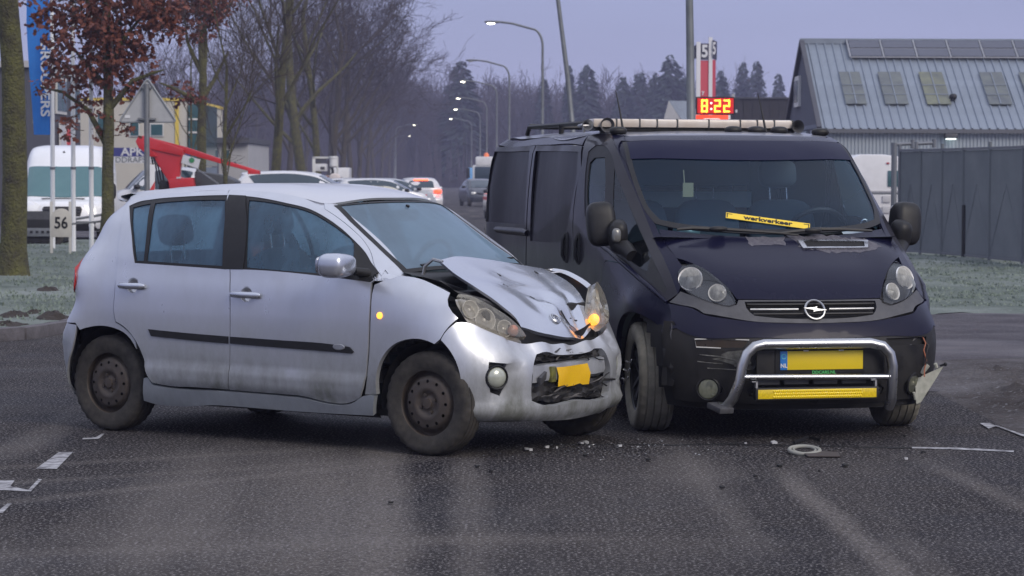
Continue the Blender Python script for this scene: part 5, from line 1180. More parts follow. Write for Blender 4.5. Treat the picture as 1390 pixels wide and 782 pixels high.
# wipers
for pts in ([(.10, -.66, 1.235), (.10, -.56, 1.243), (.115, -.36, 1.235), (.16, -.05, 1.215), (.17, .10, 1.20)], [(.165, -.02, 1.212), (.14, .22, 1.235), (.13, .40, 1.235), (.12, .60, 1.225)]):
    MB().tube(pts, [.008, .014, .012, .008, .006][:len(pts)], 7).build('wiper', BLK, van)
MB().add(*superball((.145, .20, 1.228), (.03, .06, .018), (.8, .8), 14, 8)).build('wiper_pivot', BLK, van, 60); MB().add(*superball((.115, -.40, 1.238), (.03, .06, .018), (.8, .8), 14, 8)).build('wiper_pivot', BLK, van, 60)
# roof gear: amber beam, two horns, rack, aerials, small lamps
BEAM = pbr('beam_cover', (.62, .57, .52), .35, coat=.4, noise=(6, (.52, .44, .36), .4))
beam = MB().box((-1.38, -.125, 1.912), (.20, 1.39, .058)).build('roof_beacon', BEAM, van, bevel=.018)
for y in (-.66, -.50, -.38, -.24, -.02, .20, .32, .44): MB().box((-1.38, y, 1.912), (.206, .012, .064)).build('beacon_band', TRIM, beam, bevel=.004)
MB().box((-1.38, -.10, 1.875), (.14, 1.40, .022)).build('beacon_base', BLK, beam)
for y, r in ((-.73, .047), (-.865, .036), (.60, .042)):
    m = MB(); c = (-1.28, y, 1.898); m.lathe([(.012, -.20), (.016, -.10), (r * .6, -.04), (r, .02), (r * 1.04, .024), (r * .9, .018), (r * .4, -.03), (.004, -.04)], c, (1, 0, .02), 22); m.tube([(-1.36, y, 1.90), (-1.36, y, 1.85)], .012, 6); m.build('air_horn', ALU if y < -.8 else TRIM, van, 50)
MB().tube([(-1.30, -.90, 1.895), (-1.30, -.72, 1.897)], .008, 6).build('horn_pipe', ALU, van)
for y in (.10, .26, .42, .70, -.70): 
    v_, f_ = superball((-1.13 if abs(y) < .6 else -1.10, y, 1.868 if abs(y) < .6 else 1.858), (.05, .058, .028), (.8, .8), 16, 8); MB().add(v_, f_).build('roof_lamp', BLK, van, 60)
for y, L_ in ((-.66, .27), (.325, .26)): MB().tube([(-1.12, y, 1.855), (-1.17, y - .01, 1.855 + L_ * .5), (-1.22, y - .025, 1.855 + L_)], [.010, .006, .003], 6).build('aerial', BLK, van)
for s in (1, -1):
    m = MB(); m.tube([(-3.62, -.70 * s, 1.87), (-3.55, -.70 * s, 1.925), (-1.60, -.70 * s, 1.925), (-1.52, -.70 * s, 1.87)], .017, 6); m.tube([(-2.6, -.70 * s, 1.86), (-2.6, -.70 * s, 1.925)], .02, 6); m.build('roof_rail', BLK, van)
for x in (-3.55, -1.65): MB().tube([(x, -.70, 1.93), (x, .70, 1.93)], .022, 6).build('rack_bar', BLK, van)
# dash sign and what lies on the dashboard
m = MB(); m.grid([[(.09, -.78, 1.19), (.15, 0, 1.17), (.09, .78, 1.19)], [(-.22, -.80, 1.16), (-.20, 0, 1.165), (-.22, .80, 1.16)], [(-.42, -.80, 1.14), (-.40, 0, 1.14), (-.42, .80, 1.14)], [(-.46, -.80, .70), (-.44, 0, .70), (-.46, .80, .70)]]); m.build('dashboard', pbr('van_dash', (.035, .055, .075), .85), van)
SA = Vector((-.005, -.312, 1.322)); SB = Vector((.09, .203, 1.252)); sx_ = (SB - SA).normalized(); sn = Vector((.80, -.05, .45)); sn = (sn - sx_ * sn.dot(sx_)).normalized(); su = sn.cross(sx_)
sc_ = (SA + SB) / 2; L_ = (SB - SA).length
sg = thing('dash_sign', 'long yellow sign with black lettering lying against the van windscreen', 'sign', VAN_LOC, VAN_YAW)
m = MB(); m.prism([sc_ + sx_ * a * L_ / 2 + su * b * .020 for a, b in ((-1, -1), (1, -1), (1, 1), (-1, 1))], sn * -.006); m.build('sign_board', pbr('sign_yellow', (.88, .62, .03), .45), sg)
MS = Matrix.Translation(sc_ + sn * .0015) @ Matrix((sx_, su, sn)).transposed().to_4x4()
text_mesh('sign_lettering', 'werkverkeer', .040, BLK, sg, MS, .0008, sx=1.45, bold=.0012)
m = MB()
for a in (-1, 1):
    m.add([sc_ + sx_ * (a * L_ * .485) + su * b * .015 + sn * .001 + sx_ * c_ * .003 for b, c_ in ((-1, -1), (-1, 1), (1, 1), (1, -1))], [(0, 1, 2, 3)])
    m.add([sc_ + sx_ * (a * L_ * .46) + su * (.011 + .0) + sn * .001 + sx_ * b * .018 + su * c_ * .002 for b, c_ in ((-1, -1), (1, -1), (1, 1), (-1, 1))], [(0, 1, 2, 3)])
m.build('sign_border', BLK, sg)
# cab interior
VS = pbr('van_seat', (.085, .125, .16), .9)
seat(van, -1.25, -.52, .50, .78, .60, False, VS); seat(van, -1.25, .0, .46, .78, .60, False, VS); seat(van, -1.25, .52, .50, .78, .60, False, VS)
m = MB(); m.tube([(-.62 + .10 * sin(a), .50 + .20 * cos(a), 1.20 + .15 * sin(a)) for a in [2 * pi * k / 24 for k in range(25)]], .017, 8, False); m.tube([(-.62, .30, 1.2), (-.58, .5, 1.19), (-.62, .70, 1.2)], .018, 6); m.tube([(-.58, .5, 1.19), (-.40, .5, 1.08)], .035, 8); m.build('steering_wheel', BLK, van)
m = MB(); m.box((-1.72, 0, .92), (.04, 1.74, .90)); m.build('bulkhead', pbr('bulkhead_grey', (.04, .05, .065), .8), van); m = MB(); m.box((-1.66, -.12, 1.405), (.02, 1.05, .11)); m.build('pale_shelf', pbr('pale_panel', (.70, .78, .70), .7), van); m = MB(); m.box((-1.685, .33, 1.42), (.02, .10, .26)); m.build('wood_post', pbr('tan_wood', (.38, .22, .12), .7), van)
m = MB(); m.box((-1.45, -.25, 1.62), (.5, 1.0, .24)); m.build('overhead_shelf', pbr('van_shelf', (.035, .05, .07), .85), van, bevel=.03)
m = MB(); m.add(*superball((-.16, -.52, 1.215), (.09, .085, .045), (.8, .8), 14, 8)); m.build('dash_clutter', pbr('clutter_teal', (.16, .28, .32), .3, .3), van, 60)
m = MB(); m.add([(-.12, .50, 1.20), (-.16, .66, 1.205), (-.20, .65, 1.245), (-.16, .49, 1.24)], [(0, 1, 2, 3)]); m.build('paper_slip', WHT, van)
m = MB(); m.tube([(-.18, .665 + .022 * cos(a), 1.27 + .022 * sin(a)) for a in [2 * pi * k / 20 for k in range(21)]], .005, 6, False); m.build('key_ring', CHR, van)
m = MB(); m.tube([(-.52, -.43, 1.60), (-.50, -.43, 1.52)], .004, 4); m.box((-.42, -.43, 1.475), (.006, .07, .09)); m.build('pass_card', pbr('card', (.30, .28, .16), .6), van)
# chassis and wheels
shell(V_BODY[:6], BLKM, 'underbody', van, [(0, .33), (-3.098, .33)], rad=.40, inset=.05)
m = MB(); m.box((-1.7, 0, .30), (4.3, 1.5, .08)); m.build('floor_pan', BLKM, van)
m = MB(); m.box((.15, 0, .55), (.9, 1.15, .50)); m.build('engine_block', BLKM, van)
for s in (1, -1):
    for ax_, ay in ((0, .86), (-3.098, .90)):
        m = MB(); m.grid([[(ax_ + .40 * cos(radians(-5 + 190 * k / 14)), -y * s, .33 + .40 * sin(radians(-5 + 190 * k / 14))) for y in (ay, .55)] for k in range(15)]); m.add([(ax_ + .40 * cos(pi * k / 19), -.55 * s, .30 + .42 * sin(pi * k / 19)) for k in range(20)], [tuple(range(20))]); m.build('arch_liner', BLKM, van)
for s in (-1, 1):
    make_wheel(van, (0, .80 * s, .332), .334, .225, s, 'alloy', radians(-7), rub=RUBD); make_wheel(van, (-3.098, .82 * s, .332), .334, .205, s, 'alloy')

# ---------------------------------------------------------------- helpers for the place
_ct, _st = cos(PITCH), sin(PITCH)
def at(px, py, y):
    """world point at depth y seen at photo pixel (px, py)"""
    a, b = px - 695.0, py - 391.0
    u, v = a * cos(ROLL) + b * sin(ROLL), -a * sin(ROLL) + b * cos(ROLL)
    d = Vector((u / F_PX, _ct + v / F_PX * _st, _st - v / F_PX * _ct))
    return Vector((0, 0, CAM_H)) + d * (y / d.y)
def gnd(px, py, z=0.0):
    q = at(px, py, 10.0) - Vector((0, 0, CAM_H)); t = (z - CAM_H) / q.z
    return Vector((q.x * t, q.y * t, z))
RD = -0.0316                                          # the road runs away slightly to the left
def road(lat, y): return lat + RD * y
def noise2(x, y):
    return (sin(1.7 * x + .3) * cos(1.3 * y + 1.1) + .5 * sin(3.9 * x + 2.1 * y) + .3 * sin(7.7 * x - 6.3 * y + .5) + .2 * sin(13.1 * x + 11.7 * y)) / 2.0

def ground_mat(name, c1, c2, c3, sc, bump, rough=.9, speck=None, stretch=None, spec=.3, tracks_refl=()):
    m = bpy.data.materials.new(name); m.use_nodes = True; t = m.node_tree; L = t.links.new; b = t.nodes['Principled BSDF']
    b.inputs['Specular IOR Level'].default_value = spec
    tc = t.nodes.new('ShaderNodeTexCoord'); src = tc.outputs['Object']
    def nz_(scale, det=6, st=None, ro=.6):
        n = t.nodes.new('ShaderNodeTexNoise'); n.inputs['Scale'].default_value = scale; n.inputs['Detail'].default_value = det; n.inputs['Roughness'].default_value = ro
        if st:
            mp_ = t.nodes.new('ShaderNodeMapping'); mp_.inputs['Scale'].default_value = st[0]; mp_.inputs['Rotation'].default_value = (0, 0, st[1]); L(src, mp_.inputs[0]); L(mp_.outputs[0], n.inputs['Vector'])
        else: L(src, n.inputs['Vector'])
        return n.outputs['Fac']
    def rng(v, a, b_, c=0., d=1.):
        r = t.nodes.new('ShaderNodeMapRange'); r.inputs['From Min'].default_value = a; r.inputs['From Max'].default_value = b_; r.inputs['To Min'].default_value = c; r.inputs['To Max'].default_value = d; L(v, r.inputs['Value']); return r.outputs[0]
    def mix(f, A, B):
        x = t.nodes.new('ShaderNodeMix'); x.data_type = 'RGBA'; L(f, x.inputs['Factor'])
        for s_, v in (('A', A), ('B', B)):
            if isinstance(v, tuple): x.inputs[s_].default_value = (*v, 1)
            else: L(v, x.inputs[s_])
        return x.outputs['Result']
    col = mix(rng(nz_(sc, 8), .35, .65), c1, c2)
    if stretch: 
        for st in stretch: col = mix(rng(nz_(st[2], 4, st, .5), st[3], st[3] + .16, 0, st[4]), col, c3)
    else: col = mix(rng(nz_(sc * .23, 5), .45, .7), col, c3)
    for (ax, ay), (bx_, by_), w, amt in tracks_refl:                                  # tyre wear and painted reflection columns, each along its own line
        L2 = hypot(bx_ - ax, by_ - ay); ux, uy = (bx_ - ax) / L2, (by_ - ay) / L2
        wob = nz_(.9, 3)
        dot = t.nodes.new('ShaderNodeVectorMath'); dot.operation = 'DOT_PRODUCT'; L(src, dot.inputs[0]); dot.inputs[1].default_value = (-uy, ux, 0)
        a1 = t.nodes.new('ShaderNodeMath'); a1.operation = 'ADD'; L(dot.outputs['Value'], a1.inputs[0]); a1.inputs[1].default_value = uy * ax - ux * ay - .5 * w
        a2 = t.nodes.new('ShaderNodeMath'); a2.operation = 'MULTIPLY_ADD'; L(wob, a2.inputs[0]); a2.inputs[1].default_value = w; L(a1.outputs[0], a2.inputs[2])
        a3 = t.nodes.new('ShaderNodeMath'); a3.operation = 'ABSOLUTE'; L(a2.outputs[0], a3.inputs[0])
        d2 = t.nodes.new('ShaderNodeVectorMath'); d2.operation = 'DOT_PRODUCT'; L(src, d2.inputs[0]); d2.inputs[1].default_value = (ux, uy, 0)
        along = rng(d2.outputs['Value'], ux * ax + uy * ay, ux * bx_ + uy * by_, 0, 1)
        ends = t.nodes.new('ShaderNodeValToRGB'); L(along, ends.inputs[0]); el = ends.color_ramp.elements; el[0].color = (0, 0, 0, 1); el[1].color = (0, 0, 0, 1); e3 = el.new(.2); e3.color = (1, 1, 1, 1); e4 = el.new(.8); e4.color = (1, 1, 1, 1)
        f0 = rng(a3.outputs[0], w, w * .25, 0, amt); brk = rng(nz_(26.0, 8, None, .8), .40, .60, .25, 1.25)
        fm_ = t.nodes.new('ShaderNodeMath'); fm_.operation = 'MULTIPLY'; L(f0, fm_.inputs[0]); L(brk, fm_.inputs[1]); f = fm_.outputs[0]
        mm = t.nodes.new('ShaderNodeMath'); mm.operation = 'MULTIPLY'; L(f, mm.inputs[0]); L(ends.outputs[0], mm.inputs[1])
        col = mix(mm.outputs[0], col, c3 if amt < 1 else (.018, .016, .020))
    if speck:
        col = mix(rng(nz_(speck[0], 2, None, .5), speck[1], speck[1] + .10), col, speck[2])
        if len(speck) > 3: col = mix(rng(nz_(speck[0] * .6, 3, None, .6), .36, .30), col, speck[3])
    L(col, b.inputs['Base Color']); b.inputs['Roughness'].default_value = rough
    rr = rng(nz_(sc * .5, 4), .35, .65, rough - .18, rough + .06); L(rr, b.inputs['Roughness'])
    bp = t.nodes.new('ShaderNodeBump'); bp.inputs['Strength'].default_value = bump[1]; bp.inputs['Distance'].default_value = bump[2]; L(nz_(bump[0], 6, None, .7), bp.inputs['Height']); L(bp.outputs[0], b.inputs['Normal'])
    return m

TRK_REFL = [((-1.7, 15.8), (-.75, 9.2), .8, .34), ((-1.0, 15.0), (-.55, 9.2), .36, .40), ((.85, 14.8), (.75, 9.6), .45, .22), ((1.9, 14.8), (1.6, 11.5), .5, .16), ((-1.15, 15.6), (-.85, 8.8), .42, .30), ((.35, 14.5), (.40, 9.5), .35, .16), ((-.80, 16.5), (-.42, 8.5), .17, .60), ((-.27, 15.5), (-.10, 8.5), .13, .50), ((1.42, 14.2), (1.55, 9.0), .10, .75), ((.95, 15.0), (1.05, 10.5), .12, .35), ((-3.6, 13.3), (-.6, 15.2), .13, .34), ((-3.6, 12.5), (-.4, 14.5), .11, .30), ((-3.0, 11.8), (-.2, 14.6), .12, .40), ((2.2, 14.8), (2.6, 10.5), .10, .35), ((-2.6, 10.6), (.6, 11.3), .20, .30)]  # radial streaks paint bright car reflections into the asphalt; slanted ones are tyre wear
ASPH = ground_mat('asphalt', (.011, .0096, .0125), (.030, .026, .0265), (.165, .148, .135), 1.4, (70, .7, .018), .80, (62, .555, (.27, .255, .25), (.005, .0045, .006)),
                  stretch=[((.9, .10, 1), .05, 1.6, .52, .45), ((.12, .8, 1), .22, 1.3, .54, .14)], spec=.10, tracks_refl=TRK_REFL)
FROZEN = ground_mat('frozen_earth', (.040, .032, .029), (.080, .067, .064), (.17, .16, .165), 3.2, (11, 1.0, .09), .9, (30, .62, (.24, .24, .26)))
TRACK = ground_mat('frosted_track', (.040, .035, .042), (.10, .09, .10), (.17, .16, .17), 1.6, (30, .8, .04), .85, (38, .62, (.22, .21, .23)))
LAWN = ground_mat('frosted_lawn', (.085, .110, .090), (.16, .19, .165), (.25, .28, .26), 1.3, (14, .9, .06), .95, (30, .60, (.26, .29, .27)))
SOIL = pbr('dark_soil', (.022, .017, .015), .95, noise=(9, (.045, .036, .03), .3), bump=(14, .8, .05))
KERB = pbr('kerb_stone', (.13, .12, .13), .9, noise=(5, (.07, .065, .07), .3), bump=(25, .5, .02))
PAINTW = pbr('road_paint', (.46, .46, .48), .75, noise=(13, (.07, .065, .07), .55), bump=(60, .4, .01))

def sheet_obj(name, poly, z, mat, kind='structure', sp=None, amp=0, fn=None):
    O = [Vector((p[0], p[1])) for p in poly]
    if sp: O = dens2(O, sp, 180); v, f = cdt(O, (), sp)
    else: v, f = O, [tuple(range(len(O)))]
    m = MB(); m.add([(p.x, p.y, z + (fn(p.x, p.y) if fn else 0)) for p in v], f)
    o = m.build(name, mat, None, 60)
    if sum(pl.normal.z for pl in o.data.polygons) < 0: o.data.flip_normals()
    o['kind'] = kind
    return o
sheet_obj('ground', [(-900, -60), (900, -60), (900, 1500), (-900, 1500)], -.012, ground_mat('field_earth', (.05, .055, .045), (.08, .08, .07), (.10, .10, .10), .5, (6, .6, .06)))
# carriageway: the junction in front and the road that leads away
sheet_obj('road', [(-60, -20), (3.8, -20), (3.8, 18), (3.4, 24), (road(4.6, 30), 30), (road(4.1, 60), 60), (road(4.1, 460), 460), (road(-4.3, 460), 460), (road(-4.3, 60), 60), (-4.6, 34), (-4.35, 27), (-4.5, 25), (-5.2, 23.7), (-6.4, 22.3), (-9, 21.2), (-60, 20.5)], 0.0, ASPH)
sheet_obj('side_track', [(2.84, 21.0), (2.84, 24.5), (road(4.4, 30), 29.2), (3.9, 30.0), (4.6, 32.6), (5.6, 32.3), (6.5, 33.2), (7.6, 32.6), (9, 33.4), (40, 33), (40, 19.0), (2.86, 19.0)], .004, TRACK)
def clod(x, y): 
    e_ = min(1, max(0, (x - 3.14 - .12 * noise2(y * 2, 3)) * 2.5)) * min(1, max(0, (21.3 + .9 * noise2(x * 1.7, 1) - y) * .9)); r = noise2(x * 2.1, y * 2.3) + .6 * noise2(x * 6.3 + 4, y * 5.7)
    return max(.004 if x > 3.22 else -.006, -.006 + .012 * min(1, max(0, (x - 3.0) * 6)) + e_ * (.02 + .050 * max(0, r) + .035 * noise2(x * 17, y * 15) + .02 * noise2(x * 41, y * 37)))
rq_ = random.Random(8)
sheet_obj('dirt_verge', [(2.97 + rq_.uniform(-.06, .13), 8 + .35 * k) for k in range(40)] + [(9, 21.8), (9, 8)], 0, FROZEN, sp=.075, fn=clod)
sheet_obj('verge_near', [(2.97, -5), (2.97, 8), (9, 8), (9, -5)], .004, FROZEN)
sheet_obj('verge_far', [(9, -5), (9, 21.6), (40, 21.0), (40, -5)], .004, FROZEN)
def tuft(x, y): return .015 + .035 * noise2(x * 1.1, y * .8) + .022 * noise2(x * 4.7, y * 3.3 + 2)
lawn_r = sheet_obj('lawn', [(road(4.9, 30), 30.3), (4.6, 29.6), (5.2, 30.2), (6.0, 29.5), (6.9, 30.1), (7.6, 29.4), (8.4, 30.0), (9.5, 29.3), (11, 30.1), (40, 30.0), (40, 47), (14, 49), (8, 54), (road(4.9, 54), 54)], .02, LAWN, sp=.5, fn=lambda x, y: tuft(x, y) - .07 * max(0, 1 - (y - 29.3) / 1.1))
lawn_l = sheet_obj('verge_lawn', [(-4.55, 34), (-4.5, 27), (-4.7, 25.2), (-5.4, 23.95), (-6.6, 22.6), (-9, 21.5), (-22, 21.0), (-22, 58), (road(-4.6, 60), 58), (road(-4.6, 45), 45)], .085, LAWN, sp=.55, fn=tuft)
sheet_obj('parking_yard', [(-60, 58), (road(-4.6, 60), 58), (road(-9, 250), 250), (-60, 250)], .006, TRACK)
sheet_obj('yard', [(5, 54.5), (60, 50), (60, 140), (road(5, 140), 140)], .006, TRACK)
# kerb stones along the lawn
KP = dens2([Vector(p) for p in ((-16, 21.05), (-9, 21.4), (-6.5, 22.45), (-5.3, 23.82), (-4.6, 25.1), (-4.42, 27), (-4.62, 34), (road(-4.45, 45), 45), (road(-4.45, 60), 60))], .25, 180, False)
kb = thing('kerb', 'grey concrete kerb edging the frosted lawn behind the silver car', 'kerb')
seglen, i0, kn = 0, 0, 0
for i in range(1, len(KP)):
    seglen += (KP[i] - KP[i - 1]).length
    if seglen >= 1.0 or i == len(KP) - 1:
        A, B = KP[i0], KP[i]; d = (B - A).normalized(); n_ = Vector((-d.y, d.x)) * .07; A2, B2 = A + d * .006, B - d * .006
        MB().prism([(A2.x - n_.x, A2.y - n_.y, -.02), (B2.x - n_.x, B2.y - n_.y, -.02), (B2.x + n_.x, B2.y + n_.y, -.02), (A2.x + n_.x, A2.y + n_.y, -.02)], (0, 0, .13 + .004 * (kn % 3))).build('kerb_stone', KERB, kb, bevel=.012)
        i0, seglen = i, 0; kn += 1
# rime-stiff grass
GRASS = pbr('frosted_grass', (.105, .145, .105), .9, noise=(1.0, (.26, .30, .265), .2))
def grass(name, poly, n, hmin, hmax, base, seed):
    r = random.Random(seed); xs = [p[0] for p in poly]; ys = [p[1] for p in poly]; V_ = []; F_ = []
    while len(F_) < n:
        y = 1 / r.uniform(1 / max(ys), 1 / min(ys)); x = r.uniform(min(xs), max(xs))
        if not inside((x, y), poly): continue
        z = base + tuft(x, y) - .01
        if noise2(x * 1.9, y * 1.1) < -.35: continue
        h = r.uniform(hmin, hmax); a = r.uniform(0, 2 * pi); w = .006 + .00035 * y; lx, ly = r.uniform(-.6, .6) * h, r.uniform(-.6, .6) * h
        b = len(V_); V_ += [(x - w * cos(a), y - w * sin(a), z), (x + w * cos(a), y + w * sin(a), z), (x + lx, y + ly, z + h)]; F_.append((b, b + 1, b + 2))
    o = MB().add(V_, F_).build(name, GRASS, None, 0); o['kind'] = 'stuff'
    return o
grass('grass', [(-4.6, 34), (-4.6, 27), (-4.8, 25.3), (-5.5, 24.1), (-6.7, 22.8), (-9, 21.7), (-12, 21.5), (-14, 57), (road(-4.7, 57), 57)], 26000, .015, .05, .085, 3)
grass('grass', [(4.2, 31), (12, 31), (14, 46), (8, 52), (4.2, 52)], 22000, .012, .042, .02, 4)
# molehills on the lawn
for i, (px, py, w, h, lb) in enumerate([(64, 394, .34, .10, 'flat dark molehill beside the big trunk, farthest from the kerb'), (20, 430, .36, .12, 'dark molehill at the picture edge in front of the big trunk'), (73, 433, .34, .15, 'tallest dark molehill on the lawn, close to the rear of the silver car'), (46, 424, .20, .07, 'smallest dark molehill on the frosted lawn'), (12, 442, .34, .10, 'wide dark molehill nearest the kerb')]):
    g = gnd(px, py, .10); r = random.Random(i); w *= .6; h *= .7; m = MB(); N_ = 14
    rings = [[(g.x + w * t * (1 + .2 * r.uniform(-1, 1)) * cos(2 * pi * k / N_), g.y + w * 1.5 * t * (1 + .2 * r.uniform(-1, 1)) * sin(2 * pi * k / N_), .07 + h * (1 - t * t) + r.uniform(-.02, .02) * (t > 0)) for k in range(N_ + 1)] for t in (.02, .25, .5, .75, 1.05)]
    for rg in rings: rg[-1] = rg[0]
    tag(m.grid(rings).build('molehill', SOIL, None, 25), lb, 'molehill', 'molehills on the lawn')
# worn road paint
def decal(name, px, mat, z=.004):
    P_ = [gnd(*p) for p in px]
    o = sheet_obj(name, [(p.x, p.y) for p in P_], z, mat); return o
decal('road_marking', [(49, 637), (77, 637.5), (99, 614.5), (80, 614.5)], PAINTW)
decal('road_marking', [(-10, 653), (20, 653), (14, 661), (38, 666), (52, 651.5), (57, 651.5), (42, 668), (-12, 666)], PAINTW)
decal('road_marking', [(-6, 697), (4, 697), (16, 684.5), (10, 684.5)], PAINTW)
decal('road_marking', [(112, 597.5), (134, 596.5), (142, 589.5), (138, 589.5), (130, 594.5), (112, 595.8)], PAINTW)
decal('road_marking', [(1238, 609.6), (1300, 611), (1376, 614.6), (1376, 612.4), (1300, 608.6), (1238, 607.6)], PAINTW)
decal('road_marking', [(1330, 576), (1343, 575.5), (1352, 580), (1342, 583.5)], PAINTW, .008); decal('road_marking', [(1352, 580), (1350, 578), (1420, 602), (1420, 606)], PAINTW, .008)
CRK = pbr('crack', (.006, .006, .007), .9)
cr = [(735, 602), (790, 604), (850, 603.5), (910, 604.5), (985, 603.2), (1060, 605), (1130, 606.5), (1200, 608), (1262, 609)]
rr_ = random.Random(11); up = []; dn = []
for a, b in zip(cr, cr[1:]):
    for k in range(6):
        x = a[0] + (b[0] - a[0]) * k / 6; y = a[1] + (b[1] - a[1]) * k / 6 + rr_.uniform(-.35, .35); w = rr_.uniform(.25, .8) * (1.6 if 1180 < x < 1260 else 1)
        up.append((x, y - w)); dn.append((x, y + w))
decal('road_crack', up + dn[::-1], CRK, .003)

# ---------------------------------------------------------------- trees
BARK = pbr('bark_mossy', (.040, .034, .026), .95, noise=(4.5, (.120, .118, .036), .35, 10), bump=(26, 1.0, .06))
BARKD = pbr('bark_dark', (.040, .034, .032), .95, noise=(5, (.065, .056, .046), .3), bump=(16, .8, .03))
BARKM = pbr('bark_midrow', (.046, .039, .034), .95, noise=(2.0, (.072, .062, .042), .3), bump=(12, .8, .04))
TWIG = pbr('twigs', (.050, .040, .036), .95)
TWIGR = pbr('twigs_far', (.046, .036, .042), .95)
LEAF = pbr('oak_leaf', (.19, .055, .028), .75, noise=(2.6, (.085, .026, .020), .35))
CONI = pbr('conifer', (.020, .034, .033), .95, noise=(.8, (.032, .050, .046), .3))

def grow(seed, h, r0, fork=.32, spread=.55, depth=5, kids_=(3, 4), trunk_mb=None, twig_mb=None, nside=10, straight=.04, limb_r=.62, tip=.006, drop=.8, base=(0, 0, 0), twig_n=3):
    rnd_ = random.Random(seed)
    def branch(p, d, L, r, lvl):
        k = 5 if lvl < 2 else 3; pts = [p]; rad = [r]; q = p.copy(); dd = d.copy()
        for i in range(k):
            j = straight * (1 + lvl * 1.2)
            dd = (dd + Vector((rnd_.gauss(0, j), rnd_.gauss(0, j), rnd_.gauss(0, j) + (.05 if lvl else 0)))).normalized()
            q = q + dd * (L / k); pts.append(q.copy()); rad.append(max(tip, r * (1 - (.42 if lvl == 0 else .62) * (i + 1) / k)))
        mb_ = trunk_mb if lvl < 2 else twig_mb
        mb_.tube(pts, rad, nside if lvl == 0 else 6 if lvl == 1 else twig_n, lvl < 2)
        if lvl >= depth: return
        nb = rnd_.randint(*kids_) + (4 if lvl == 0 else 1 if lvl < 3 else 0)
        for b in range(nb):
            t = (fork + (1 - fork) * (b + rnd_.random()) / nb) if lvl == 0 else rnd_.uniform(.25, 1.0)
            if b == nb - 1: t = 1.0
            i = min(k - 1, int(t * k)); u = t * k - i; q0 = pts[i].lerp(pts[i + 1], min(1, u)); rr = rad[i] + (rad[i + 1] - rad[i]) * min(1, u)
            dv = (pts[i + 1] - pts[i]).normalized(); a = rnd_.uniform(0, 2 * pi) + b * 2.4; s_ = dv.orthogonal().normalized(); s2 = dv.cross(s_)
            sp_ = spread * rnd_.uniform(.7, 1.25) * (.5 if b == nb - 1 else 1)
            nd = (dv * cos(sp_) + (s_ * cos(a) + s2 * sin(a)) * sin(sp_)).normalized()
            branch(q0, nd, L * rnd_.uniform(.5, .72) * (drop if lvl == 0 else 1), rr * (rnd_.uniform(.42, limb_r) if b < nb - 1 else .85), lvl + 1)
    branch(Vector(base), Vector((0, 0, 1)), h * .62, r0, 0)

def bare_tree(label, px, D, h, r0, seed, bark=BARK, twig=TWIG, group=None, z0=0.0, **kw):
    x = at(px, 241, D).x
    t = thing('bare_tree', label, 'tree', (x, D, z0), seed * 1.3, group)
    a, b = MB(), MB(); grow(seed, h, r0, trunk_mb=a, twig_mb=b, **kw)
    # root flare
    a.tube([(0, 0, -.1), (0, 0, .12), (0, 0, .5)], [r0 * 1.45, r0 * 1.22, r0 * 1.0], 12)
    a.build('trunk', bark, t, 60); b.build('crown', twig, t, 0)
    return t
bare_tree('thick mossy tree trunk at the left picture edge beside the molehills', 17, 37.8, 12, .195, 3, z0=.08, fork=.55, depth=3)
row = [(371, 100, 15, .20, 12, .26, 'mossy bare tree with forked limbs above the white crew van'), (413, 129, 16, .27, 25, .22, 'thick bare tree with twin trunk left of the orange and white machine'), (432, 131, 15.5, .20, 31, .24, 'slimmer trunk right behind the thick bare tree, above the white machine')]
for px, D, h, r, sd, fk, lb in row: bare_tree(lb, px, D, h, r, sd, group='bare trees along the road', fork=fk, depth=5, spread=.62)
bare_tree('thin young bare tree between the red boom and the mossy forked tree', 307, 60, 6.5, .055, 41, group=None, fork=.2, depth=4, spread=.6, drop=.7)
bare_tree('spindly bare tree behind the triangular sign, against the cream building', 258, 92, 9, .05, 47, fork=.2, depth=4, spread=.5, drop=.65)
far = [(452, 155), (464, 178), (477, 202), (488, 228), (498, 256), (508, 290), (518, 330), (527, 372)]
fm = []
for k in range(3):
    a, b = MB(), MB(); grow(60 + k, 15.5, .23, .24, .60, 5, trunk_mb=a, twig_mb=b, nside=7, tip=.012)
    fm.append((a, b))
first = []
for i, (px, D) in enumerate(far):
    t = thing('bare_tree', 'bare roadside tree in the receding row, number %d counted from the orange machine' % (i + 1) if False else ['nearest', 'second', 'third', 'fourth', 'fifth', 'sixth', 'seventh', 'farthest'][i] + ' of the slim bare trees in the receding row left of the road', 'tree', (at(px, 241, D).x, D, 0), i * 2.1, 'bare trees along the road')
    t.scale = (1, 1, [1, .94, 1.05, .97, 1.02, .9, 1, .95][i])
    if i < 3: first.append([fm[i][0].build('trunk', BARKM, t, 60), fm[i][1].build('crown', TWIGR, t, 0)])
    else:
        for o in first[i % 3]: c = o.copy(); COL.objects.link(c); c.parent = t
# second line of trees farther left, seen between the trunks
for i, (px, D) in enumerate([(345, 330), (392, 175), (330, 380), (446, 240), (292, 400), (415, 260)]):
    t = thing('bare_tree', ['bare tree behind the forked mossy tree', 'bare tree seen between the forked and the twin trunk', 'distant bare tree above the red boom tip', 'distant bare tree above the white machine', 'distant bare tree right of the cream building', 'farthest bare tree behind the twin trunk'][i], 'tree', (at(px, 241, D).x, D, 0), i * 1.7 + .5, 'bare trees behind the roadside row')
    for o in first[i % 3]: c = o.copy(); COL.objects.link(c); c.parent = t
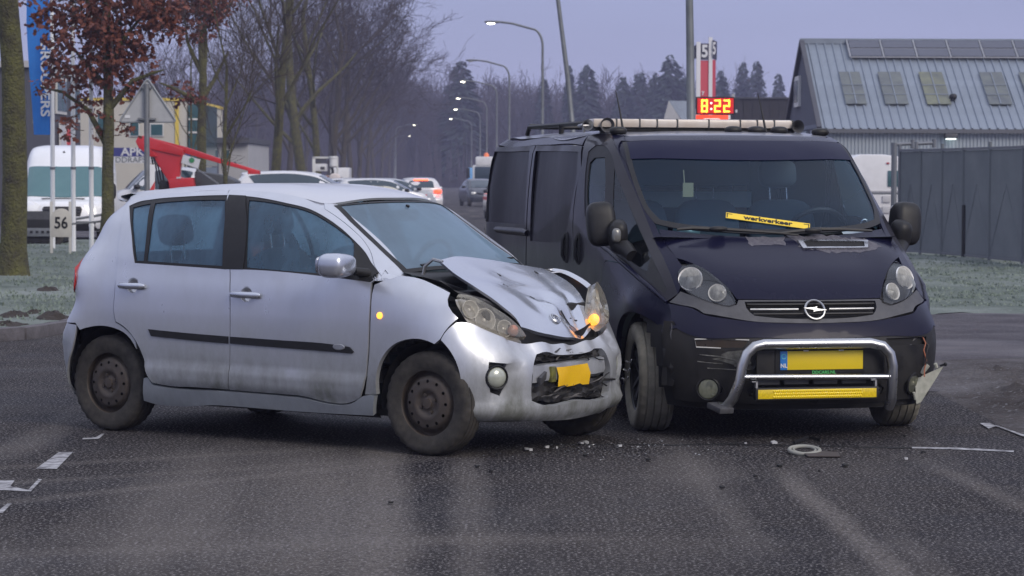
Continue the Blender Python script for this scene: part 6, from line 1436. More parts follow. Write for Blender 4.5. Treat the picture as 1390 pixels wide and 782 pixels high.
# oaks that keep their rust-red leaves
def oak(label, px, D, h, r0, seed, clusters, limbs, lsz, z0=.08):
    p0 = at(px, 241, D); t = thing('oak_tree', label, 'tree', (p0.x, D, z0), 0, 'oaks with red winter leaves'); r = random.Random(seed)
    a = MB(); n = 9; pts = []; rad = []
    for i in range(n): pts.append(Vector((r.gauss(0, .02), r.gauss(0, .02), h * i / (n - 1)))); rad.append(r0 * (1.35 if i == 0 else 1 - .07 * i + r.uniform(-.03, .05)))
    a.tube(pts, rad, 12); O = Vector((p0.x, D, z0))
    for ls in limbs:
        q = [at(x, y, D + dy) - O for x, y, dy in ls]; a.tube(q, [max(.008, r0 * .5 * (1 - i / len(q))) for i in range(len(q))], 7)
    a.build('trunk', BARK, t, 60)
    tw, lf = MB(), MB(); V_, F_ = [], []
    for cx, cy, rx, ry, n in clusters:
        c = at(cx, cy, D) - O; sx, sy = rx * D / F_PX, ry * D / F_PX
        for k in range(max(3, n // 14)):                                   # sprigs: a twig with a handful of leaves
            e_ = Vector((c.x + r.gauss(0, .5) * sx, c.y + r.gauss(0, .5) * max(sx, sy), c.z + r.gauss(0, .5) * sy)); b_ = e_.lerp(Vector((0, 0, min(h, c.z + sy))), r.uniform(.15, .4)) + Vector((r.gauss(0, .1), r.gauss(0, .1), r.gauss(0, .1)))
            tw.tube([b_, b_.lerp(e_, .5) + Vector((0, 0, .06)), e_], [.012, .008, .004], 4)
            for q in range(12):
                f = e_.lerp(b_, r.uniform(-.05, .5)) + Vector((r.gauss(0, .075), r.gauss(0, .075), r.gauss(0, .075)))
                u = Vector((r.gauss(0, 1), r.gauss(0, 1), r.gauss(0, .6) - .5)).normalized(); w = u.orthogonal().normalized(); w = (w * cos(q) + u.cross(w) * sin(q)); s_ = lsz * r.uniform(.6, 1.25); nn = u.cross(w)
                bb_ = len(V_); V_ += [f, f + u * s_ * .35 + w * s_ * .30 + nn * s_ * .10, f + u * s_ * .55 + w * s_ * .20, f + u * s_ * .75 + w * s_ * .30 + nn * s_ * .08, f + u * s_, f + u * s_ * .75 - w * s_ * .28 + nn * s_ * .1, f + u * s_ * .5 - w * s_ * .18, f + u * s_ * .3 - w * s_ * .28 + nn * s_ * .08]
                F_ += [(bb_, bb_ + 1, bb_ + 2, bb_ + 6, bb_ + 7), (bb_ + 2, bb_ + 3, bb_ + 4, bb_ + 5, bb_ + 6)]
    o_ = tw.build('twigs', BARKD, t, 0); o_['kind'] = 'stuff'; lf.add(V_, F_).build('foliage', LEAF, t, 0)
    return t
oak('oak with rust red leaves standing between the flagpoles and the triangular sign', 146, 49, 6.5, .125, 5,
    [(150, -10, 80, 50, 1100), (215, 8, 42, 30, 420), (238, 38, 20, 18, 90), (150, 45, 58, 42, 900), (105, 25, 45, 40, 330), (75, 80, 30, 45, 170), (62, 20, 30, 40, 130), (108, 105, 35, 26, 150), (122, 150, 30, 24, 90), (170, 105, 32, 30, 170), (190, 60, 34, 40, 190), (200, 15, 35, 30, 200), (52, 120, 18, 25, 50), (140, 90, 40, 30, 280), (205, 115, 14, 14, 28), (175, 165, 20, 18, 34), (90, 175, 14, 14, 16)],
    [[(146, 200, 0), (120, 150, .2), (85, 125, .3), (55, 118, .3)], [(147, 150, 0), (180, 110, -.2), (205, 100, -.2), (222, 95, -.3)], [(146, 120, 0), (120, 90, .2), (95, 60, .3)], [(146, 90, 0), (170, 50, 0), (195, 20, 0)], [(146, 60, 0), (130, 20, .2), (110, -10, .2)]], .14)
oak('oak with a forked top and few red leaves behind the red boom lift', 275, 69, 5.5, .165, 9,
    [(262, 8, 34, 24, 620), (290, 18, 30, 24, 460), (225, 0, 25, 25, 200), (240, 12, 18, 18, 100), (272, 45, 26, 14, 150), (300, 0, 25, 18, 150), (232, 118, 14, 8, 36), (252, 126, 16, 8, 52), (272, 132, 14, 8, 44), (243, 135, 8, 5, 16), (325, 5, 14, 10, 40)],
    [[(275, 100, 0), (262, 75, .1), (254, 55, .1), (250, 20, .1)], [(276, 100, 0), (279, 70, 0), (278, 20, 0), (280, -30, 0)], [(276, 145, 0), (255, 130, -.2), (232, 118, -.3), (215, 112, -.3)], [(277, 130, 0), (290, 110, .3), (310, 70, .3)]], .14)
# the wood beyond the end of the road: one mass of bare crowns, with single spruces standing in it
tmpl = []
for k in range(4):
    a = MB(); grow(80 + k, 15, .16, .22, .55, 4, (2, 3), trunk_mb=a, twig_mb=a, nside=4, tip=.030, twig_n=3); tmpl.append((np.array(a.v), a.f))
rw = random.Random(21); VV = []; FF = []; base = 0
spots = [(rw.uniform(-75, 85), rw.uniform(395, 520)) for _ in range(820)] + [(rw.uniform(-120, -25), rw.uniform(250, 420)) for _ in range(110)] + [(rw.uniform(40, 140), rw.uniform(300, 480)) for _ in range(160)]
for x, y in spots:
    v_, f_ = tmpl[rw.randrange(4)]; s_ = rw.uniform(.78, 1.12) * (.60 if x / y > .088 else .98 if x > 2 else .55 if x < -45 else 1); a = rw.uniform(0, 6.28)
    q = v_ * s_; VV.append(np.stack([q[:, 0] * cos(a) - q[:, 1] * sin(a) + x, q[:, 0] * sin(a) + q[:, 1] * cos(a) + y, q[:, 2]], 1)); FF += [tuple(base + i for i in f) for f in f_]; base += len(v_)
wood = MB(); wood.v = [tuple(p) for p in np.concatenate(VV)]; wood.f = FF
me = bpy.data.meshes.new('bare_wood'); me.from_pydata(wood.v, [], wood.f); tag(link('bare_wood', me, None, TWIGR), kind='stuff')
# brushwood: thin stems that close the mass near the ground
VB, FB = [], []
for _ in range(22000):
    x = rw.uniform(-110, 120); y = rw.uniform(385, 520); h = rw.uniform(2, 11.5); w = rw.uniform(.05, .16); lx = rw.gauss(0, .09) * h; b = len(VB)
    VB += [(x - w, y, 0), (x + w, y, 0), (x + lx, y + rw.gauss(0, .3), h)]; FB.append((b, b + 1, b + 2))
me = bpy.data.meshes.new('brushwood'); me.from_pydata(VB, [], FB); tag(link('brushwood', me, None, TWIGR), kind='stuff')
def spruce(label, px, ytop, D, wpx, seed):
    p = at(px, ytop, D); h = p.z; w = wpx * D / F_PX * 1.15; r = random.Random(seed)
    t = thing('spruce_tree', label, 'tree', (p.x, D, 0), 0, 'spruces rising out of the far wood')
    MB().tube([(0, 0, 0), (0, 0, h * .98)], [.25, .03], 6).build('trunk', BARKD, t)
    V_, F_ = [], []
    n = 900
    for k in range(n):
        u = r.random() ** .75; z = h * (.12 + .88 * (1 - u)); R = w * (.16 + .84 * u ** .62) * r.uniform(.55, 1.12); a = r.uniform(0, 6.283)
        c0 = Vector((0, 0, z + .25)); e_ = Vector((R * cos(a), R * sin(a), z - .22 * R)); s_ = Vector((-sin(a), cos(a), 0)) * (.16 + .10 * R) * r.uniform(.6, 1.3)
        m_ = c0.lerp(e_, .62) + Vector((0, 0, .12)); b = len(V_); V_ += [c0, m_ + s_, e_, m_ - s_, m_ + s_ * .6 - Vector((0, 0, .45))]; F_ += [(b, b + 1, b + 2, b + 3), (b + 1, b + 4, b + 2)]
    me = bpy.data.meshes.new('crown'); me.from_pydata(V_, [], F_); link('crown', me, t, CONI)
for i, (px, yt, D, w, lb) in enumerate([(626, 84, 395, 44, 'broad dark spruce left of the curved street lamps'), (797, 88, 385, 34, 'dark spruce just right of the leaning pole'), (738, 108, 400, 22, 'small spruce behind the tallest curved lamp'), (773, 90, 392, 16, 'narrow spruce behind the leaning pole'), (846, 106, 395, 26, 'ragged spruce right of the dark one by the leaning pole'), (868, 98, 405, 30, 'grey spruce left of the tallest spruce'), (911, 76, 380, 40, 'tallest spruce left of the clock sign pole'), (890, 100, 392, 26, 'spruce tucked left beside the tallest one'), (979, 96, 400, 24, 'spruce just right of the red pylon'), (1009, 86, 402, 24, 'left one of the tall twin spruces above the clock'), (1028, 84, 398, 24, 'right one of the tall twin spruces above the clock'), (1057, 100, 400, 20, 'small spruce next to the barn gable'), (930, 104, 398, 26, 'spruce hidden partly by the grey pole')]):
    spruce(lb, px, yt, D, w, 100 + i)

# ---------------------------------------------------------------- street furniture
GALV = pbr('galvanised', (.22, .23, .245), .55, .6, noise=(8, (.16, .165, .17), .3))
POLEM = pbr('lamp_pole', (.20, .215, .225), .55, .4, noise=(4, (.14, .15, .155), .3))
def tube_arc(c, r, a0, a1, n, ux, uz): return [c + ux * (r * cos(a0 + (a1 - a0) * k / n)) + uz * (r * sin(a0 + (a1 - a0) * k / n)) for k in range(n + 1)]
def street_lamp(label, px, D, ytop, side, arm, lit, lean=0.0, r=.075, group='street lamps along the road'):
    p = at(px, 241, D); h = at(px, ytop, D).z
    t = thing('street_lamp', label, 'street lamp', (p.x, D, 0), 0, group)
    bend = 1.0
    pts = [Vector((0, 0, 0)), Vector((0, 0, 1.0)), Vector((0, 0, 1.02)), Vector((-lean * .5, 0, h * .55)), Vector((-lean, 0, h - bend))]
    rad = [r * 1.35, r * 1.35, r, r * .85, r * .68]
    MB().tube(pts, rad, 10).build('pole', POLEM, t, 60)
    q = [Vector((-lean, 0, h - bend))] + [Vector((-lean + side * (.45 - .45 * cos(a)), 0, h - bend + .72 * sin(a))) for a in [pi / 2 * k / 6 for k in range(1, 7)]] + [Vector((-lean + side * arm * .72, 0, h - .06)), Vector((-lean + side * arm, 0, h))]
    MB().tube(q, [r * .68] * 4 + [r * .6] * (len(q) - 4), 8).build('arm', POLEM, t, 60)
    v_, f_ = superball((-lean + side * (arm + .30), 0, h), (.36, .13, .055), (.7, .6), 18, 8); hd = MB().add(v_, f_).build('lamp_head', POLEM, t, 60)
    v_, f_ = superball((-lean + side * (arm + .38), -.0, h - .05), (.16, .10, .05), (.9, .8), 14, 6); MB().add(v_, f_).build('lamp_glass', LAMP_ON if lit else CLR, hd, 60)
street_lamp('nearest grey street lamp pole, running out of the picture beside the red clock sign', 939.5, 46.6, -190, -1, 2.0, False, .10, .085)
street_lamp('leaning grey street lamp pole above the van roof rack, its head out of the picture', 786, 84, -60, -1, 2.0, False, .75, .095)
for px, D, yt, lb in ((736, 108, 30, 'tallest complete curved street lamp above the van roof rack'), (691, 144, 82, 'second tallest curved street lamp, its arm above the broad spruce'), (674, 176, 110, 'curved street lamp third in size, its lit head in front of the broad spruce'), (660.5, 210, 133, 'lit street lamp fourth in size, left of the van rear corner'), (651.5, 244, 148, 'lit street lamp fifth in size, above the dark oncoming car'), (640, 286, 161, 'smallest lit street lamp on the right of the road')):
    street_lamp(lb, px, D, yt, -1, 1.75 if D < 150 else 1.9, D > 100 and (D > 150 or D < 120))
street_lamp('larger lit street lamp left of the road above the white braking car', 537, 300, 169, 1, 1.75, True)
street_lamp('smaller lit street lamp left of the road, just behind the larger one', 535, 395, 184, 1, 1.9, True)
# triangular warning sign, seen from behind
D = 44; p = at(199.5, 241, D)
t = thing('road_sign', 'grey back of a triangular road sign on a galvanised post', 'road sign', (p.x, D, .08))
MB().tube([(0, 0, -.05), (0, 0, 3.02)], .047, 14).build('post', GALV, t, 60)
A_ = [at(161, 165.5, D), at(239, 165.5, D), at(199.5, 106, D)]; A_ = [a - Vector((p.x, D, .08)) for a in A_]; ce = (A_[0] + A_[1] + A_[2]) / 3
rnd_tri = []
for i in range(3):
    a, b, c = A_[i - 1], A_[i], A_[(i + 1) % 3]; u = (a - b).normalized(); w = (c - b).normalized()
    for k in range(6): s_ = k / 5; rnd_tri.append(b + u * .07 * (1 - s_) ** 2 + w * .07 * s_ ** 2)
MB().prism([q + Vector((0, .055, 0)) for q in rnd_tri], (0, .004, 0)).build('sign_plate', pbr('sign_back', (.46, .465, .47), .6, .3, noise=(5, (.38, .385, .39), .3)), t)
MB().tube([q + Vector((0, .05, 0)) for q in rnd_tri] + [rnd_tri[0] + Vector((0, .05, 0))], .018, 6).build('sign_rim', pbr('sign_rim', (.30, .31, .32), .5, .4), t)
for zz in (A_[0].z + .05, A_[2].z - .16): MB().box((0, .01, zz), (.16 if zz > 2.6 else .30, .07, .04)).build('clamp', GALV, t, bevel=.006)
MB().box((A_[0].x + .14, .047, A_[0].z + .09), (.09, .006, .05)).build('sticker', WHT, t)
# milestone-like number post
D = 48.7; p = at(83, 241, D); t = thing('number_post', 'small rounded grey post with the black number 56', 'number sign', (p.x, D, .08), 0)
s_ = D / F_PX
for dx in (-13.5, 12): MB().box((dx * s_, 0, .50), (.05, .05, 1.0)).build('leg', pbr('post_white', (.50, .49, .45), .6), t, bevel=.008)
H0, H1 = at(83, 322, D).z - .08, at(83, 283, D).z - .08; R_ = 14.2 * s_
MB().prism([(-R_, -.03, H0), (R_, -.03, H0)] + [(R_ * cos(a), -.03, H1 - R_ + R_ * sin(a)) for a in [pi * k / 14 for k in range(15)]], (0, .06, 0)).build('number_plate', pbr('plate_cream', (.50, .48, .42), .6, noise=(9, (.42, .40, .36), .3)), t, 30, bevel=.012)
MT = Matrix(((1, 0, 0, 0), (0, 0, -1, 0), (0, 1, 0, 0), (0, 0, 0, 1)))     # text facing -y
text_mesh('number', '56', .30, BLKM, t, Matrix.Translation((.0, -.036, (H0 + H1) / 2 - .01)) @ MT, .002, sx=.85, bold=.006)
MB().tube([(-.02 + 14 * s_, 0, .58), (1.1, .6, .66)], .02, 6).build('guy_pipe', GALV, t)
# flagpoles and banner
for px, D, lb in ((71.5, 52, 'white flagpole carrying the blue banner'), (99.5, 51, 'middle white flagpole in front of the white tall van'), (124, 50, 'white flagpole nearest the mossy oak trunk')):
    p = at(px, 241, D); t = thing('flagpole', lb, 'flagpole', (p.x, D, .06), 0, 'white flagpoles'); MB().tube([(0, 0, -.06), (0, 0, 3.0), (.0, 0, 7.2)], [.046, .042, .030], 12).build('pole', pbr('pole_white', (.84, .84, .83), .45, coat=.3), t, 60)
    MB().tube([(0, 0, 1.62), (0, 0, 1.67)], .055, 12).build('collar', GALV, t); MB().ball((0, 0, 7.22), .05).build('finial', WHT, t)
BNR = pbr('banner_blue', (.020, .20, .62), .7, noise=(2.5, (.016, .16, .54), .3))
D = 52; z0, z1 = at(60, 183, D).z, at(60, -60, D).z
bn = thing('banner', 'blue vertical banner with white lettering hanging from the flagpole', 'banner', (at(71.5, 241, D).x, D, 0))
G = []
for i in range(25):
    zz = z0 + (z1 - z0) * i / 24; fr = i / 24; wl = (22.5 + 9 * min(1, fr * 1.6)) * D / F_PX
    G.append([(-.045 - wl * k / 8, .04 * sin(k * .9 + i * .35) * (k / 8), zz - .03 * (1 - fr) * (8 - k) / 8 * 0) for k in range(9)])
MB().grid(G).build('cloth', BNR, bn, 80)
MV2 = Matrix(((0, 1, 0, 0), (0, 0, -1, 0), (-1, 0, 0, 0), (0, 0, 0, 1)))   # reads downwards
text_mesh('lettering', 'GROUPERS', .25, WHT, bn, Matrix.Translation((-.135, -.075, at(60, 106, D).z)) @ MV2, .003, sx=1.24, bold=.006)

# ---------------------------------------------------------------- buildings on the left
def bx(name, a, b, mat, par, bevel=0):
    return MB().box([(a[i] + b[i]) / 2 for i in range(3)], [abs(b[i] - a[i]) for i in range(3)]).build(name, mat, par, bevel=bevel)
DG = pbr('cladding_dark', (.055, .057, .072), .7, noise=(1.5, (.070, .072, .085), .3)); PALE = pbr('wall_pale', (.42, .42, .43), .8, noise=(1.2, (.36, .36, .37), .3))
CREAM = pbr('wall_cream', (.56, .53, .45), .85, noise=(.9, (.50, .475, .41), .3)); TEAL = pbr('window_teal', (.035, .095, .105), .12, coat=.5, noise=(1.2, (.05, .12, .13), .3)); YELW = pbr('trim_yellow', (.70, .52, .08), .6); FRM = pbr('window_frame', (.62, .62, .60), .5)
of = thing('office_building', 'low dark grey office building behind the blue banner', 'building', (0, 0, 0))
bx('wall', (-26, 81, 0), (-15, 91, 4.9), DG, of); bx('front_facing', (-26, 80.9, 0), (-15.9, 81, 4.6), PALE, of); bx('parapet', (-26.1, 80.8, 4.9), (-14.9, 91.1, 5.1), PALE, of)
bx('canopy', (-15, 81.5, 1.35), (-14.3, 84.5, 1.5), DG, of)
for y0, y1, zz0, zz1 in ((82.0, 83.2, 3.2, 4.4), (86.0, 87.9, 3.6, 5.0 - .2), (89.2, 90.6, 3.4, 4.6), (84.3, 85.2, .2, 2.4), (86.2, 88.0, .3, 2.0)):
    w = bx('window', (-15.02, y0, zz0), (-14.94, y1, zz1), FRM, of); bx('pane', (-15.0, y0 + .12, zz0 + .1), (-14.92, (y0 + y1) / 2 - .05, zz1 - .1), TEAL, w); bx('pane', (-15.0, (y0 + y1) / 2 + .05, zz0 + .1), (-14.92, y1 - .12, zz1 - .1), TEAL, w)
q = bx('notice_board', (-14.95, 86.4, 1.5), (-14.88, 88.4, 3.3), WHT, of); bx('red_figure', (-14.9, 87.55, 2.6), (-14.85, 88.1, 3.15), pbr('red_print', (.55, .05, .05), .6), q); bx('red_figure', (-14.9, 87.75, 2.3), (-14.85, 87.9, 2.6), MATS['red_print'], q)
cb = thing('workshop_building', 'cream two-storey workshop with yellow corner strips behind the triangular sign', 'building', (0, 0, 0))
X = lambda px, D: at(px, 241, D).x
Dc = 110
bx('wall', (X(70, Dc), Dc, 0), (X(252, Dc), Dc + 14, 4.72), CREAM, cb); bx('roof_edge', (X(70, Dc) - .05, Dc - .06, 4.72), (X(252, Dc) + .05, Dc + 14, 4.84), YELW, cb)
bx('corner_strip', (X(238, Dc), Dc - .05, 0), (X(243, Dc), Dc, 4.7), YELW, cb)
bx('stair_glass', (X(254, Dc), Dc + .5, 2.0), (X(273, Dc), Dc + 6, 4.6), TEAL, cb)
for yy in (180, 162): bx('glass_bar', (X(254, Dc), Dc + .44, at(0, yy, Dc).z), (X(273, Dc), Dc + .5, at(0, yy, Dc).z + .08), FRM, cb)
bx('stair_wall', (X(250, Dc), Dc + .6, 0), (X(273, Dc), Dc + 6, 1.95), pbr('wall_blue', (.16, .20, .25), .7), cb)
for a, b, c, d in ((132, 151, 153, 185), (204, 222.5, 167, 184.5), (176, 190, 153, 185)):
    w = bx('window', (X(a, Dc), Dc - .06, at(0, d, Dc).z), (X(b, Dc), Dc, at(0, c, Dc).z), FRM, cb); bx('pane', (X(a + 1.5, Dc), Dc - .08, at(0, d - 1.5, Dc).z), (X(b - 1.5, Dc), Dc - .05, at(0, c + 1.5, Dc).z), TEAL, w)
Ds = 104
sb = thing('shop_sign', 'dark blue and white board with the letters APK in front of the cream workshop', 'sign', (0, Ds, 0))
for xx in (152, 250): bx('post', (X(xx, Ds), .05, 0), (X(xx + 2, Ds), .12, at(0, 200, Ds).z), GALV, sb)
bb_ = bx('board_blue', (X(148, Ds), 0, at(0, 212, Ds).z), (X(262, Ds), .05, at(0, 200, Ds).z), pbr('board_navy', (.035, .04, .20), .5), sb); bw = bx('board_white', (X(148, Ds), .005, at(0, 221, Ds).z), (X(262, Ds), .055, at(0, 212.2, Ds).z), WHT, sb)
text_mesh('board_lettering', 'APK', .44, WHT, bb_, Matrix.Translation((X(180, Ds), -.01, at(0, 206, Ds).z)) @ MT, .004, bold=.012, sx=1.12)
text_mesh('board_lettering', 'RDDRAFSE', .30, pbr('ink_grey', (.12, .15, .15), .6), bw, Matrix.Translation((X(176.5, Ds), -.006, at(0, 216.8, Ds).z)) @ MT, .004, sx=1.10)
wb = thing('white_shed', 'low white building with a dark door, seen between the bare trunks', 'building', (0, 0, 0)); Dw = 118
bx('wall', (X(273, Dw), Dw, 0), (X(337, Dw), Dw + 10, at(0, 193, Dw).z), PALE, wb); bx('roof', (X(270, Dw), Dw - .4, at(0, 193, Dw).z), (X(340, Dw), Dw + 10, at(0, 186, Dw).z), DG, wb)
dr = bx('door', (X(288, Dw), Dw - .06, 0), (X(297, Dw), Dw, at(0, 200, Dw).z), pbr('door_slate', (.10, .11, .15), .5), wb); bx('handle', (X(295, Dw), Dw - .12, 1.0), (X(295.6, Dw), Dw - .06, 1.1), GALV, dr)
wn = bx('window', (X(303, Dw), Dw - .06, at(0, 216, Dw).z), (X(312, Dw), Dw, at(0, 202, Dw).z), FRM, wb); bx('pane', (X(304, Dw), Dw - .08, at(0, 215, Dw).z), (X(311, Dw), Dw - .05, at(0, 203, Dw).z), TEAL, wn)

# ---------------------------------------------------------------- barn, fence, caravan on the right
RIB = pbr('roof_sheet', (.26, .30, .36), .5, .35, noise=(.7, (.19, .22, .26), .4), rvar=.2); RIBP = pbr('wall_sheet', (.34, .39, .44), .6, .2, noise=(.9, (.34, .38, .41), .3))
barn = thing('barn', 'grey corrugated barn with solar panels along the roof ridge', 'barn', (0, 0, 0))
BX0, BX1, BY0, BYR, BY1, BZE, BZR = 9.41, 34.0, 80.0, 85.0, 90.0, 3.12, 5.93
sl = Vector((0, BYR - BY0, BZR - BZE)); sn_ = Vector((0, -(BZR - BZE), BYR - BY0)).normalized()
def on_roof(x, t, o=0.0): return Vector((x, BY0, BZE)) + sl * t + sn_ * o
mbw = MB(); mbw.add([(BX0, BY0, 0), (BX0, BY1, 0), (BX0, BY1, BZE), (BX0, BYR, BZR), (BX0, BY0, BZE)], [(0, 1, 2, 3, 4)]); gb = mbw.build('gable_wall', pbr('gable_slate', (.075, .085, .12), .75, noise=(1.5, (.06, .068, .095), .3)), barn); mbw = MB(); mbw.add([(BX1, BY0, 0), (BX1, BY1, 0), (BX1, BY1, BZE), (BX1, BYR, BZR), (BX1, BY0, BZE)], [(4, 3, 2, 1, 0)]); gb = mbw.build('gable_wall', pbr('gable_slate', (.075, .085, .12), .75, noise=(1.5, (.06, .068, .095), .3)), barn)
bx('back_wall', (BX0, BY1 - .1, 0), (BX1, BY1, BZE), DG, barn)
def bar(name, a, b, w, mat, par): return MB().tube([a, b], w, 4).build(name, mat, par, 0)
bar('verge_board', (BX0 - .05, BY0 - .1, BZE - .05), (BX0 - .05, BYR, BZR + .05), .10, DG, barn); bar('verge_board', (BX0 - .05, BY1 + .1, BZE - .05), (BX0 - .05, BYR, BZR + .05), .10, DG, barn)
for z in (1.2, 2.1, 3.1): bx('gable_beam', (BX0 - .05, BY0 + .3, z), (BX0 - .01, BY1 - .3, z + .12), pbr('gable_trim', (.13, .15, .20), .7), barn)
gw = bx('gable_window', (BX0 - .08, 85.6, 3.9), (BX0, 87.0, 4.9), FRM, barn); bx('pane', (BX0 - .1, 85.8, 4.05), (BX0 - .06, 86.8, 4.75), TEAL, gw)
for y0 in (81.0, 83.4, 86.6, 88.2): gw = bx('gable_window', (BX0 - .07, y0, 2.25), (BX0, y0 + 1.2, 3.05), pbr('gable_pale', (.34, .38, .43), .6), barn)
back = MB(); back.add([(BX0 - .1, BY1 + .2, BZE - .1), (BX1, BY1 + .2, BZE - .1), (BX1, BYR, BZR), (BX0 - .1, BYR, BZR)], [(0, 1, 2, 3)]); back.build('roof_back', RIB, barn)
# roof sheets, each with a standing rib
pw = .262; sheet_mb = MB(); L_ = sl.length + .12
sheet_mb.add([(0, 0, 0), (pw * .62, 0, 0), (pw * .70, 0, .04), (pw * .84, 0, .04), (pw * .92, 0, 0), (pw * 1.0, 0, 0), (0, L_, 0), (pw * .62, L_, 0), (pw * .70, L_, .04), (pw * .84, L_, .04), (pw * .92, L_, 0), (pw, L_, 0)], [(0, 1, 7, 6), (1, 2, 8, 7), (2, 3, 9, 8), (3, 4, 10, 9), (4, 5, 11, 10)])
n_sh = int((BX1 - BX0) / pw); rq = sl.normalized().rotation_difference(Vector((0, 1, 0))).inverted(); s0 = None
skl = [(9.0 * 0 + X(a, 82.2), X(b, 82.2)) for a, b in ((1142, 1170), (1195, 1226), (1251, 1283), (1334, 1365), (1388, 1420))]
for k in range(n_sh):
    x = BX0 - .05 + pw * k
    if s0 is None: s0 = sheet_mb.build('roof_sheet', RIB, barn, 0); o = s0
    else: o = s0.copy(); COL.objects.link(o)
    o.location = (x, BY0 - .12 * sl.normalized().y, BZE - .12 * sl.normalized().z); o.rotation_mode = 'QUATERNION'; o.rotation_quaternion = Vector((0, 1, 0)).rotation_difference(sl.normalized())
SKY_ = pbr('skylight', (.050, .060, .072), .4, coat=.2, noise=(2.2, (.11, .125, .11), .4)); SKY_Y = pbr('skylight_mossy', (.075, .085, .080), .4, noise=(1.6, (.16, .17, .10), .4))
for i, (a, b) in enumerate(skl):
    f_ = MB(); C_ = [on_roof(a + .0, .24, .06), on_roof(b, .24, .06), on_roof(b, .62, .06), on_roof(a, .62, .06)]; f_.prism(C_, sn_ * .02); fo = f_.build('skylight', SKY_Y if i == 2 else SKY_, barn)
    for t_ in (.35, .46): bar('skylight_bar', on_roof(a, t_, .09), on_roof(b, t_, .09), .02, RIB, fo)
    bar('skylight_bar', on_roof((a + b) / 2, .24, .09), on_roof((a + b) / 2, .62, .09), .02, RIB, fo)
SOL = pbr('solar_cell', (.022, .026, .050), .25, coat=.4, noise=(1.5, (.03, .034, .06), .3)); s0 = None
px0 = X(1151, 84.6); pitch = X(1196, 84.6) - px0
for c in range(12):
    for r_ in range(2):
        x = px0 + pitch * c; t0, t1 = (.900, .990) if r_ == 0 else (.795, .888)
        m = MB(); m.prism([on_roof(x, t0, .10), on_roof(x + pitch - .09, t0, .10), on_roof(x + pitch - .09, t1, .10), on_roof(x, t1, .10)], sn_ * .035); o = m.build('solar_panel', SOL, barn)
for c in range(13): bar('panel_rail', on_roof(px0 + pitch * c - .045, .785, .12), on_roof(px0 + pitch * c - .045, .995, .12), .032, ALU, barn)
bar('panel_rail', on_roof(px0 - .05, .785, .12), on_roof(BX1 - .5, .785, .12), .03, ALU, barn); bar('panel_rail', on_roof(px0 - .05, .892, .12), on_roof(BX1 - .5, .892, .12), .022, ALU, barn)
bar('ridge_cap', (BX0 - .1, BYR, BZR + .06), (BX1, BYR, BZR + .06), .12, RIB, barn); bar('gutter', (BX0 - .1, BY0 - .20, BZE - .12), (BX1, BY0 - .20, BZE - .12), .085, pbr('gutter_dark', (.10, .105, .12), .6), barn)
# front wall of upright sheets
m = MB(); V_ = []; n_w = int((BX1 - BX0) / .11)
for k in range(n_w + 1):
    x = BX0 + .11 * k
    for dx, dy in ((0, 0), (.05, 0), (.06, -.03), (.10, -.03)): V_ += [(x + dx, BY0 + dy, 0), (x + dx, BY0 + dy, BZE - .02)]
m.add(V_, [(2 * i, 2 * i + 2, 2 * i + 3, 2 * i + 1) for i in range(len(V_) // 2 - 1)]); o = m.build('wall_sheets', RIBP, barn, 0); o['kind'] = 'stuff'
fl = bx('flood_lamp', (X(1286, 80) - .12, BY0 - .3, at(0, 180, 80).z - .1), (X(1286, 80) + .25, BY0 - .05, at(0, 180, 80).z + .05), TRIM, barn, .02); bx('lamp_glass', (X(1286, 80) - .08, BY0 - .32, at(0, 180, 80).z - .13), (X(1286, 80) + .2, BY0 - .1, at(0, 180, 80).z - .10), pbr('cool_lit', (.9, 1, 1), .4, emit=(.85, 1, .95), estr=2.0), fl)
v_, f_ = superball(on_roof(X(1289, 82), .31, .12), (.12, .12, .10), (.8, .8), 12, 8); MB().add(v_, f_).build('roof_vent', BLK, barn, 60)
# mesh fence of framed panels
FENC = pbr('fence_mesh', (.115, .130, .145), .85, noise=(1.1, (.17, .185, .195), .3), bump=(140, .5, .01)); FPOST = pbr('fence_post', (.16, .17, .19), .5, .5)
fc = thing('mesh_fence', 'tall dark mesh fence of framed panels in front of the corrugated barn', 'fence', (0, 0, 0))
PB = [(1221, 53.2), (1250, 52.5), (1279, 51.4), (1308, 50.2), (1344, 48.6), (1389, 46.8), (1440, 45.0), (1500, 43.0)]
pts = [Vector((X(a, d), d, 0)) for a, d in PB]; FH = 2.12
for i in range(len(pts) - 1):
    a, b = pts[i], pts[i + 1]; d = (b - a).normalized()
    m = MB(); nseg = 8; G = [[(a + d * ((b - a).length * k / nseg) + Vector((0, .012 * sin(k * 2.1 + i), z))) for z in (.10, .55, 1.1, 1.6, FH - .03)] for k in range(nseg + 1)]; m.grid(G); pn_ = m.build('mesh_panel', FENC, fc, 60)
    bar('brace', a + Vector((0, -.02, .15)), a.lerp(b, .5) + Vector((0, -.02, 1.45)), .006, pbr('brace_grey', (.15, .165, .18), .6), pn_); bar('brace', b + Vector((0, -.02, .15)), a.lerp(b, .5) + Vector((0, -.02, 1.45)), .006, MATS['brace_grey'], pn_)
    bar('frame_rail', a + Vector((0, 0, FH)), b + Vector((0, 0, FH)), .035, FPOST, fc); bar('frame_rail', a + Vector((0, 0, .09)), b + Vector((0, 0, .09)), .03, FPOST, fc)
for i, a in enumerate(pts): MB().tube([a, a + Vector((0, 0, FH + (.12 if i % 2 == 0 else .03)))], .035 if i != 3 else .04, 8).build('post', FPOST if i in (0, 5) else pbr('post_dark', (.14, .155, .165) if i != 3 else (.14, .155, .165), .6, .2), fc)
MB().tube([pts[3] + Vector((0, -.10, 0)), pts[3] + Vector((0, -.10, 1.05))], .045, 8).build('drop_bolt', BLK, fc)
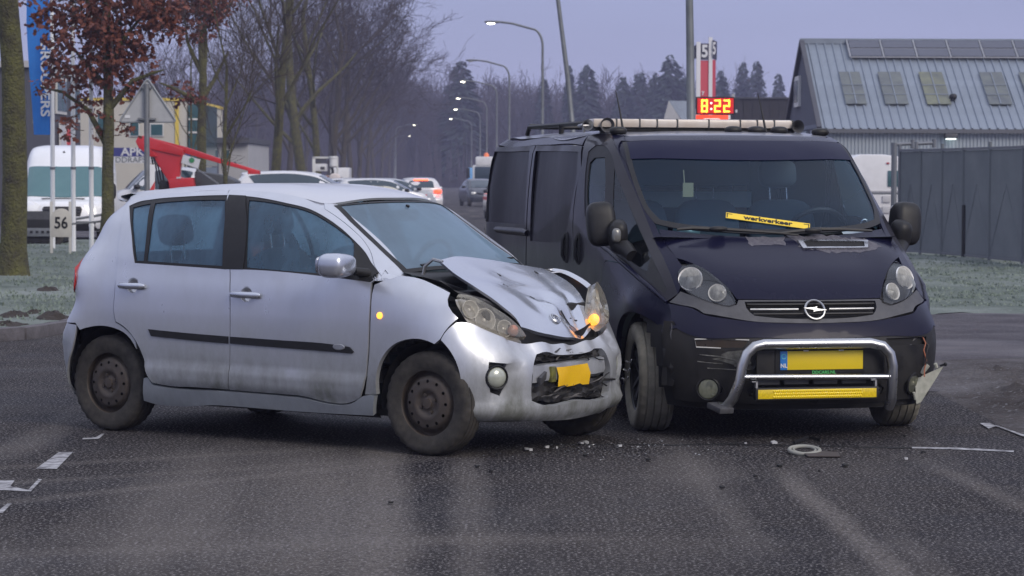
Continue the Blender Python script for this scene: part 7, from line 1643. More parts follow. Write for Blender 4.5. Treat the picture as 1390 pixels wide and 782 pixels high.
gt = thing('gate_frame', 'tall galvanised gate post pair with short top arms at the end of the mesh fence', 'gate post', (0, 0, 0))
for px, D_, tp in ((1213.5, 54.5, 190), (1243, 55.5, 189)):
    z = at(0, tp, D_).z; xx = X(px, D_); MB().tube([(xx, D_, 0), (xx, D_, z)], .06 if px < 1220 else .05, 8).build('post', FPOST, gt); MB().tube([(xx, D_, z - .04), (xx + .38, D_, z - .02)], .035, 8).tube([(xx + .38, D_, z + .06), (xx + .38, D_, z - .12)], .045, 8).build('arm', FPOST, gt)
for z in (.55, 1.24): bar('rail', (X(1176, 54.5), 54.5, z), (X(1222, 54.5), 54.5, z), .03, FPOST, gt)
# white caravan behind the gate
Dv = 66; cv = thing('caravan', 'white caravan parked behind the gate posts', 'caravan', (0, 0, 0))
m = MB(); a, b, z0, z1 = X(1135, Dv), X(1236, Dv), .45, at(0, 206, Dv).z
m.prism([(a, Dv, z0 + .1), (a + .25, Dv, z0), (b - .2, Dv, z0), (b, Dv, z0 + .2), (b, Dv, z1 - .35), (b - .25, Dv, z1 - .06), (b - .7, Dv, z1), (a + .6, Dv, z1), (a, Dv, z1 - .3)], (0, 2.2, 0)); m.build('body', WHT, cv, bevel=.06)
bx('window', (X(1205, Dv), Dv - .03, 1.35), (X(1228, Dv), Dv + .02, 1.75), TEAL, cv, .01); bx('vent', (X(1198, Dv), Dv - .04, .95), (X(1209, Dv), Dv + .02, 1.12), pbr('vent_grey', (.45, .45, .46), .6), cv, .01); bx('vent', (X(1198, Dv), Dv - .04, .68), (X(1209, Dv), Dv + .02, .85), MATS['vent_grey'], cv, .01); bx('trim_line', (a + .05, Dv - .02, .80), (b - .05, Dv + .01, .83), MATS['vent_grey'], cv); bx('trim_line', (a + .05, Dv - .02, 1.22), (b - .05, Dv + .01, 1.245), MATS['vent_grey'], cv)
bx('red_lamp', (X(1203, Dv), Dv - .03, at(0, 219, Dv).z), (X(1207, Dv), Dv + .02, at(0, 217, Dv).z), REDL, cv)
for xx in (1172, 1186): MB().lathe([(.05, -.09), (.24, -.10), (.30, -.06), (.30, .08)], (X(xx, Dv) , Dv + .12, .30), (0, 1, 0), 18).build('wheel', RUB, cv)
# black hall and small shed behind the clock
hl = thing('black_hall', 'long low black hall behind the red clock sign', 'building', (0, 0, 0)); Dh = 128
bx('wall', (X(978, Dh), Dh, 0), (X(1092, Dh), Dh + 12, at(0, 131, Dh).z), pbr('hall_black', (.020, .019, .024), .8, noise=(1.2, (.028, .026, .032), .3)), hl); bx('roof_edge', (X(977, Dh), Dh - .1, at(0, 131, Dh).z), (X(1093, Dh), Dh + 12, at(0, 129, Dh).z), DG, hl)
bx('chimney', (X(1000, Dh), Dh + 3, at(0, 131, Dh).z), (X(1004, Dh), Dh + 3.3, at(0, 122, Dh).z), PALE, hl); bx('wall_lamp', (X(997.5, Dh), Dh - .12, at(0, 150, Dh).z), (X(1000, Dh), Dh, at(0, 146, Dh).z), WHT, hl)
for k in range(9): bx('wall_batten', (X(985 + 12 * k, Dh), Dh - .04, 0), (X(986 + 12 * k, Dh), Dh, at(0, 132, Dh).z), pbr('batten', (.030, .028, .034), .8), hl)
sh_ = thing('metal_shed', 'small metal shed with a pale ribbed roof left of the clock sign', 'shed', (0, 0, 0)); Dm = 118
m = MB(); xa, xb, xr = X(899, Dm), X(936, Dm), X(907, Dm); z0, z1 = at(0, 166, Dm).z, at(0, 134, Dm).z
m.add([(xa, Dm, 0), (xa + 1.1, Dm, 0), (xa + 1.1, Dm, z0 - .2), (xr, Dm, z1), (xa, Dm, z0)], [(0, 1, 2, 3, 4)]); m.build('gable_wall', PALE, sh_)
for k in range(10): m = MB(); f0 = k / 10; f1 = (k + .88) / 10; m.add([(xr + (xb - xr) * f0, Dm + .2, z1), (xr + (xb - xr) * f1, Dm + .2, z1), (xa + 1.2 + (xb - xa - .2) * f1, Dm - .1, z0 - .25), (xa + 1.2 + (xb - xa - .2) * f0, Dm - .1, z0 - .25)], [(0, 1, 2, 3)]); m.build('roof_sheet', RIB, sh_, 0)
bx('wall', (xa + 1.1, Dm, 0), (xb + 1.2, Dm + 6, z0 - .3), DG, sh_)
# station pylon and the time display
Dp = 96; py_ = thing('price_pylon', 'tall red and white station pylon with the numeral 5', 'sign', (0, Dp, 0))
RP = pbr('pylon_red', (.50, .055, .085), .5); NP = pbr('pylon_navy', (.045, .045, .075), .5)
def pane(name, a, b, ya, yb, mat, dy0, dy1, par=None, shear=0): 
    m = MB(); P4 = [Vector((X(a, Dp), dy0, at(0, yb, Dp).z)), Vector((X(b, Dp), dy1, at(0, yb + shear, Dp).z)), Vector((X(b, Dp), dy1, at(0, ya + shear, Dp).z)), Vector((X(a, Dp), dy0, at(0, ya, Dp).z))]; m.prism(P4, (0, .25, 0)); return m.build(name, mat, par or py_)
z0 = 0
for a, b, ya, dy in ((944.5, 950, 54, 0.0), (961.5, 966.5, 47.5, .1)): pane('pillar', a, b, ya, 300, pbr('pylon_white', (.70, .70, .71), .5), dy, dy)
pr = pane('red_panel', 950, 961.5, 79, 300, RP, .05, .15); pane('red_panel', 966.5, 971.5, 78, 300, RP, .1, .3)
n1 = pane('navy_panel', 950.3, 961.5, 56, 78, NP, .0, .1); n2 = pane('navy_panel', 966.5, 973, 51, 76, NP, .05, .3, shear=2); pane('navy_panel', 939, 944.5, 60, 78, NP, .3, .05, shear=-2)
text_mesh('numeral', '5', .62, WHT, n1, Matrix.Translation((X(955.6, Dp), -.02, at(0, 67.5, Dp).z)) @ MT, .004, bold=.02, sx=.8)
text_mesh('numeral', '5', .62, WHT, n2, Matrix.Translation((X(968.5, Dp), .02, at(0, 63.5, Dp).z)) @ MT, .004, bold=.014, sx=.42)
text_mesh('numeral', '7', .18, WHT, pr, Matrix.Translation((X(953.5, Dp), .02, at(0, 124, Dp).z)) @ MT, .004, bold=.01)
Dk = 72; ck = thing('time_display', 'red lit display reading 8:22 above an orange and white panel', 'clock sign', (0, Dk, 0))
bk_ = bx('case', (X(944.5, Dk), 0, at(0, 152.5, Dk).z), (X(996, Dk), .2, at(0, 128.5, Dk).z), BLKM, ck, .01)
RGL = pbr('led_glow_red', (.25, .01, .01), .5, emit=(1.0, .012, .010), estr=.35); bx('led_field', (X(946, Dk), -.012, at(0, 151, Dk).z), (X(995, Dk), .0, at(0, 130.5, Dk).z), RGL, bk_)
SEG = {'8': 'abcdefg', '2': 'abged'}; LEDY = pbr('led_amber', (1, .5, .1), .5, emit=(1.0, .40, .025), estr=3.6)
sw, shh = 6.6 * Dk / F_PX, 14.8 * Dk / F_PX
for ch, cx in (('8', 955.6), ('2', 973.2), ('2', 985.8)):
    m = MB(); x, z = X(cx, Dk), at(0, 141, Dk).z; w, h, th = sw, shh, .038
    sg_ = {'a': (0, h / 2, 1), 'g': (0, 0, 1), 'd': (0, -h / 2, 1), 'f': (-w / 2, h / 4, 0), 'b': (w / 2, h / 4, 0), 'e': (-w / 2, -h / 4, 0), 'c': (w / 2, -h / 4, 0)}
    for s_ in SEG[ch]:
        dx, dz, hz_ = sg_[s_]; m.box((x + dx, -.022, z + dz), (w + th if hz_ else th, .012, th if hz_ else h / 2 + th))
    m.build('digit', LEDY, bk_)
for zz in (137.2, 145): MB().box((X(964.8, Dk), -.022, at(0, zz, Dk).z), (.042, .012, .042)).build('colon_dot', pbr('led_white', (1, .8, .75), .5, emit=(1, .7, .6), estr=2.2), bk_)
lw = bx('logo_panel', (X(944.5, Dk), .0, at(0, 190, Dk).z), (X(988, Dk), .18, at(0, 153.2, Dk).z), pbr('logo_orange', (.75, .07, .02), .5, emit=(1.0, .06, .015), estr=.55), ck, .01); bx('panel_edge', (X(988, Dk), .0, at(0, 190, Dk).z), (X(991, Dk), .18, at(0, 153.2, Dk).z), pbr('panel_white', (.8, .8, .8), .5), ck)
LGW = pbr('logo_white', (.9, .75, .72), .5, emit=(1, .6, .5), estr=.5)
zc = at(0, 163.5, Dk).z; MB().tube([(X(950, Dk), -.01, zc - .12), (X(951, Dk), -.01, zc + .02), (X(956, Dk), -.01, zc + .09), (X(975, Dk), -.01, zc + .09), (X(981, Dk), -.01, zc + .02), (X(982, Dk), -.01, zc - .12)], .022, 6).build('logo_arc', LGW, lw); MB().box((X(968, Dk), -.01, zc - .03), (.22, .02, .10)).build('logo_block', LGW, lw); MB().box((X(957, Dk), -.01, zc - .09), (.12, .02, .06)).build('logo_block', LGW, lw)
for xx in (948, 985): bx('post', (X(xx, Dk), .05, 0), (X(xx + 3, Dk), .15, at(0, 185, Dk).z), GALV, ck)
bs = thing('blue_road_sign', 'small light blue traffic sign right of the lit lamps, by the white lorry', 'road sign', (at(643, 241, 190).x, 190, 0)); MB().box((0, 0, 1.75), (.8, .04, 1.0)).build('sign_plate', pbr('sign_sky', (.18, .42, .75), .5), bs, bevel=.01); MB().tube([(0, .05, 0), (0, .05, 2.2)], .04, 8).build('post', GALV, bs)

# ---------------------------------------------------------------- vehicles farther off
def low_soup(rings, sc, nu=3, nv=3):
    G = loft(rings, nu, nv) * np.array(sc); return G
def far_car(label, cat, col, loc, rz, sc, group=None, brake=False, head=False, stripe=None, name='parked_car', roofcol=None):
    t = thing(name, label, cat, loc, rz, group); ident = 'paint_' + name + '_%02d%02d%02d' % tuple(int(c * 99) for c in col)
    pt = pbr(ident, col, .32, .1, .5, noise=(2, tuple(c * .85 for c in col), .3)); S3 = Vector(sc)
    def gm(nm, rings, m):
        G = low_soup(rings, sc); n, mm, _ = G.shape; b = MB(); b.add([tuple(p) for p in G.reshape(-1, 3)], [(i * mm + j, i * mm + (j + 1) % mm, (i + 1) * mm + (j + 1) % mm, (i + 1) * mm + j) for i in range(n - 1) for j in range(mm)]); b.f.append(tuple(range((n - 1) * mm, n * mm))); b.mi.append(0); return b.build(nm, m, t, 50)
    gm('body', S_LOW[1:], pt); gm('cabin', S_UP, pt)
    sk = lambda L: [tuple(Vector(p) * S3) for p in L]
    bv2, _ = grid_bvh([(low_soup(S_UP, sc, 4, 4), True)])
    DKG = pbr('far_glass', (.025, .045, .060), .08, coat=.6)
    for nm, key in (('window', 's_rwin_frame'), ('window', 's_fwin_frame')): panel(nm, sk(P[key]), SID, bv2, DKG, t, .15, off=.012, rim=.02, mirror=True)
    panel('windscreen', sk(symc(WSH)), (-.75, 0, -.66), bv2, DKG, t, .2, off=.012, rim=.02); panel('rear_window', sk(symc(hw)), (1, 0, 0), bv2, DKG, t, .2, off=.012, rim=.02)
    # bonnet deck
    m = MB(); m.grid([[tuple(Vector(p) * S3) for p in r] for r in [[(2.25, -.62, .99), (2.28, 0, 1.01), (2.25, .62, .99)], [(2.55, -.60, .92), (2.58, 0, .94), (2.55, .60, .92)], [(2.78, -.42, .74), (2.84, 0, .70), (2.78, .42, .74)]]]); m.build('bonnet', pt, t, 70)
    for ax in (0, 2.43):
        for s in (-1, 1): m = MB(); m.lathe([(.02, .07), (.17, .08), (.19, .09), (.28, .08), (.30, .05), (.30, -.08)], (ax * sc[0], .74 * s * sc[1], .30), (0, s, 0), 18); m.build('wheel', RUB, t)
    for s in (-1, 1):
        v_, f_ = superball((1.93 * sc[0], -.95 * s * sc[1], 1.06 * sc[2]), (.09, .11, .07), (.7, .7), 10, 6); MB().add(v_, f_).build('mirror', BLK if not brake else pt, t, 60)
        v_, f_ = superball((-.30 * sc[0], -.64 * s * sc[1], .93 * sc[2]), (.10, .17, .09), (.5, .5), 12, 6); MB().add(v_, f_).build('tail_lamp', RED_ON if brake else REDL, t, 60)
        v_, f_ = superball((2.68 * sc[0], -.56 * s * sc[1], .72 * sc[2]), (.10, .14, .07), (.6, .6), 12, 6); MB().add(v_, f_).build('headlamp', LAMP_ON if head == s or head == 2 else CLR, t, 60)
    if brake: MB().box((-.14 * sc[0], 0, 1.405 * sc[2]), (.08, .62, .06)).build('brake_lamp', pbr('brake_hot', (1, .2, .1), .4, emit=(1.0, .09, .02), estr=3.0), t, bevel=.01)
    if head: MB().box((2.86 * sc[0], 0, .40), (.03, .52, .11)).build('number_plate', YEL, t)
    if stripe: 
        for s in (-1, 1): MB().box((1.0 * sc[0], .835 * s * sc[1], .78 * sc[2]), (2.6 * sc[0], .02, .12)).build('side_stripe', stripe, t)
    return t
SUVP = at(571, 241, 112)
far_car('white car driving off with its red brake lights glowing', 'car', (.68, .68, .70), (SUVP.x, 112, 0), radians(97), (1.2, 1.10, 1.02), brake=True, name='braking_car')
q = at(637, 241, 140); far_car('dark oncoming car with one headlamp lit, left of the van', 'car', (.045, .05, .065), (q.x + .3, 143, 0), radians(-80), (1.1, 1.05, .98), head=-1, name='oncoming_car')
q = at(655, 241, 96); far_car('small red and white car half hidden by the rear corner of the van', 'car', (.66, .66, .68), (q.x + .9, 99, 0), radians(-84), (1.08, 1.05, .98), name='parked_car', stripe=pbr('stripe_red', (.55, .05, .06), .5))
for i, (px, D, c, rz, lb) in enumerate([(466, 97, (.66, .67, .69), 12, 'white car right of the orange machine, mostly hidden by the silver roof'), (489, 108, (.42, .44, .47), 30, 'silver grey car at the right end of the parked row, beside the white braking car'), (440, 108, (.62, .62, .64), 10, 'white estate car parked behind the orange machine')]):
    far_car(lb, 'car', c, (at(px, 241, D).x, D, 0), radians(rz), (1.15, 1.05, 1.0), 'cars parked beside the road', stripe=MATS['stripe_red'] if i == 1 else None)
# white tall delivery van, facing us
def van_rings(): 
    R = []
    for z, w, xf in ((.28, .90, -.05), (.45, .96, .02), (.70, .985, .0), (.92, .985, -.08), (1.04, .98, -.42), (1.40, .965, -.78), (1.80, .94, -1.16), (2.05, .90, -1.42), (2.22, .84, -1.75), (2.30, .66, -2.2), (2.32, .3, -2.8)):
        R.append([(-5.4, 0, z), (-5.4, w * .6, z), (-5.38, w - .06, z), (-5.30, w, z), (-4.4, w, z), (min(-1.5, xf - .9), w, z), (xf - .42, w - .01, z), (xf - .16, w * .88, z), (xf - .03, w * .5, z), (xf, 0, z)])
    return R
VRG = loft(van_rings(), 5, 5); BV_W, _ = grid_bvh([(VRG, True)])
WHV = pbr('van_white', (.78, .79, .81), .35, coat=.4, noise=(1.4, (.70, .71, .73), .35)); TGL = pbr('van_teal_glass', (.045, .13, .145), .1, coat=.6, noise=(1.1, (.07, .17, .18), .3))
def white_van(label, loc, rz, name='delivery_van', group=None):
    t = thing(name, label, 'van', loc, rz, group); n, mm, _ = VRG.shape; b = MB(); b.add([tuple(p) for p in VRG.reshape(-1, 3)], [(i * mm + j, i * mm + (j + 1) % mm, (i + 1) * mm + (j + 1) % mm, (i + 1) * mm + j) for i in range(n - 1) for j in range(mm)]); b.f.append(tuple(range((n - 1) * mm, n * mm))); b.mi.append(0); b.build('body', WHV, t, 50)
    W1 = [(-1.13, 0, 1.79), (-1.20, -.55, 1.79), (-1.32, -.84, 1.76), (-.98, -.86, 1.40), (-.66, -.88, 1.09), (-.56, -.55, 1.07), (-.45, 0, 1.07)]; panel('windscreen', symc(W1), (-.8, 0, -.5), BV_W, TGL, t, .08, off=.02, rim=.03)
    panel('cab_window', [(-1.55, -.97, 1.72), (-1.9, -.97, 1.70), (-1.95, -.985, 1.12), (-.90, -.985, 1.08)], (0, 1, 0), BV_W, TGL, t, .15, off=.006, rim=.03, mirror=True)
    panel('grille', symc([(.0, 0, .86), (-.02, -.42, .86), (.0, -.46, .80), (.02, -.42, .64), (.03, 0, .62)]), (-1, 0, 0), BV_W, BLK, t, .15, off=.008, rim=.03)
    for k in range(3): MB().box((.03 - .012 * k, 0, .675 + .065 * k), (.03, .86, .022)).build('grille_bar', TRIM, t)
    MB().lathe([(0, .03), (.06, .03), (.07, .0)], (.01, 0, .74), (1, 0, 0), 16).build('badge', CHR, t)
    panel('bumper', symc([(.03, 0, .52), (.0, -.50, .52), (-.2, -.90, .52), (-.25, -.93, .30), (.0, -.5, .30), (.02, 0, .30)]), (-1, 0, 0), BV_W, BLK, t, .15, off=.02, rim=.04)
    for s in (1, -1):
        q = (lambda L: L) if s == 1 else mir
        panel('headlamp', q([(-.05, -.52, .88), (-.16, -.78, .98), (-.32, -.93, 1.0), (-.20, -.92, .70), (-.06, -.62, .66)]), (-.85, .5 * s, 0), BV_W, CLR, t, .1, off=.01, rim=.03)
        v_, f_ = superball((-.72, -1.12 * s, 1.22), (.09, .10, .19), (.6, .6), 12, 8); MB().add(v_, f_).tube([(-.74, -.95 * s, 1.10), (-.72, -1.08 * s, 1.14)], .04, 6).build('mirror', BLK, t, 60)
        MB().lathe([(0, .02), (.06, .018), (.07, 0)], (.0, -.68 * s, .42), (1, 0, 0), 14).build('fog_lamp', CLR, t)
        for ax in (-.95, -4.3): MB().lathe([(.02, .05), (.2, .08), (.24, .10), (.33, .08), (.35, .04), (.35, -.12)], (ax, -.88 * s, .35), (0, -s, 0), 20).build('wheel', RUB, t)
    MB().box((-.42, 0, 1.045), (.05, 1.0, .02)).build('cowl_slot', BLK, t); MB().add(*superball((-1.58, -.05, 2.10), (.05, .035, .07), (.8, .8), 10, 6)).build('roof_marker', BLK, t)
    return t
white_van('tall white delivery van facing the road behind the flagpoles', (at(84, 241, 61).x, 61, -.02), radians(-84))
far_car('white microvan seen from the side between the mossy oak and the boom lift', 'van', (.60, .61, .64), (at(258, 241, 70).x, 70.5, -.02), radians(-168), (.80, 1, 1.22), name='parked_van')
# crew van: white roof with two dark side windows above the silver car
cr_ = far_car('white crew van with two dark side windows below the red boom tip', 'van', (.70, .70, .72), (at(336, 241, 70).x, 70, 0), radians(4), (1.22, 1.05, 1.135), name='crew_van')
bx('red_marker', (-.16, -.88, .95), (-.08, -.80, 1.25), MATS['red_print'], cr_)
# low trailer in front of the delivery van
tr = thing('flat_trailer', 'low dark trailer with a grey metal edge rail below the tall white van', 'trailer', (0, 0, 0)); D = 56
q0, q1 = at(20, 342, D), at(76, 330, D)
bx('deck', (q0.x, D, .12), (q1.x, D + 2.2, .62), BLKM, tr, .03); bx('edge_rail', (q0.x, D - .06, .26), (q1.x + .1, D, .44), GALV, tr, .01); 
for k in range(7): bx('rail_slot', (q0.x + .1 + .12 * k, D - .075, .33), (q0.x + .16 + .12 * k, D - .055, .38), BLKM, tr)
for xx in (q0.x + .2, q1.x - .1): MB().lathe([(.02, .05), (.2, .06), (.24, .04), (.24, -.06)], (xx, D + .1, .24), (0, -1, 0), 16).build('wheel', RUB, tr)
MB().tube([(q1.x, D + .3, .62), (q1.x + .2, D + .3, .60), (q1.x + .9, D + .5, .72)], .03, 6).build('drawbar', GALV, tr)
bx('side_board', (q0.x, D + .02, .62), (q1.x - .1, D + .08, .80), TRIM, tr)
# red boom lift
D = 63; bl = thing('boom_lift', 'red folding boom lift with a white and green sticker behind the sign post', 'boom lift', (0, D, 0)); RED = pbr('boom_red', (.62, .022, .025), .38, coat=.4, noise=(1.5, (.52, .018, .022), .3))
def pxp(L, y0, d, name, mat, par, bev=.03): return MB().prism([at(a, b, D) - Vector((0, D, 0)) + Vector((0, y0, 0)) for a, b in L], (0, d, 0)).build(name, mat, par, 35, bevel=bev)
pxp([(183.5, 192), (187, 186), (194, 184), (202, 186), (250, 203), (246, 212), (205, 203), (214, 213), (204, 213), (188, 201)], .0, .42, 'knuckle', RED, bl)
pxp([(196, 188), (246, 205), (252, 212), (245, 222), (243, 240), (250, 242), (262, 244), (264, 262), (230, 262), (228, 246), (214, 224)], .05, .32, 'lower_boom', RED, bl)
pxp([(228, 243), (262, 241), (266, 262), (232, 262)], -.06, .5, 'turret', RED, bl); pxp([(240, 240.5), (246, 240), (246, 242), (240, 242.5)], -.08, .02, 'white_label', WHT, bl, 0)
ub = pxp([(200, 186), (250, 199), (300, 216), (352, 232), (352, 236), (300, 222.5), (250, 208)], .10, .22, 'upper_boom', RED, bl, .015)
pxp([(336, 229.5), (352, 231.5), (352, 236.5), (336, 236.5)], .05, .3, 'boom_tip', RED, bl, .01)
st_ = pxp([(249, 210), (272, 216.5), (269, 229), (246, 221)], -.02, .04, 'sticker', WHT, bl, 0)
c_ = at(260.5, 217.5, D) - Vector((0, D, 0)); MB().lathe([(0, .012), (.065, .01)], (c_.x, -.03, c_.z), (0, -1, 0), 18).build('green_spot', pbr('spot_green', (.05, .26, .10), .5), st_)
bar('hydraulic_strut', at(268, 229, D) - Vector((0, D + .15, 0)), at(298, 250, D) - Vector((0, D + .15, 0)), .022, ALU, bl)
m = MB(); r_ = random.Random(5)
for k in range(4): a = at(203 + 2.4 * k, 206 + 2 * k, D) - Vector((0, D - .2, 0)); b = at(210 + 4 * k, 250, D) - Vector((0, D - .2, 0)); m = MB(); m.tube([a, a.lerp(b, .4) + Vector((.05 * r_.uniform(-1, 1), -.05, 0)), b], .022, 6); m.build('hose', BLK, bl)
pxp([(216, 244), (226, 246), (228, 262), (214, 262)], .1, .5, 'valve_block', BLKM, bl)
pxp([(262, 232), (300, 238), (318, 246), (318, 275), (262, 275)], .25, 1.4, 'machine_hood', pbr('machine_dark', (.055, .06, .065), .6), bl, .06); bx('chassis', (X(215, D), .2, .35), (X(330, D), 1.9, 1.0), BLKM, bl, .04)
for xx in (232, 310): MB().lathe([(.02, .06), (.2, .10), (.24, .12), (.42, .08), (.45, .02), (.45, -.2)], (X(xx, D), .3, .45), (0, -1, 0), 20).build('wheel', RUB, bl)
Db = 48.5; bc = thing('marker_board', 'white and red striped marker board right behind the triangular sign post', 'marker board', (at(205, 241, Db).x, Db, .08)); MB().box((0, 0, .86), (.145, .03, 1.66)).build('board', WHT, bc, bevel=.005)
for k in range(4): MB().prism([(-.072, -.017, .28 + .36 * k), (.072, -.017, .52 + .36 * k), (.072, -.017, .70 + .36 * k - .04), (-.072, -.017, .46 + .36 * k - .04)], (0, -.002, 0)).build('red_stripe', MATS['red_print'], bc, 0) if k < 3 else None
# orange and white machine on the roadside
D = 118; om = thing('service_lorry', 'orange and white service lorry with a white tank, behind the thick bare trunk', 'lorry', (0, D, 0)); ORA = pbr('machine_orange', (.75, .10, .03), .45)
def f4(name, a, b, ya, yb, d0, d1, mat, bev=.02): return bx(name, (X(a, D), d0, at(0, yb, D).z), (X(b, D), d1, at(0, ya, D).z), mat, om, bev)
f4('box_body', 424, 461, 238, 262, 0, 3, pbr('box_grey', (.36, .36, .38), .6)); 
for a, b, ya, yb in ((424, 428, 212, 262), (457, 459, 214, 240), (424, 459, 211.5, 214)): f4('frame_bar', a, b, ya, yb, -.05, .1, FRM, .01)
f4('dark_opening', 428, 443, 214.5, 220, .0, .4, DG); f4('white_panel', 428, 444, 221, 231, -.02, .3, WHT); f4('oval_mark', 435, 441, 225, 229, -.04, 0, TRIM); f4('orange_door', 428, 448, 238.5, 262, -.04, .3, ORA); f4('orange_band', 428, 448, 237, 238.3, -.06, .1, pbr('pale_orange', (.6, .42, .36), .5)); f4('teal_window', 441, 448, 242, 249, -.08, 0, pbr('teal_lit', (.08, .5, .42), .4))
v_ = MB(); c_ = at(452.5, 212, D); v_.lathe([(0, 0), (.19, 0), (.19, -.10), (.165, -.12), (.165, -.46), (.10, -.52), (0, -.52)], (c_.x, -.1, c_.z), (0, 0, 1), 18); v_.build('tank', WHT, om); MB().tube([at(450.5, 226, D) - Vector((0, D + .1, 0)), at(452, 234, D) - Vector((0, D + .1, 0)), at(448, 240, D) - Vector((0, D + .1, 0)), at(450, 252, D) - Vector((0, D + .1, 0))], .07, 6).build('pipe', BLK, om)
MB().add(*superball(tuple(at(455, 247, D) - Vector((0, D + .3, 0))), (.30, .1, .40), (.8, .8), 14, 8)).build('hose_reel', pbr('reel_pale', (.58, .52, .50), .6), om, 60); f4('cab', 444, 470, 226, 262, 2.0, 4.0, WHT, .06)
for xx in (430, 458): MB().lathe([(.02, .06), (.26, .10), (.45, .08), (.48, .02), (.48, -.2)], (X(xx, D), .2, .48), (0, -1, 0), 18).build('wheel', RUB, om)
mp_ = thing('marker_post', 'thin red and white marker post left of the orange lorry', 'marker post', (at(417, 241, 92).x, 92, 0)); [MB().box((0, 0, .2 + .4 * k), (.09, .09, .4)).build('band', WHT if k % 2 else MATS['red_print'], mp_) for k in range(4)]
# low white lorry cab far right of the road
D = 170; wl = thing('white_lorry', 'white lorry with an orange beacon, half hidden behind the van', 'lorry', (at(657, 241, D).x, D, 0)); 
bx('cab', (-.75, 0, .6), (1.6, 2, 2.35), WHT, wl, .12); bx('box_top', (-.55, -.05, 2.3), (1.6, 2.5, 2.9), WHT, wl, .1); bx('windscreen', (-.6, -.05, 1.3), (1.5, .02, 2.25), pbr('far_glass', (.03, .04, .05), .1), wl, .03); bx('lower_panel', (-.75, -.06, .5), (1.6, .03, 1.1), GALV, wl, .02); MB().lathe([(.16, 0), (.16, .12), (.10, .24), (0, .26)], (.15, .3, 2.9), (0, 0, 1), 14).build('beacon', pbr('beacon_orange', (.8, .20, .06), .4, emit=(1, .2, .05), estr=.12), wl); bx('mirror', (-1.15, -.15, 1.5), (-.92, .0, 2.15), BLK, wl, .03)
for xx in (-.45, 1.3): MB().lathe([(.02, .06), (.3, .08), (.48, .05), (.5, -.2)], (xx, .3, .5), (0, -1, 0), 16).build('wheel', RUB, wl)

# ---------------------------------------------------------------- crash debris on the asphalt
rg_ = random.Random(77); V_, F_ = [], []
for k in range(900):
    q = gnd(rg_.gauss(800, 95), 604 + abs(rg_.gauss(0, 9))) if k % 3 else gnd(rg_.gauss(1010, 130), 603 + rg_.gauss(2, 9)); s_ = rg_.uniform(.003, .009); b = len(V_)
    V_ += [(q.x + s_ * rg_.uniform(-1, 1), q.y + 2 * s_ * rg_.uniform(-1, 1), .003 + s_ * rg_.random()) for _ in range(4)]; F_ += [(b, b + 1, b + 2), (b + 1, b + 2, b + 3), (b, b + 2, b + 3)]
o = MB().add(V_, F_).build('glass_crumbs', pbr('crumb_glass', (.30, .31, .32), .25, noise=(3, (.05, .05, .05), .6)), None, 0); o['kind'] = 'stuff'
r = random.Random(31)
CHW = pbr('shard_white', (.52, .52, .52), .4); 
def shard(px, py, s_, mat, label, grp, n=5, h=.02, name='plastic_shard'):
    g = gnd(px, py); m = MB(); L_ = [(g.x + s_ * r.uniform(.5, 1) * cos(2 * pi * k / n + .3), g.y + s_ * 1.6 * r.uniform(.5, 1) * sin(2 * pi * k / n + .3), .004 + h * .4 * r.uniform(0, .7)) for k in range(n)]
    m.prism(L_, (0, 0, .004 + h * .25)); tag(m.build(name, mat, None, 0), label, 'shard', grp)
for px, py, s_ in ((721, 613, .030), (716, 612, .05), (743, 609, .03), (796, 603, .04), (790, 604, .035), (842, 607.5, .035), (1052, 603, .05), (1012, 604, .02), (1230, 625, .025), (756, 610, .014), (800, 609, .012)): shard(px, py, s_ * .6, CHW, 'small pale plastic shard on the asphalt in front of the crash', 'pale shards in front of the crash')
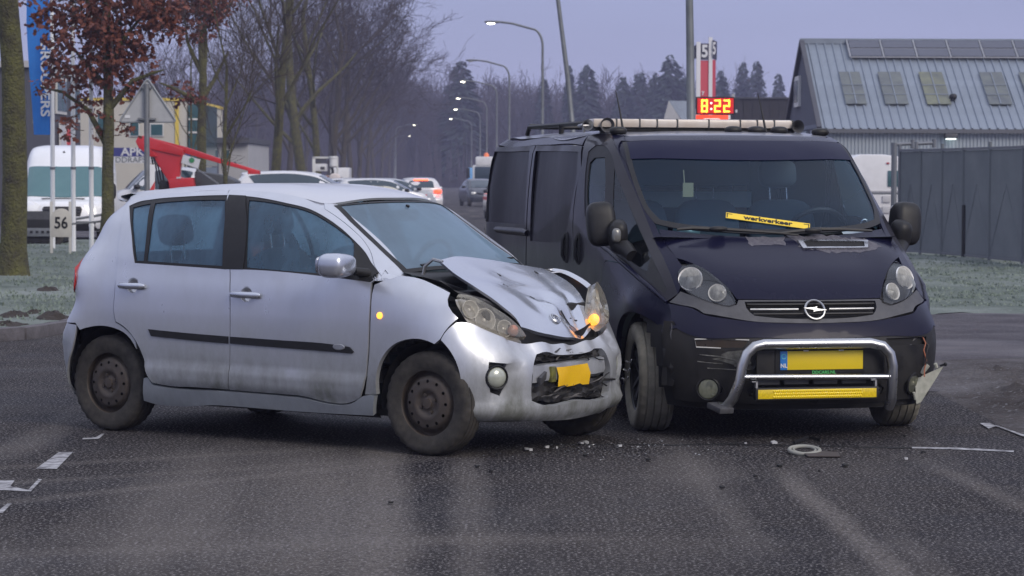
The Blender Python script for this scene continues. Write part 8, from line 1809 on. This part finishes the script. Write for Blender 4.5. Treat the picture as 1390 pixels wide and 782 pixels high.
for px, py, s_ in ((530, 685, .035), (648, 635, .035), (667, 642, .025), (598, 638, .02), (676, 619, .03), (795, 620, .035), (880, 626, .04), (1112, 642, .012), (1088, 606, .05), (1147, 634, .05), (1058, 634, .04), (1026, 649, .025), (980, 664, .03), (1253, 616, .03), (1228, 594, .02), (1000, 605, .025), (930, 594, .02)): shard(px, py, s_ * .6, BLKM, 'small black plastic fragment lying on the road', 'black fragments on the road', 6, .018)
g = gnd(1092, 616); m = MB(); m.tube([(g.x + .085 * cos(a), g.y + .10 * sin(a), .02 + .012 * sin(a)) for a in [2 * pi * k / 24 for k in range(25)]], .012, 7, False); m.tube([(g.x + .062 * cos(a), g.y + .07 * sin(a), .022 + .012 * sin(a)) for a in [2 * pi * k / 24 for k in range(25)]], .007, 6, False); tag(m.build('lamp_ring', pbr('ring_grey', (.26, .26, .23), .7), None, 60), 'pale broken lamp ring lying flat on the road below the light bar', 'lamp ring')
g = gnd(1113, 619); m = MB(); m.prism([(g.x - .08, g.y - .10, .004), (g.x + .10, g.y - .10, .004), (g.x + .11, g.y + .05, .01), (g.x - .02, g.y + .12, .012), (g.x - .09, g.y + .06, .008)], (0, 0, .008)); tag(m.build('bumper_fragment', pbr('brown_plastic', (.05, .04, .038), .7), None, 0, bevel=.004), 'flat brown plastic fragment beside the broken lamp ring', 'fragment')
g = gnd(1096, 601); m = MB(); m.tube([(g.x - .09, g.y - .1, .01), (g.x + .02, g.y + .12, .02), (g.x + .08, g.y, .015)], .010, 5); tag(m.build('bent_strip', BLK, None, 60), 'thin bent black strip on the crack behind the broken lamp ring', 'strip')

# ---------------------------------------------------------------- the cold morning haze
hz_mb = MB().box((0, 720, 16.0), (1900, 1600, 35.0))
hz_m = bpy.data.materials.new('haze'); hz_m.use_nodes = True; t = hz_m.node_tree; t.nodes.clear()
o_ = t.nodes.new('ShaderNodeOutputMaterial'); pv = t.nodes.new('ShaderNodeVolumePrincipled')
pv.inputs['Color'].default_value = (.66, .68, .98, 1); pv.inputs['Density'].default_value = .0006; pv.inputs['Anisotropy'].default_value = 0.0
t.links.new(pv.outputs[0], o_.inputs['Volume'])
hz = hz_mb.build('haze', hz_m, None, 0); hz['kind'] = 'stuff'
SC.cycles.volume_bounces = 1
